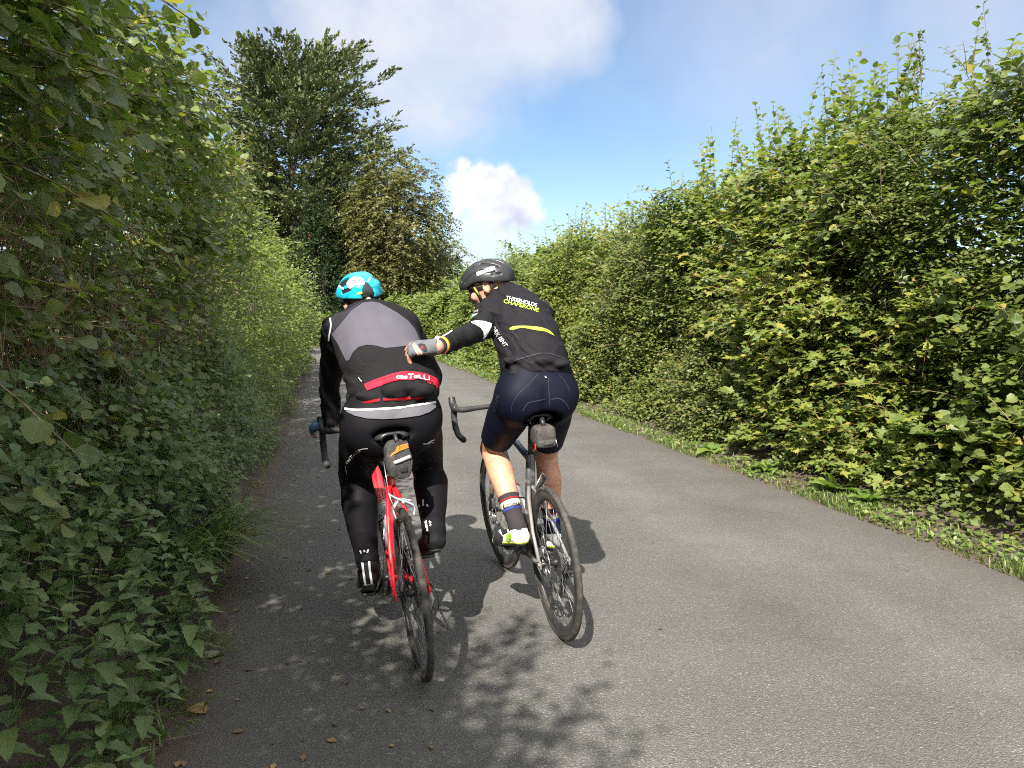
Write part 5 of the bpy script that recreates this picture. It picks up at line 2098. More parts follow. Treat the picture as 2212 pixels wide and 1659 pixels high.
def leaf_mat(name, stops, trans=.42, rough=.48, vein=0.0, obj=False, back=1.35):
    """stops: colour ramp over the per-leaf tint"""
    m = bpy.data.materials.new(name)
    m.use_nodes = True
    nt = m.node_tree
    b = nt.nodes['Principled BSDF']
    out = nt.nodes['Material Output']
    if obj:
        oi = nt.nodes.new('ShaderNodeObjectInfo')
        fac = oi.outputs['Random']
    else:
        at = nt.nodes.new('ShaderNodeAttribute')
        at.attribute_name = 'tint'
        fac = at.outputs['Fac']
    col = ramp(nt, fac, stops)
    if vein:
        lu = nt.nodes.new('ShaderNodeAttribute')
        lu.attribute_name = 'luv'
        sx = nt.nodes.new('ShaderNodeSeparateXYZ')
        lk(nt, lu.outputs['Vector'], sx.inputs[0])
        au = mth(nt, 'ABSOLUTE', sx.outputs[0])
        mid = maprange(nt, au, .10, .03)
        fr_ = mth(nt, 'FRACT', mth(nt, 'MULTIPLY', mth(nt, 'SUBTRACT', sx.outputs[1], mth(nt, 'MULTIPLY', au, .32)), 7.0))
        lat = maprange(nt, mth(nt, 'ABSOLUTE', mth(nt, 'SUBTRACT', fr_, .5)), .10, .02)
        vv = mth(nt, 'MAXIMUM', mid, mth(nt, 'MULTIPLY', lat, .6))
        col = mixc(nt, mth(nt, 'MULTIPLY', vv, vein), col, (.17, .24, .08))
        bn = nt.nodes.new('ShaderNodeBump')
        bn.inputs['Strength'].default_value = .35
        bn.inputs['Distance'].default_value = .004
        lk(nt, mth(nt, 'MULTIPLY', vv, -1), bn.inputs['Height'])
        lk(nt, bn.outputs[0], b.inputs['Normal'])
    ge = nt.nodes.new('ShaderNodeNewGeometry')
    pale = mixc(nt, .45, col, (.12, .15, .08))
    colb = mixc(nt, ge.outputs['Backfacing'], col, pale)
    lk(nt, colb, b.inputs['Base Color'])
    b.inputs['Roughness'].default_value = rough
    b.inputs['Specular IOR Level'].default_value = .55
    tr = nt.nodes.new('ShaderNodeBsdfTranslucent')
    tc_ = mixc(nt, 1.0, col, (1.5, 1.75, .75), 'MULTIPLY')
    lk(nt, tc_, tr.inputs[0])
    mx = nt.nodes.new('ShaderNodeMixShader')
    mx.inputs[0].default_value = trans
    lk(nt, b.outputs[0], mx.inputs[1])
    lk(nt, tr.outputs[0], mx.inputs[2])
    lk(nt, mx.outputs[0], out.inputs[0])
    return m


HAZ = [(0, (.062, .092, .020)), (.45, (.108, .142, .030)), (.85, (.160, .188, .040)), (1, (.26, .22, .04))]
NET = [(0, (.056, .100, .028)), (.6, (.090, .142, .040)), (1, (.125, .175, .05))]
HAW = [(0, (.055, .080, .020)), (.5, (.100, .128, .028)), (.88, (.150, .170, .038)), (1, (.24, .16, .05))]
SYC = [(0, (.075, .115, .022)), (.5, (.140, .180, .032)), (.85, (.23, .235, .040)), (1, (.27, .22, .045))]
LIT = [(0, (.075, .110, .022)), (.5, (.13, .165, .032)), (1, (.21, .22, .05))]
HOL = [(0, (.020, .040, .016)), (.7, (.038, .062, .024)), (1, (.06, .085, .03))]
L_haz = leaf_mat('hazel leaf', HAZ, vein=.42)
L_hazo = leaf_mat('hazel leaf single', HAZ, vein=.42, obj=True)
L_net = leaf_mat('nettle leaf', NET, .28, .6, vein=.25)
L_neto = leaf_mat('nettle leaf single', NET, .28, .6, vein=.25, obj=True)
L_haw = leaf_mat('hawthorn leaf', HAW, .36, .45)
L_syc = leaf_mat('sycamore leaf', SYC, .35, .5, vein=.2)
L_syco = leaf_mat('sycamore leaf single', SYC, .35, .5, vein=.2, obj=True)
L_lit = leaf_mat('yellow-green leaf', LIT, .35, .5)
L_hol = leaf_mat('holly leaf', HOL, .12, .3)
L_cyp = leaf_mat('cypress spray', [(0, (.024, .036, .013)), (.5, (.070, .085, .028)), (1, (.145, .150, .048))], .10, .6)
L_cop = leaf_mat('bronze leaf', [(0, (.050, .056, .018)), (.4, (.088, .088, .027)), (.75, (.128, .112, .036)), (1, (.095, .118, .034))], .3, .5)
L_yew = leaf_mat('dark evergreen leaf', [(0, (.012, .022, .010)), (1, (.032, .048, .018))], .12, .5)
L_gra = leaf_mat('grass blade', [(0, (.055, .10, .02)), (.5, (.105, .165, .032)), (.85, (.17, .19, .05)), (1, (.26, .23, .10))], .35, .5)
L_weed = leaf_mat('verge weed leaf', [(0, (.06, .11, .02)), (.5, (.11, .165, .03)), (.85, (.16, .19, .04)), (1, (.22, .20, .07))], .35, .5)
L_dock = leaf_mat('dock leaf', [(0, (.10, .17, .03)), (1, (.17, .22, .05))], .35, .5, vein=.3, obj=True)
L_dead = leaf_mat('dead leaf', [(0, (.10, .055, .025)), (.6, (.20, .12, .05)), (1, (.32, .22, .10))], .15, .8)
L_berry = mat('red berry', (.45, .04, .02), .35)
M_bark = mat('bark', (.065, .05, .036), .9, var=.4, vscale=12, bump=.8, bscale=40)
M_twig = mat('hedge twig', (.19, .135, .075), .8, var=.35, vscale=30)
M_twigr = mat('reddish shoot', (.22, .09, .05), .7, var=.3, vscale=20)
M_dstem = mat('dead brown stems', (.17, .115, .075), .9, var=.4, vscale=25)


def blades(T, pos, ax, nv, size, tint, g):
    """many leaves as one set of arrays; T list of (V,F,L) variants of one topology"""
    n = len(pos)
    V0, F0, L0 = T[0]
    k = len(V0)
    pick = g.integers(0, len(T), n)
    TV = np.stack([t[0] for t in T])[pick]
    A = rows(ax)
    S = rows(np.cross(A, nv))
    N = np.cross(S, A)
    size = np.asarray(size).reshape(-1, 1, 1)
    V = pos[:, None, :] + size * (TV[:, :, :1] * S[:, None] + TV[:, :, 1:2] * A[:, None] + TV[:, :, 2:] * N[:, None])
    F = (F0[None] + (np.arange(n) * k)[:, None, None]).reshape(-1, F0.shape[1])
    return V.reshape(-1, 3), F, np.repeat(tint, k), np.tile(L0, (n, 1))


class Foliage:
    """leaf lists of one plant; inner: the leaves deep inside it"""
    def __init__(s, deep=True):
        s.p, s.a, s.n, s.s = [], [], [], []
        s.inner = Foliage(False) if deep else None

    def put(s, p, a, n, sz):
        s.p.append(p)
        s.a.append(rows(a))
        s.n.append(rows(n))
        s.s.append(np.broadcast_to(sz, (len(p),)).copy())

    def get(s):
        return np.vstack(s.p), np.vstack(s.a), np.vstack(s.n), np.concatenate(s.s)


def shoots(fo, st, start, d, L, m, size, out, g, droop=.25, up=.75, stem_r=0.0, taper=.45, spread=.9):
    """shoots with alternate leaves. start,d (n,3), L (n,), out: outward vector leaves turn to; st: list collecting stem polylines"""
    n = len(start)
    d = rows(d)
    side = rows(np.cross(d, np.array([0, 0, 1.0]) + g.normal(0, .25, (n, 3))))
    dn = np.array([0, 0, -1.0])
    ts = (np.arange(m) + .6 + g.uniform(-.2, .2, (n, m))) / m
    P = start[:, None] + d[:, None] * (ts * L[:, None])[..., None] + dn * (droop * L[:, None] * ts ** 2)[..., None]
    tang = rows((d[:, None] + dn * (2 * droop * ts)[..., None]).reshape(-1, 3)).reshape(n, m, 3)
    sg = np.where((np.arange(m) % 2)[None] == 0, 1, -1) * g.choice([-1, 1], (n, 1))
    A = tang * .55 + side[:, None] * (sg * spread)[..., None] + g.normal(0, .22, (n, m, 3)) + np.array(out) * .15
    N = np.array([0, 0, up]) + np.array(out) * (1 - up * .6) + g.normal(0, .28, (n, m, 3))
    sz = size * (1 - taper * ts ** 2) * g.uniform(.7, 1.15, (n, m))
    fo.put(P.reshape(-1, 3), A.reshape(-1, 3), N.reshape(-1, 3), sz.ravel())
    if stem_r and st is not None:
        tt = np.linspace(0, 1, 5 if stem_r > .0025 else 3)
        Q = start[:, None] + d[:, None] * (tt * L[:, None])[..., None] + dn * (droop * L[:, None] * tt ** 2)[..., None]
        st.append((Q, stem_r))


def stems_mesh(lst):
    """three-sided tapering tubes for (n,k,3) polylines"""
    Vs, Fs, b = [], [], 0
    for Q, r0 in lst:
        n, k, _ = Q.shape
        t = rows((Q[:, -1] - Q[:, 0]))
        u = rows(np.cross(t, [0.31, .2, .93]))
        w_ = np.cross(t, u)
        r0 = np.broadcast_to(r0, (n,))
        rr = r0[:, None] * np.linspace(1, .35, k)[None]
        V = np.stack([Q + (u * math.cos(a) + w_ * math.sin(a))[:, None] * rr[..., None] for a in (0, 2.094, 4.189)], 2)   # n,k,3,3
        idx = np.arange(n * k * 3).reshape(n, k, 3) + b
        a_, c_ = idx[:, :-1], idx[:, 1:]
        F = np.stack([a_, np.roll(a_, -1, 2), np.roll(c_, -1, 2), c_], -1).reshape(-1, 4)
        Vs.append(V.reshape(-1, 3))
        Fs.append(F)
        b += n * k * 3
    return np.vstack(Vs), np.vstack(Fs)


def in_view(p, margin=60):
    fwv = np.array(cam_dir(1106, 829.5)[0])
    a = R_(YAW)
    rv = np.array([math.cos(a), -math.sin(a), 0])
    uv = np.cross(rv, fwv)
    q = p - np.array([0, 0, CAM_H])
    z = q @ fwv
    x = 1106 + FPX * (q @ rv) / z
    y = 829.5 - FPX * (q @ uv) / z
    return z, x, y, (z > .3) & (x > -margin) & (x < 2212 + margin) & (y > -margin) & (y < 1659 + margin)


LEAF_ME = {}


def leaf_proto(key, T, m_):
    if key not in LEAF_ME:
        lst = []
        for V, F, L in T:
            me = bpy.data.meshes.new('leaf')
            me.from_pydata(V.tolist(), [], F.tolist())
            at = me.attributes.new('luv', 'FLOAT_VECTOR', 'POINT')
            at.data.foreach_set('vector', L.astype(np.float32).ravel())
            me.materials.append(m_)
            me.polygons.foreach_set('use_smooth', [True] * len(F))
            lst.append(me)
        LEAF_ME[key] = lst
    return LEAF_ME[key]


def single_leaves(root, key, T, m_, p, a, n, s, g):
    me = leaf_proto(key, T, m_)
    A = rows(a)
    S = rows(np.cross(A, n))
    N = np.cross(S, A)
    base = np.array(root.location)
    for i in range(len(p)):
        o = bpy.data.objects.new('leaf', me[int(g.integers(len(me)))])
        M = Matrix(((S[i][0], A[i][0], N[i][0], 0), (S[i][1], A[i][1], N[i][1], 0), (S[i][2], A[i][2], N[i][2], 0), (0, 0, 0, 1)))
        o.parent = root
        o.matrix_basis = Matrix.Translation(Vector(p[i] - base)) @ M @ Matrix.Scale(float(s[i]), 4)
        C.objects.link(o)


def plant(name, loc, label, cat, fo, T, m_, g, stems=None, stem_m=None, group=None, single=0, key=None, m_single=None, lod=None, front=None, stem_name='stems', fol='foliage', tmul=1.0):
    """one plant: stems, mass of leaves, and the largest leaves as single parts"""
    root = empty(name, loc, label, cat, group)
    p, a, n, s = fo.get()
    keep = np.ones(len(p), bool)
    if single:
        z, x, y, ok = in_view(p, -10)
        sc_ = np.where(ok, s / np.maximum(z, .3) * (1 + (front(p) if front is not None else 0)), 0)
        order = np.argsort(-sc_)[:single]
        order = order[sc_[order] > 0]
        single_leaves(root, key, T, m_single, p[order], a[order], n[order], s[order], g)
        keep[order] = False
    p, a, n, s = p[keep], a[keep], n[keep], s[keep]
    tint = np.clip(g.beta(2.2, 2.6, len(p)) * tmul, 0, .92)
    tint[g.random(len(p)) < .02] = 1.0
    V, F, t, L = blades(lod or T, p, a, n, s, tint, g)
    add_np(fol, V, F, m_, root, True, {'tint': t, 'luv': L}, off=loc, kind='stuff')
    if fo.inner is not None and fo.inner.p:
        p, a, n, s = fo.inner.get()
        V, F, t, L = blades(T_quad, p, a, n, s, np.clip(g.beta(2.2, 2.6, len(p)) * tmul, 0, .92), g)
        add_np('inner_foliage', V, F, m_, root, True, {'tint': t, 'luv': L}, off=loc, kind='stuff')
    if stems:
        V, F = stems_mesh(stems)
        add_np(stem_name, V, F, stem_m or M_twig, root, True, off=loc, kind='stuff')
    return root


# ------------------------------------------------------------------ the lane
def bend(y):
    y = np.asarray(y, float)
    k = np.clip(y, 26, 45) - 26
    return -.020 * k ** 2 - .76 * np.clip(y - 45, 0, None)


EDGE_L, EDGE_R = -.60, 3.74
M_road = bpy.data.materials.new('worn asphalt')
M_road.use_nodes = True
nt = M_road.node_tree
b = nt.nodes['Principled BSDF']
geo = nt.nodes.new('ShaderNodeNewGeometry')
pos = geo.outputs['Position']
vo = nt.nodes.new('ShaderNodeTexVoronoi')
vo.inputs['Scale'].default_value = 175
lk(nt, pos, vo.inputs['Vector'])
chip = nt.nodes.new('ShaderNodeSeparateColor')
lk(nt, vo.outputs['Color'], chip.inputs[0])
chipc = ramp(nt, chip.outputs[0], [(0, (.088, .085, .079)), (.45, (.108, .105, .098)), (.80, (.128, .124, .115)), (.95, (.158, .153, .143)), (1, (.25, .24, .225))])
gap = maprange(nt, vo.outputs['Distance'], .30, .62)
c1 = mixc(nt, mth(nt, 'MULTIPLY', gap, .5), chipc, (.055, .053, .050))
big = noise(nt, pos, 1.1, 5, .6)
c1 = mixc(nt, 1.0, c1, ramp(nt, big, [(.3, .82), (.7, 1.16)]), 'MULTIPLY')
pt_ = noise(nt, pos, 6.0, 4, .65)
c1 = mixc(nt, maprange(nt, pt_, .62, .74), c1, mixc(nt, .5, c1, (.05, .047, .045)))
# two paler wheel tracks, darker oily middle, a few dark drips
sx_ = nt.nodes.new('ShaderNodeSeparateXYZ')
lk(nt, pos, sx_.inputs[0])
trk = mth(nt, 'ADD', sx_.outputs[0], mth(nt, 'MULTIPLY', noise(nt, pos, .5, 3), .5))
wt = mth(nt, 'MAXIMUM', maprange(nt, mth(nt, 'ABSOLUTE', mth(nt, 'SUBTRACT', trk, 1.05)), .42, .12), maprange(nt, mth(nt, 'ABSOLUTE', mth(nt, 'SUBTRACT', trk, 2.65)), .42, .12))
c1 = mixc(nt, 1.0, c1, ramp(nt, wt, [(0, .95), (1, 1.08)]), 'MULTIPLY')
drip = maprange(nt, noise(nt, pos, 3.3, 6, .7), .66, .72)
c1 = mixc(nt, mth(nt, 'MULTIPLY', drip, .55), c1, (.045, .043, .042))
# brown dirt washed against both edges
at = nt.nodes.new('ShaderNodeAttribute')
at.attribute_name = 'edge'
ed = mth(nt, 'ADD', at.outputs['Fac'], mth(nt, 'MULTIPLY', mth(nt, 'SUBTRACT', noise(nt, pos, 7, 5, .7), .5), .34))
c1 = mixc(nt, maprange(nt, ed, .20, .02, 0, .85), c1, (.115, .072, .045))
c1 = mixc(nt, maprange(nt, ed, .55, .10, 0, .35), c1, (.07, .058, .048))
lk(nt, c1, b.inputs['Base Color'])
b.inputs['Roughness'].default_value = .82
b.inputs['Specular IOR Level'].default_value = .3
bn = nt.nodes.new('ShaderNodeBump')
bn.inputs['Strength'].default_value = .8
bn.inputs['Distance'].default_value = .006
lk(nt, mth(nt, 'ADD', mth(nt, 'MULTIPLY', vo.outputs['Distance'], -1), mth(nt, 'MULTIPLY', noise(nt, pos, 60, 2), .6)), bn.inputs['Height'])
lk(nt, bn.outputs[0], b.inputs['Normal'])

ys = np.r_[np.arange(-12, 24, 1.0), np.arange(24, 92, 1.5)]
us = np.array([0, .02, .06, .12, .2, .35, .5, .65, .8, .88, .94, .98, 1.0])
V, E_ = [], []
for y in ys:
    for u in us:
        x = EDGE_L + (EDGE_R - EDGE_L) * u
        V.append((x + bend(y), y, .03 * (1 - (2 * u - 1) ** 2) - .03 * 0))
        E_.append(min(u, 1 - u) * (EDGE_R - EDGE_L))
n = len(us)
F = [[i * n + j, i * n + j + 1, (i + 1) * n + j + 1, (i + 1) * n + j] for i in range(len(ys) - 1) for j in range(n - 1)]
V = np.array(V)
V[:, 2] = 0
ro = add_np('road', V, F, M_road, attrs={'edge': E_})
ro['kind'] = 'structure'
M_soil = mat('dark soil', (.055, .040, .028), .95, var=.5, vscale=8, bump=1.0, bscale=45)
M_field = mat('field grass', (.07, .11, .03), .95, var=.4, vscale=3)
g_ = MB().put([(-900, -900, -.03), (900, -900, -.03), (900, 900, -.03), (-900, 900, -.03)], [[0, 1, 2, 3]]).build('ground', M_field)
g_['kind'] = 'structure'


def bank(name, prof, side):
    """strip of soil along a road edge: prof [(distance from the edge, height)]"""
    g = np.random.default_rng(3 if side < 0 else 4)
    yy = np.arange(-12, 90, .12 if True else .5)
    yy = np.r_[np.arange(-12, 1.5, .6), np.arange(1.5, 16, .10), np.arange(16, 90, .8)]
    V = []
    wob = np.cumsum(g.normal(0, .02, len(yy)))
    wob = (wob - np.convolve(wob, np.ones(25) / 25, 'same')) * 1.3
    for i, y in enumerate(yy):
        for k, (dx, z) in enumerate(prof):
            e = EDGE_L if side < 0 else EDGE_R
            V.append((e + side * (dx + (wob[i] if k < 3 else 0)) + bend(y), y, z + (g.normal(0, .010) if 0 < k < 5 else 0)))
    n = len(prof)
    F = [[i * n + j, i * n + j + 1, (i + 1) * n + j + 1, (i + 1) * n + j] for i in range(len(yy) - 1) for j in range(n - 1)]
    if side > 0:
        pass
    o = add_np(name, V, F, M_soil)
    o['kind'] = 'structure'
    return o


bank('verge_left', [(-.10, -.012), (-.05, .006), (.04, .02), (.16, .05), (.35, .14), (.7, .35), (1.2, .55), (2.2, .6), (3.4, -.05)], -1)
bank('verge_right', [(-.10, -.012), (-.04, .006), (.05, .02), (.2, .04), (.4, .07), (.6, .16), (1.1, .4), (2.4, .5), (3.6, -.05)], 1)

# ------------------------------------------------------------------ left side
U3 = np.array([0, 0, 1.0])
GL = np.random.default_rng(21)


def face_l(y, z, g):
    x = np.interp(z, [0, .4, .9, 1.35, 1.9, 2.4, 3.0, 3.4, 3.8], [-.70, -.78, -1.00, -1.22, -1.16, -1.04, -1.00, -1.14, -1.5])
    return x + .10 * np.sin(y * 1.7 + z * 1.3) + .07 * np.sin(y * 3.9 - z * 2.1) + bend(y)


def sample_face(n, y0, y1, z0, z1, g, depth, face, pw=1.0):
    y = g.uniform(y0, y1, n)
    z = z0 + (z1 - z0) * g.random(n) ** pw
    x = face(y, z, g) - depth * g.random(n) ** 1.6
    return np.stack([x, y, z], 1)


def left_hazel(y0, y1, label, name, seed, single, dense=1.0, zt=3.35, lod=None):
    g = np.random.default_rng(seed)
    fo, st = Foliage(), []
    W = y1 - y0
    # filling shoots, set deeper
    n = int(300 * W * dense)
    s = sample_face(n, y0, y1, .75, zt, g, .55, face_l)
    keep = ~((s[:, 2] > .9) & (s[:, 2] < 1.85) & (np.sin(s[:, 1] * 2.3 + 1.0) + np.sin(s[:, 2] * 4 + s[:, 1]) > .6)) | (g.random(len(s)) < .5)
    s = s[keep]
    d = np.array([.75, .15, .35]) + g.normal(0, .45, (len(s), 3))
    shoots(fo, st, s - rows(d) * .12, d, g.uniform(.24, .46, len(s)), 5, .088, (.95, -.55, .15), g, .35, .42, .0022)
    # long arching shoots reaching over the lane and up
    n = int(34 * W * dense)
    s = sample_face(n, y0, y1, 1.25, zt - .1, g, .25, face_l)
    d = np.array([.62, .42, .38]) + g.normal(0, .28, (n, 3))
    shoots(fo, st, s - rows(d) * .2, d, g.uniform(.55, .9, n), 8, .118, (.75, -.55, .25), g, .34, .50, .0058)
    # top shoots against the sky
    n = int(26 * W * dense)
    y = g.uniform(y0, y1, n)
    s = np.stack([g.uniform(-1.75, -1.05, n) + bend(y), y, g.uniform(zt - .45, zt - .05, n)], 1)
    d = np.array([.28, .2, .9]) + g.normal(0, .28, (n, 3))
    shoots(fo, st, s, d, g.uniform(.4, .75, n), 8, .085, (.2, 0, .5), g, .15, .7, .004)
    # heart of the shrub
    n = int(260 * W * dense)
    y = g.uniform(y0, y1, n)
    z = g.uniform(.3, zt - .15, n)
    s = np.stack([face_l(y, z, g) - g.uniform(.4, 1.5, n), y, z], 1)
    d = g.normal(0, 1, (n, 3)) + U3 * .4
    shoots(fo.inner, None, s, d, np.full(n, .3), 4, .10, (.3, 0, .5), g, .2, .8)
    # upright rods from the stool
    n = int(16 * W)
    y = g.uniform(y0, y1, n)
    base = np.stack([g.uniform(-2.0, -1.35, n) + bend(y), y, np.full(n, .3)], 1)
    tt = np.linspace(0, 1, 6)
    top = base + np.stack([g.uniform(.0, .55, n), g.normal(0, .35, n), g.uniform(2.2, 3.1, n)], 1)
    Q = base[:, None] + (top - base)[:, None] * tt[None, :, None] + np.array([-.18, 0, 0]) * (np.sin(tt * math.pi))[None, :, None]
    st.append((Q, g.uniform(.007, .016, n)))
    loc = (-1.4 + float(bend((y0 + y1) / 2)), (y0 + y1) / 2, 0)
    return plant(name, loc, label, 'shrub', fo, T_haz, L_haz, g, st, M_twig, 'left hedge shrubs', single, 'haz', L_hazo, lod or T_hazm,
                 front=lambda p: np.clip((p[:, 0] + 1.5) * .8, 0, 1))


left_hazel(-4.2, -.3, 'tall hazel shrub on the left bank beside the viewer', 'hazel_shrub', 31, 0, 1.35, 3.95, T_far)
left_hazel(-.3, 1.9, 'low hazel shrub on the left bank just out of the near corner', 'hazel_shrub', 36, 0, 1.4, 2.7, T_far)
left_hazel(1.9, 3.5, 'big-leaved hazel shrub overhanging the nettles at the left picture edge', 'hazel_shrub', 32, 290, 1.15, 3.05)
left_hazel(3.5, 5.2, 'hazel shrub with arching shoots rising above the grass tuft', 'hazel_shrub', 33, 290, 1.1, 3.4)
left_hazel(5.2, 7.4, 'hazel shrub with brown dead stems showing, behind the grass tuft', 'hazel_shrub', 34, 180, 1.0, 3.35)
left_hazel(7.4, 10.2, 'smaller hazel shrub midway along the left hedge', 'hazel_shrub', 35, 0, .95, 3.3, T_mid)


# bare brown stems showing through the face of the hedge
def dead_stems(y0, y1, z0, z1, n, label, seed):
    g = np.random.default_rng(seed)
    y = g.uniform(y0, y1, n)
    z = g.uniform(z0, z1, n)
    s = np.stack([face_l(y, z, g) - g.uniform(-.02, .22, n), y, z], 1)
    d = np.stack([g.normal(.05, .15, n), g.normal(0, .45, n), g.choice([-1, 1], n) * g.uniform(.6, 1.2, n)], 1)
    L = g.uniform(.15, .5, n)
    tt = np.linspace(0, 1, 5)
    bow = g.normal(0, .10, (n, 3))
    Q = s[:, None] + (rows(d) * L[:, None])[:, None] * tt[None, :, None] + bow[:, None] * (np.sin(tt * math.pi))[None, :, None]
    loc = (-1.2, (y0 + y1) / 2, z0)
    root = empty('dead_stems', loc, label, 'dead plant', 'dead stems in the left hedge')
    V, F = stems_mesh([(Q, .0028)])
    add_np('tangle', V, F, M_dstem, root, True, off=loc, kind='stuff')


dead_stems(2.6, 3.7, 1.2, 1.7, 380, 'brown bare stems under the hazel at the left picture edge', 41)
dead_stems(3.7, 5.2, 1.0, 1.55, 420, 'brown bare stems halfway up the hedge above the nettles', 42)
dead_stems(5.4, 7.6, 1.05, 1.75, 560, 'tangle of pale brown dead stems hanging beside the left hedge corner', 43)


# nettles: square stems with opposite pairs of toothed leaves
def nettle(x, y, z, h, lean, label, g, single):
    fo, st = Foliage(), []
    n = 8
    t = (np.arange(n) + 1) / n
    top = np.array([lean[0], lean[1], h])
    P = np.array([x, y, z]) + top * t[:, None] + np.array([lean[0], lean[1], 0]) * (t ** 2)[:, None] * .5
    for i in range(n):
        ang = i * math.pi / 2 + g.uniform(0, .6)
        for s in (0, math.pi):
            d = np.array([math.cos(ang + s), math.sin(ang + s), .15 - .25 * t[i]])
            sz = np.interp(t[i], [0, .5, .85, 1], [.06, .092, .080, .042]) * g.uniform(.8, 1.15)
            fo.put((P[i] + d * .015)[None], (d + g.normal(0, .12, 3))[None], (U3 + d * .35 + g.normal(0, .12, 3))[None], sz)
    for k in range(3):
        a = g.uniform(0, 6.28)
        fo.put(P[-1][None], np.array([[math.cos(a), math.sin(a), .6]]), U3[None], .04)
    Q = np.stack([np.array([x, y, z]), *P[1::2]])[None]
    st.append((Q, .0032))
    return plant('nettle', (x, y, z), label, 'nettle', fo, T_net, L_net, g, st, L_net, 'nettles along the left edge', single, 'net', L_neto, None)


g = np.random.default_rng(51)
spots = []
for y in np.arange(2.05, 5.4, .118):
    for k in range(4):
        spots.append((-.66 - .17 * k + g.uniform(-.07, .07), y + g.uniform(-.06, .06), k))
for i, (x, y, k) in enumerate(spots):
    z = .04 + .12 * k
    h = (.32, .48, .60, .70)[k] * g.uniform(.8, 1.15)
    if 3.95 < y < 4.75 and k == 0:
        continue
    row = ('short nettle at the tarmac edge', 'knee-high nettle behind the first row', 'tall nettle in the middle of the patch', 'tallest nettle right under the hazel leaves')[k]
    lab = row + (' in the bottom left corner' if y < 3.15 else ' just before the arching grass tuft' if y < 4.2 else ' beyond the arching grass tuft')
    nettle(x, y, z, h, (g.uniform(.0, .16), g.normal(0, .06)), lab, g, 18 if (y < 3.9 and k < 3) else 0)


# low climbers and bindweed over the left bank
def low_mass(name, y0, y1, z0, z1, n, size, label, seed, m_, T, xo=0.0, side=-1, m=5, tm=1.0):
    g = np.random.default_rng(seed)
    fo, st = Foliage(), []
    fc = face_l if side < 0 else face_r
    y = g.uniform(y0, y1, n)
    z = z0 + (z1 - z0) * g.random(n)
    x = fc(y, z, g) + side * (g.uniform(-.06, .3, n)) + xo
    s = np.stack([x, y, z], 1)
    d = np.array([-side * .5, .0, .35]) + g.normal(0, .5, (n, 3))
    shoots(fo, st, s, d, g.uniform(.12, .26, n), m, size, (-side * .9, -.45, .25), g, .4, .5, .0016 if y1 < 6 else 0)
    loc = (float(np.mean(x)), (y0 + y1) / 2, 0)
    return plant(name, loc, label, 'undergrowth', fo, T, m_, g, st, M_twig, None, 0, tmul=tm)


low_mass('bramble', 2.2, 5.2, .55, 1.2, 620, .058, 'dark leafy bramble between the nettles and the hazel', 61, L_net, T_hazm)
low_mass('bramble', 5.0, 8.5, .05, 1.25, 1300, .054, 'green bramble bank trailing to the road beyond the grass tuft', 62, L_net, T_far)
low_mass('bramble', 8.5, 14.0, .03, 1.3, 2000, .055, 'bramble bank at the foot of the far left hedge', 63, L_haz, T_far)
low_mass('bramble', 14.0, 30.0, .03, 1.3, 2000, .085, 'distant low bank of weeds along the left road edge', 64, L_haz, T_far, tm=1.2)


def grass_tuft(c, n, L, label, seed, spread=.16, arch=(.5, -.1), m_=L_gra, w_=.006, name='grass_tuft'):
    g = np.random.default_rng(seed)
    k = 7
    a = g.uniform(0, 6.283, n)
    r0 = spread * np.sqrt(g.random(n))
    base = np.array(c) + np.stack([np.cos(a) * r0, np.sin(a) * r0, np.zeros(n)], 1)
    ln = L * g.uniform(.55, 1.1, n)
    hd = np.stack([np.cos(a) * .55 + arch[0] + g.normal(0, .25, n), np.sin(a) * .55 + arch[1] + g.normal(0, .25, n), np.zeros(n)], 1)
    t = np.linspace(0, 1, k)
    up_ = g.uniform(.7, 1.0, n)
    P = base[:, None] + hd[:, None] * (ln[:, None] * (.25 * t + .75 * t ** 2) * .75)[..., None] + U3 * (ln[:, None] * up_[:, None] * (t - .62 * t ** 2.2))[..., None]
    sd = rows(np.cross(hd, U3))
    ww = w_ * np.array([.8, 1, 1, .9, .75, .5, .12])
    V = np.stack([P - sd[:, None] * ww[None, :, None], P + sd[:, None] * ww[None, :, None]], 2).reshape(-1, 3)
    idx = np.arange(n * k * 2).reshape(n, k, 2)
    F = np.stack([idx[:, :-1, 0], idx[:, :-1, 1], idx[:, 1:, 1], idx[:, 1:, 0]], -1).reshape(-1, 4)
    root = empty(name, c, label, 'grass')
    add_np('blades', V, F, m_, root, True, {'tint': np.repeat(np.clip(g.beta(1.5, 3, n), 0, 1), k * 2)}, off=c, kind='stuff')


grass_tuft((-.74, 4.30, .08), 230, .72, 'long arching grass tuft leaning over the left road edge', 71, .22, (.45, -.25))
grass_tuft((-.60, 3.25, .02), 90, .20, 'short yellowish grass at the road edge below the nettles', 72, .20, (.25, 0), w_=.004)
grass_tuft((-.62, 2.75, .02), 80, .16, 'thin dry grass at the bottom left road edge', 73, .18, (.3, 0), w_=.0035)


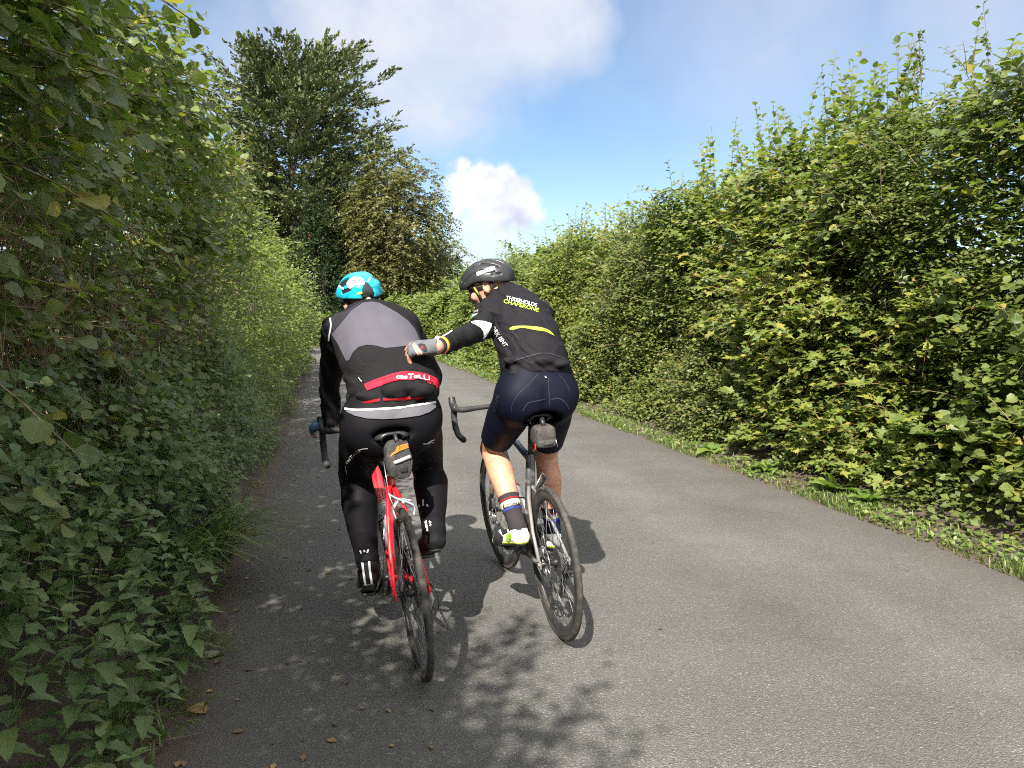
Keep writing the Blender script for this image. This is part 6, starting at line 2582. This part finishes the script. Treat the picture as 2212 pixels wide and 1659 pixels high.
# shrubs of the farther left hedge: rounded, catching the sun on the side towards us
def round_shrub(name, c, rad, n, size, label, seed, m_, T, group=None, cat='shrub', m=5, L=.3, tm=1.0, droop=.3, berries=0, up=.7, stem=True, inner=.35):
    g = np.random.default_rng(seed)
    fo, st = Foliage(), []
    c, rad = np.array(c, float), np.array(rad, float)
    d = rows(g.normal(0, 1, (n, 3)))
    d[:, 2] = np.where(d[:, 2] < -.75, -d[:, 2], d[:, 2])
    lump_ = 1 + .16 * np.sin(d[:, 0] * 5 + seed) * np.sin(d[:, 1] * 6 + d[:, 2] * 4 + seed * 2) + .10 * np.sin(d[:, 2] * 11 + d[:, 1] * 9)
    rr = lump_ * (1 - inner * g.random(n) ** 1.7)
    s = c + d * rad * rr[:, None]
    s[:, 2] = np.maximum(s[:, 2], .05)
    dd = d * .8 + U3 * .45 + g.normal(0, .35, (n, 3))
    out = (0, -.35, .3)
    shoots(fo, None, s - rows(dd) * L * .4, dd, g.uniform(.6, 1.2, n) * L, m, size, out, g, droop, up, .0)
    loc = (float(c[0]), float(c[1]), 0)
    k = 10
    base = np.array([c[0], c[1], 0.0]) + g.normal(0, .12, (k, 3)) * np.array([1, 1, 0])
    top = c + rows(g.normal(0, 1, (k, 3)) + U3) * rad * .6
    tt = np.linspace(0, 1, 5)
    st.append((base[:, None] + (top - base)[:, None] * tt[None, :, None], .03))
    root = plant(name, loc, label, cat, fo, T, m_, g, st, M_bark, group, 0, tmul=tm)
    if berries:
        b_ = MB()
        idx = g.integers(0, n, berries)
        for i in idx:
            q = c + d[i] * rad * (lump_[i] + .06)
            for k in range(4):
                b_.ball(q + g.normal(0, .07, 3), .022, 6, 4)
        b_.build('berries', L_berry, root, off=loc, kind='stuff')
    return root


def at_px(px, depth):
    q = seen(px, 692, depth)
    return float(q[0]), float(q[1])


GRP = 'shrubs of the far left hedge'
for i, (yy, rx, rz, zc_, m_, sz, lab, tm) in enumerate((
        (11.6, 1.15, 1.75, 1.65, L_haz, .075, 'dense green hazel where the left hedge turns sunlit', 1.1),
        (14.2, 1.25, 1.65, 1.6, L_haz, .08, 'sunlit green shrub just left of the pale yellow-green one', 1.25),
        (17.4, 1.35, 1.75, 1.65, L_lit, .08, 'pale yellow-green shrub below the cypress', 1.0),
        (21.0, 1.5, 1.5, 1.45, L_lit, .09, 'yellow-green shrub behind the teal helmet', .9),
        (33.0, 2.0, 1.7, 1.6, L_haw, .11, 'dull green bush far down the left side of the lane', .9))):
    round_shrub('hedge_shrub', (-1.75 + float(bend(yy)) + .15 * (i == 3) + .2 * (i == 2), yy, zc_), (rx, 1.7 + .1 * i, rz), int(1250 + 130 * i), sz * 1.1, lab, 80 + i, m_, T_mid if i < 1 else T_far, GRP, tm=tm, L=.34)
x, y = at_px(696, 46)
round_shrub('holly_tree', (x, y, 4.1), (1.7, 1.7, 4.4), 3000, .14, 'grey-green holly with red berries in front of the cypress', 91, L_hol, T_far, None, 'tree', berries=9, L=.5)

# ------------------------------------------------------------------ right side
def face_r(y, z, g):
    x = np.interp(z, [0, .3, .8, 1.5, 2.3, 3.0, 3.4, 3.8], [3.96, 4.06, 4.24, 4.38, 4.48, 4.62, 4.85, 5.2])
    k_ = np.clip(z / .8, .25, 1)
    return x + k_ * (.15 * np.sin(y * 1.3 + z * 1.6) + .11 * np.sin(y * 3.1 - z * 2.3) + .06 * np.sin(y * 6.1 + z * 5)) + bend(y)


def right_shrub(name, y0, y1, z0, z1, n, size, label, seed, m_, T, key=None, mo=None, single=0, lod=None, m=5, L=.32, depth=.5, tops=0, proud=.0, tsize=.08, tL=.7, tm=1.0, stem_m=None, zc_=None, heart=1.0, up=.7, group='right hedge shrubs', topz=None, gap=.0, Tz=None):
    g = np.random.default_rng(seed)
    fo, st = Foliage(), []
    y = g.uniform(y0, y1, n)
    z = z0 + (z1 - z0) * g.random(n)
    if gap:
        k = (np.sin(y * 2.9 + seed) * np.sin(z * 3.7 + y * 1.3 + seed * 2) > .42) & (g.random(n) < gap)
        y, z = y[~k], z[~k]
    nn = len(y)
    # ragged ends so that neighbouring shrubs interlock
    y = y + .25 * np.sin(z * 5 + seed)
    z = z0 + (z - z0) * (1 - .13 * (.5 + .5 * np.sin(y * 2.3 + seed)) - .07 * np.sin(y * 5.7 + 1))
    x = face_r(y, z, g) - proud + depth * g.random(nn) ** 1.5
    s = np.stack([x, y, z], 1)
    d = np.array([-.65, -.15, .40]) + g.normal(0, .45, (nn, 3))
    shoots(fo, st, s - rows(d) * L * .45, d, g.uniform(.7, 1.25, nn) * L, m, size, (-.55, -.4, .35), g, .35, up, (.0022 if size > .065 else 0) if y1 < 9.5 else .0)
    if heart:
        k = int(n * .8 * heart) + 300
        y = g.uniform(y0, y1, k)
        z = g.uniform(max(z0 * .5, .15), z1 - .1, k)
        s = np.stack([face_r(y, z, g) + g.uniform(.3, 1.5, k), y, z], 1)
        shoots(fo.inner, None, s, g.normal(0, 1, (k, 3)) + U3 * .4, np.full(k, .3), 4, max(size * 1.4, .075), (-.3, -.2, .5), g, .2, .8)
    if tops:
        y = g.uniform(y0, y1, tops)
        z = g.uniform((topz or z1) - .7, (topz or z1) - .15, tops)
        s = np.stack([g.uniform(4.75, 5.5, tops) + bend(y), y, z], 1)
        d = np.array([-.05, -.05, 1.0]) + g.normal(0, .16, (tops, 3))
        shoots(fo, st, s, d, g.uniform(.45, 1.25, tops) * tL, 17, tsize * 1.12, (-.3, -.2, .4), g, .05, .55, .0042)
    k = int(11 * (y1 - y0) * (z1 - z0) / 1.5) if y1 < 22 else 0
    if k:
        y = g.uniform(y0, y1, k)
        z = z0 + (z1 - z0) * g.uniform(.1, 1, k)
        s = np.stack([face_r(y, z, g) - proud + g.uniform(-.05, .2, k), y, z], 1)
        d = np.array([-.5, -.1, .55]) + g.normal(0, .3, (k, 3))
        shoots(fo, st, s, d, g.uniform(.4, .75, k), 9, size * 1.2, (-.5, -.35, .35), g, .3, up, .0034)
    rods = int(5 * (y1 - y0)) + 2
    y = g.uniform(y0, y1, rods)
    base = np.stack([g.uniform(4.9, 5.5, rods) + bend(y), y, np.full(rods, .3)], 1)
    top = base + np.stack([g.uniform(-.5, .2, rods), g.normal(0, .35, rods), g.uniform(.6, .95, rods) * (z1 - .3)], 1)
    tt = np.linspace(0, 1, 5)
    bw = g.normal(0, .16, (rods, 3)) * np.array([1, 1, 0])
    st.append((base[:, None] + (top - base)[:, None] * tt[None, :, None] + bw[:, None] * np.sin(tt * math.pi)[None, :, None], g.uniform(.006, .013, rods)))
    loc = (4.9 + float(bend((y0 + y1) / 2)), (y0 + y1) / 2, 0)
    return plant(name, loc, label, 'shrub', fo, T, m_, g, st, stem_m or M_twig, group, single, key, mo, lod, front=lambda p: np.clip((5.1 - p[:, 0] + bend(p[:, 1])) * .8, 0, 1), tmul=tm)


right_shrub('hazel_shrub', 2.2, 4.75, .30, 3.2, 1150, .090, 'large-leaved hazel shrub at the right picture edge', 101, L_haz, T_haz, 'haz', L_hazo, 260, T_hazm, tops=60, tsize=.085, gap=.35)
right_shrub('hawthorn_shrub', 4.2, 6.0, 1.2, 3.35, 2600, .052, 'dark small-leaved hawthorn topped by tall bare shoots at right', 102, L_haw, T_far, m=6, L=.26, tops=0, gap=.35)
right_shrub('sycamore_shrub', 4.9, 7.2, .20, 1.75, 640, .125, 'low yellow-green sycamore shrub near the dock plants', 103, L_syc, T_syc, 'syc', L_syco, 280, None, stem_m=M_twigr, gap=.35, up=.75, proud=.14)
right_shrub('sycamore_shrub', 6.0, 8.6, 1.3, 2.85, 720, .120, 'tall yellowing sycamore shrub in the middle of the right hedge', 104, L_syc, T_syc, 'syc', L_syco, 280, None, stem_m=M_twigr, tm=1.25, gap=.5, up=.8, proud=.16)
right_shrub('bramble', 4.3, 6.2, .12, 1.6, 1300, .060, 'deep green bramble with shadowed gaps at the right hedge foot', 105, L_haz, T_far, m=6, L=.3, gap=.35)
right_shrub('hazel_shrub', 5.6, 7.6, 2.0, 3.3, 900, .074, 'hazel shrub with upright leafy shoots highest on the right skyline', 106, L_haz, T_haz, 'haz', L_hazo, 150, T_hazm, tops=56, tsize=.095, tL=.95, proud=.10)
right_shrub('hazel_shrub', 7.6, 10.2, 1.4, 3.2, 1500, .072, 'hazel with a row of upright shoots against the blue sky', 107, L_haz, T_hazm, 'haz', L_hazo, 90, T_hazm, tops=56, tsize=.092, tL=.95, tm=1.15, proud=.06)
right_shrub('bramble', 6.8, 9.6, .10, 1.9, 2600, .062, 'bramble with pink-brown seed heads right of the black jersey', 108, L_haw, T_far, m=6, L=.3, gap=.35, tm=1.15)
right_shrub('hawthorn_shrub', 9.4, 12.6, .10, 3.1, 3900, .067, 'hawthorn shrub behind the shoulder of the black jersey', 109, L_haw, T_far, m=6, L=.3, tops=26, tsize=.06, tm=1.2, gap=.25)
right_shrub('hazel_shrub', 12.2, 16.0, .10, 3.15, 2800, .083, 'bright green hazel right of the black helmet', 110, L_haz, T_far, m=6, L=.34, tops=40, tsize=.075, tm=1.45, gap=.35)
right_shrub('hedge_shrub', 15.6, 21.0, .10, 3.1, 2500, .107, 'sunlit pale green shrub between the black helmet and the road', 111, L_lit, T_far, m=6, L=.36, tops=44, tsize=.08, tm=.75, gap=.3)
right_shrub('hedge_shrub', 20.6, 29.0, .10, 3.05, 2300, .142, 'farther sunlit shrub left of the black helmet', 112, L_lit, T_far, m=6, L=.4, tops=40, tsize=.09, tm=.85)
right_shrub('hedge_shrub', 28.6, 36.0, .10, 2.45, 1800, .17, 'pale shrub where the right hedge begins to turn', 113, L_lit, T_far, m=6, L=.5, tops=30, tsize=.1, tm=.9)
right_shrub('hedge_shrub', 35.6, 46.0, .10, 1.7, 1300, .19, 'dim shrub round the bend under the far trees', 114, L_haw, T_far, m=6, L=.5, tm=.8)


# tall thin hawthorn shoots on the skyline at right, small leaves in tufts
def wand(px, py0, py1, depth, label, seed, tip=0.0):
    g = np.random.default_rng(seed)
    a, b_ = seen(px, py0, depth), seen(px + tip, py1, depth)
    fo, st = Foliage(), []
    t = np.linspace(0, 1, 6)
    Q = a + (b_ - a) * t[:, None] + np.stack([.02 * np.sin(t * 7 + seed), np.zeros(6), np.zeros(6)], 1)
    st.append((Q[None], .005))
    n = int(np.linalg.norm(b_ - a) / .022)
    tt = g.random(n)
    p = a + (b_ - a) * tt[:, None]
    k = 3
    p = np.repeat(p, k, 0)
    d = rows(g.normal(0, 1, (len(p), 3)) + U3 * .5)
    fo.put(p + d * .012, d, g.normal(0, 1, (len(p), 3)) + U3, .034 * g.uniform(.6, 1.2, len(p)))
    for _ in range(int(np.linalg.norm(b_ - a) / .22)):
        q0 = a + (b_ - a) * g.uniform(0, .8)
        dv = rows((g.normal(0, .6, 3) + U3 * 1.1)[None])[0]
        ll = g.uniform(.1, .3)
        st.append((np.stack([q0 + dv * ll * u for u in np.linspace(0, 1, 4)])[None], .003))
        pp = q0 + dv * (ll * g.random(12))[:, None]
        fo.put(pp, rows(g.normal(0, 1, (12, 3))), g.normal(0, 1, (12, 3)) + U3, .03 * g.uniform(.6, 1.2, 12))
    plant('hawthorn_shoot', tuple(a), label, 'shoot', fo, T_mid, L_haw, g, st, M_twig, 'tall hawthorn shoots on the skyline', 0, tmul=.7)


wand(2165, 420, 8, 5.9, 'tallest bare hawthorn shoot reaching the top of the picture', 121, -45)
wand(2150, 420, 190, 5.9, 'short hawthorn shoot beside the tallest one', 122, -40)
wand(2205, 400, 95, 5.6, 'hawthorn shoot cut by the right picture edge', 123, -6)
wand(1985, 330, 72, 6.6, 'hawthorn shoot left of the tallest pair on the skyline', 124, 5)
wand(2000, 330, 150, 6.6, 'shorter twin of the left skyline hawthorn shoot', 125, -30)

# verge on the right: low weeds and grass, docks
g = np.random.default_rng(131)


def verge_stuff(name, n, y0, y1, x0, x1, size, T, m_, label, seed, up=.8, zz=.05, ax_up=.45):
    g = np.random.default_rng(seed)
    y = y0 + (y1 - y0) * g.random(n) ** 1.6
    pat = .5 + .5 * np.sin(y * 2.1 + 1) * np.sin(y * 5.3)
    x = g.uniform(x0, x1, n) + bend(y) + .05 * np.sin(y * 4)
    keep = g.random(n) < .12 + .88 * pat ** 1.3
    x, y = x[keep], y[keep]
    k = len(x)
    p = np.stack([x, y, .012 + zz * g.random(k) + np.clip(x - bend(y) - 3.9, 0, 1) * .25], 1)
    a = rows(g.normal(0, 1, (k, 3)) * np.array([1, 1, .3]) + U3 * ax_up)
    nv = U3 * up + g.normal(0, .3, (k, 3)) + np.array([-.3, -.2, 0])
    V, F, t, L_ = blades(T, p, a, nv, size * g.uniform(.5, 1.2, k), np.clip(g.beta(2, 2, k), 0, 1), g)
    o = add_np(name, V, F, m_, None, True, {'tint': t, 'luv': L_}, kind='stuff')
    o['label'] = label
    o['category'] = 'weeds'
    return o


verge_stuff('weeds', 6000, 2.4, 22, 3.64, 3.98, .040, T_mid, L_weed, 'low yellow-green weeds along the right road edge', 132)
verge_stuff('weeds', 1500, 16, 60, 3.62, 4.3, .13, T_far, L_weed, 'far strip of bright weeds along the right hedge foot', 133)


verge_stuff('weeds', 2800, 2.6, 14, 3.88, 4.35, .062, T_mid, L_haz, 'green leafy weeds at the foot of the right hedge', 134, zz=.22)


def grass_strip(name, n, y0, y1, x0, x1, h, label, seed, pw=1.5):
    g = np.random.default_rng(seed)
    y = y0 + (y1 - y0) * g.random(n) ** pw
    keep = g.random(n) < .25 + .75 * (np.sin(y * 1.7 + .4) * np.sin(y * .9 + 2) > -.1)
    y = y[keep]
    n = len(y)
    x = g.uniform(x0, x1, n) + bend(y)
    base = np.stack([x, y, np.full(n, .0) + np.clip(x - bend(y) - 3.85, 0, 1) * .15], 1)
    a = g.uniform(0, 6.283, n)
    hd = np.stack([np.cos(a) * .5 - .25, np.sin(a) * .5, np.zeros(n)], 1)
    ln = h * g.uniform(.4, 1.2, n)
    k = 4
    t = np.linspace(0, 1, k)
    P = base[:, None] + hd[:, None] * (ln[:, None] * t ** 1.8 * .7)[..., None] + U3 * (ln[:, None] * (t - .35 * t ** 2))[..., None]
    sd = rows(np.cross(hd, U3))
    ww = .004 * np.array([1, .9, .6, .1]) * (1 + 2.0 * (np.mean(y) > 14))
    V = np.stack([P - sd[:, None] * ww[None, :, None], P + sd[:, None] * ww[None, :, None]], 2).reshape(-1, 3)
    idx = np.arange(n * k * 2).reshape(n, k, 2)
    F = np.stack([idx[:, :-1, 0], idx[:, :-1, 1], idx[:, 1:, 1], idx[:, 1:, 0]], -1).reshape(-1, 4)
    o = add_np(name, V, F, L_gra, None, True, {'tint': np.repeat(np.clip(g.beta(2.4, 2, n), 0, 1), k * 2)}, kind='stuff')
    o['label'] = label
    o['category'] = 'grass'


grass_strip('grass', 15000, 2.0, 16, 3.60, 3.98, .10, 'short sunlit grass along the right road edge', 141)
grass_strip('grass', 5000, 14, 50, 3.66, 4.3, .16, 'far grass verge below the right hedge', 142)
grass_strip('grass', 1600, 1.9, 9, -.74, -.55, .09, 'thin grass along the shaded left road edge', 143)
for i, (px, dep, lab, n) in enumerate(((1960, 6.15, 'broad-leaved dock with one tall pale leaf on the right verge', 8), (1790, 7.0, 'flat dock rosette lying at the right road edge', 8), (2020, 5.75, 'small dock plant nearest the right picture edge', 6),
                                       (1660, 8.0, 'dock rosette at the far end of the right verge grass', 7))):
    x, y = at_px(px, dep)
    x = 3.90 + float(bend(y)) - .06 * (i % 2)
    root = empty('dock_plant', (x, y, .05), lab, 'plant', 'docks on the right verge')
    g = np.random.default_rng(150 + i)
    a = np.linspace(0, 6.283, n, endpoint=False) + g.uniform(0, .4, n)
    A = np.stack([np.cos(a), np.sin(a), g.uniform(.15, .9, n)], 1)
    if i == 0:
        A[0] = (-.35, -.2, 1.1)
    N = U3 + g.normal(0, .15, (n, 3)) - A * np.array([.4, .4, 0])
    single_leaves(root, 'dock', T_dock, L_dock, np.tile([x, y, .05], (n, 1)), A, N, g.uniform(.16, .28, n), g)


# a fern under the hazel at right
fo, st = Foliage(), []
g = np.random.default_rng(161)
fx, fy = at_px(2010, 5.6)
for k in range(7):
    a = g.uniform(1.7, 4.6)
    d = np.array([math.cos(a) * .7, math.sin(a) * .7, .75])
    L = g.uniform(.4, .6)
    t = np.linspace(.15, 1, 22)
    base = np.array([4.35, fy, .45])
    P = base + d * (L * t)[:, None] - U3 * (L * .45 * t ** 2)[:, None]
    sd = rows(np.cross(d[None], U3))[0]
    for s in (-1, 1):
        fo.put(P, np.tile(sd * s + d * .25, (22, 1)), np.tile(U3, (22, 1)), .12 * np.sin(np.pi * np.clip(t, .1, .96)) + .012)
    st.append((P[None], .003))
plant('fern', (4.35, float(fy), .45), 'feathery fern growing out of the right hedge foot', 'fern', fo, [leaf_shape(lambda v: .11 * (1 - v) + .02, 3, 3, .2, .2)], L_weed, g, st, L_weed)

# ------------------------------------------------------------------ trees
def cypress(px, depth, h, rad, label, seed, nl, name='cypress_tree', z0=1.2, pl=26, m_=L_cyp, asym=0.0, nbl=18):
    sm = depth / 36.0
    g = np.random.default_rng(seed)
    x, y = at_px(px, depth)
    base = np.array([x, y, 0.0])
    root = empty(name, tuple(base), label, 'tree')
    # trunk forking into a few leaders
    tr = MB()
    tr.tube([(0, 0, -.1), (.1, 0, h * .3), (-.05, .1, h * .6), (0, 0, h * .86)], [.34, .26, .15, .04], 10)
    for k in range(5):
        a = g.uniform(0, 6.28)
        r0 = rad * .42
        z = h * (.25 + .08 * k)
        tr.tube(bez([(0, 0, z), (math.cos(a) * r0 * .6, math.sin(a) * r0 * .6, z + h * .16), (math.cos(a) * r0, math.sin(a) * r0, min(z + h * .42, h * .93))], 4), [.14, .13, .12, .11, .10, .08, .06, .05, .03], 7)
    tr.build('trunk', M_bark, root)
    hh = z0 + (h - z0) * (np.arange(nl) + g.random(nl)) / nl
    az = np.arange(nl) * 2.399 + g.normal(0, .3, nl)
    env = np.interp(hh / h, [0, .15, .4, .7, .88, 1.0], [.75, 1.0, 1.0, .95, .85, .50]) * rad * g.uniform(.58, 1.2, nl) * (1 + asym * np.cos(az) * np.clip(1.15 - hh / h, 0, 1))
    elev = np.interp(hh / h, [0, .5, .8, 1], [-.05, .05, .20, .55]) + g.normal(0, .10, nl)
    d = np.stack([np.cos(az) * np.cos(elev), np.sin(az) * np.cos(elev), np.sin(elev)], 1)
    st0 = np.stack([np.zeros(nl), np.zeros(nl), np.clip(hh - env * np.sin(elev) * .8, .4, h * .9)], 1)
    L = env / np.cos(np.clip(elev, 0, 1.1)) * np.where(elev > .8, .55, 1)
    tt = np.linspace(0, 1, 6)
    limb = base + st0[:, None] + (d * L[:, None])[:, None] * tt[None, :, None] + U3 * (L[:, None] * .20 * tt ** 2.5)[..., None]
    V, F = stems_mesh([(limb, np.interp(hh / h, [0, 1], [.07, .025]))])
    add_np('limbs', V, F, M_bark, root, True, off=base, kind='stuff')
    # plumes of spray along the outer limbs
    li = np.repeat(np.arange(nl), pl)
    n = len(li)
    t = .28 + .74 * g.random(n) ** .75
    P = base + st0[li] + d[li] * (L[li] * t)[:, None] + U3 * (L[li] * .20 * t ** 2.5)[:, None]
    side = rows(np.cross(d[li], U3))
    off_ = side * (g.normal(0, .24, n) * (1.25 - t) * env[li])[:, None] + g.normal(0, .07 * sm, (n, 3))
    P = P + off_
    pd = rows(d[li] * 1.0 + rows(off_ + 1e-6) * .50 + U3 * .22 + g.normal(0, .18, (n, 3)))
    pi_ = np.repeat(np.arange(n), nbl)
    u = g.random(len(pi_))
    size = sm * g.uniform(.45, .95, n)[pi_]
    lat = g.normal(0, 1, (len(pi_), 3)) * (.105 * size * (1.1 - u))[:, None] * np.array([1, 1, .45])
    bd = rows(pd[pi_] * 1.0 + rows(lat + 1e-6) * .5 + g.normal(0, .25, (len(pi_), 3)))
    bp_ = P[pi_] + pd[pi_] * (size * (u - .35))[:, None] + lat
    nv = U3 + g.normal(0, .6, (len(pi_), 3))
    tint = np.clip(g.beta(2, 2.4, n)[pi_] * .6 + .35 * u + .1 * g.random(len(pi_)), 0, 1)
    V, F, tn, L_ = blades(T_plume, bp_, bd, nv, .138 * sm * g.uniform(.7, 1.3, len(pi_)), tint, g)
    add_np('crown', V, F, m_, root, True, {'tint': tn}, off=base, kind='stuff')
    return root


T_plume = [leaf_shape(lambda v: (.34, .12)[int(round(v))], 2, 2, 0, -.18, 0, 0, s) for s in range(2)]
cypress(637, 50, 18.0, 5.7, 'tall dark cypress rising above the left hedge', 171, 230, pl=27, asym=.35)
cypress(500, 53, 13.0, 4.2, 'lower cypress half hidden behind the left hedge top', 172, 80, pl=20, nbl=18)
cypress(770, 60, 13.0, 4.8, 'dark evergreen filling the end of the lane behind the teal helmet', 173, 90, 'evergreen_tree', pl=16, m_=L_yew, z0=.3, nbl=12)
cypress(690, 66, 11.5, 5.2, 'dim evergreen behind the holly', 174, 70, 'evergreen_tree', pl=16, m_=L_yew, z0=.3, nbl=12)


def weeping(px, depth, h, rad, label, seed, n, m_, size, name, cat='tree', zmin=.8):
    """broad tree whose twigs hang: leaves strung down strands"""
    g = np.random.default_rng(seed)
    x, y = at_px(px, depth)
    base = np.array([x, y, 0.0])
    root = empty(name, tuple(base), label, cat)
    tr = MB().tube([(0, 0, -.1), (.1, 0, h * .35), (0, .1, h * .8)], [.3, .22, .05], 10)
    nb = 26
    for k in range(nb):
        a = k * 2.4
        z = h * (.22 + .55 * k / nb)
        r0 = rad * g.uniform(.6, .95) * math.sqrt(max(1 - ((z / h - .45) / .62) ** 2, .1))
        tr.tube(bez([(0, 0, z), (math.cos(a) * r0 * .5, math.sin(a) * r0 * .5, z + h * .13), (math.cos(a) * r0, math.sin(a) * r0, z + h * .12)], 3), [.08, .07, .06, .05, .04, .03, .02], 6)
    tr.build('trunk', M_bark, root)
    d = rows(g.normal(0, 1, (n, 3)))
    rr = 1 - .42 * g.random(n) ** 1.4
    lump_ = 1 + .20 * np.sin(d[:, 0] * 6 + 1) * np.sin(d[:, 2] * 7 + d[:, 1] * 4) + .12 * np.sin(d[:, 1] * 13 + d[:, 2] * 9)
    s = base + np.array([0, 0, h * .53]) + d * np.array([rad, rad, h * .47]) * (rr * lump_)[:, None]
    s[:, 2] = np.where(s[:, 2] < zmin, zmin + g.random(n) * 1.2, s[:, 2])
    fo, st = Foliage(), []
    dd = rows(d * np.array([.6, .6, .1]) + g.normal(0, .25, (n, 3)) + U3 * .15)
    shoots(fo, st, s, dd, g.uniform(.4, .9, n), 9, size, (0, -.3, .4), g, .6, .5, .0024 if size < .2 else 0)
    p, a, nn, sz = fo.get()
    V, F, t, L_ = blades(T_far, p, a, nn, sz, np.clip(g.beta(2.2, 2.2, len(p)), 0, 1), g)
    add_np('crown', V, F, m_, root, True, {'tint': t}, off=base, kind='stuff')
    if not st:
        return
    V, F = stems_mesh(st)
    add_np('twigs', V, F, M_twig, root, True, off=base, kind='stuff')


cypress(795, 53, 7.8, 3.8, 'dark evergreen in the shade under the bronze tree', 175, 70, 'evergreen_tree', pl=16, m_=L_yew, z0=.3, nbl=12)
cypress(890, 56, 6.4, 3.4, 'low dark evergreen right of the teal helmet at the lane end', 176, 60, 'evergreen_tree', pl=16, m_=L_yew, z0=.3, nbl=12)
weeping(862, 46, 11.0, 2.95, 'bronze-leaved weeping tree beyond the cypress', 181, 3500, L_cop, .205, 'bronze_tree', zmin=3.2)
weeping(918, 58, 7.6, 3.6, 'dull green tree low behind the bronze tree at the lane end', 182, 1200, L_haw, .23, 'background_tree')
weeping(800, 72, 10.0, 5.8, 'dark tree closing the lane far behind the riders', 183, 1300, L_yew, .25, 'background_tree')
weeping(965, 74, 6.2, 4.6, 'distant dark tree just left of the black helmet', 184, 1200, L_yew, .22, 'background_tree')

# ------------------------------------------------------------------ litter on the road
M_fl = leaf_mat('fallen pale leaf', [(0, (.20, .23, .10)), (1, (.26, .27, .13))], .2, .6, vein=.3, obj=True)
M_fb = leaf_mat('fallen brown leaf', [(0, (.24, .12, .05)), (1, (.30, .16, .08))], .1, .8, vein=.2, obj=True)
for (px, py, sz, ang, m_, lab, T) in ((452, 1412, .17, 1.15, M_fl, 'large pale green fallen leaf at the left road edge', T_dock), (428, 1532, .07, 2.2, M_fb, 'brown curled fallen leaf at the bottom left road edge', T_haz)):
    d, fw = cam_dir(px, py)
    q = Vector((0, 0, CAM_H)) + d * ((CAM_H - .012) / -d.z)
    V, F, L_ = T[0]
    me = bpy.data.meshes.new('fallen_leaf')
    V = V.copy()
    V[:, 2] = V[:, 2] * .5 + .10 * np.abs(V[:, 0]) + .16 * (V[:, 1] - .5) ** 2
    V[:, 1] -= .5
    V = V @ np.array(Matrix.Rotation(-ang, 3, 'Z')).T * sz
    o = add('fallen_leaf', V, F, m_)
    at = o.data.attributes.new('luv', 'FLOAT_VECTOR', 'POINT')
    at.data.foreach_set('vector', L_.astype(np.float32).ravel())
    o.location = q
    o['label'], o['category'] = lab, 'leaf'
g = np.random.default_rng(191)
n = 400
y = 1.6 + 22 * g.random(n) ** 1.7
x = EDGE_L + np.abs(g.normal(0, .42, n)) + .03
far = g.random(n) < .03
x[far] = g.uniform(-.3, 3.6, far.sum())
rgt = (g.random(n) < .2) & ~far
x[rgt] = EDGE_R - np.abs(g.normal(0, .10, rgt.sum())) + .10
y[rgt] = 3.6 + 16 * g.random(rgt.sum()) ** 1.5
p = np.stack([x + bend(y), y, np.full(n, .006)], 1)
a = rows(g.normal(0, 1, (n, 3)) * np.array([1, 1, .08]))
V, F, t, L_ = blades(T_mid, p, a, U3 + g.normal(0, .15, (n, 3)), g.uniform(.012, .045, n), g.random(n), g)
V[:, 2] = np.maximum(V[:, 2], .004)
o = add_np('leaf_litter', V, F, L_dead, None, True, {'tint': t, 'luv': L_}, kind='stuff')
o['label'], o['category'] = 'small dead leaves scattered along the shaded road edge', 'litter'
# twigs and debris in the soil strip
n = 420
y = 1.8 + 9 * g.random(n)
x = np.where(g.random(n) < .5, g.uniform(-.80, -.52, n), g.uniform(3.68, 4.1, n))
s = np.stack([x, y, np.full(n, .02) + np.clip(np.abs(x - 1.6) - 2.25, 0, 1) * .2], 1)
d = rows(g.normal(0, 1, (n, 3)) * np.array([1, 1, .15])) * g.uniform(.03, .16, n)[:, None]
V, F = stems_mesh([(s[:, None] + d[:, None] * np.linspace(0, 1, 3)[None, :, None], .0025)])
o = add_np('twig_litter', V, F, M_dstem, None, True, kind='stuff')
o['label'], o['category'] = 'broken twigs and stalks lying on both verges', 'litter'
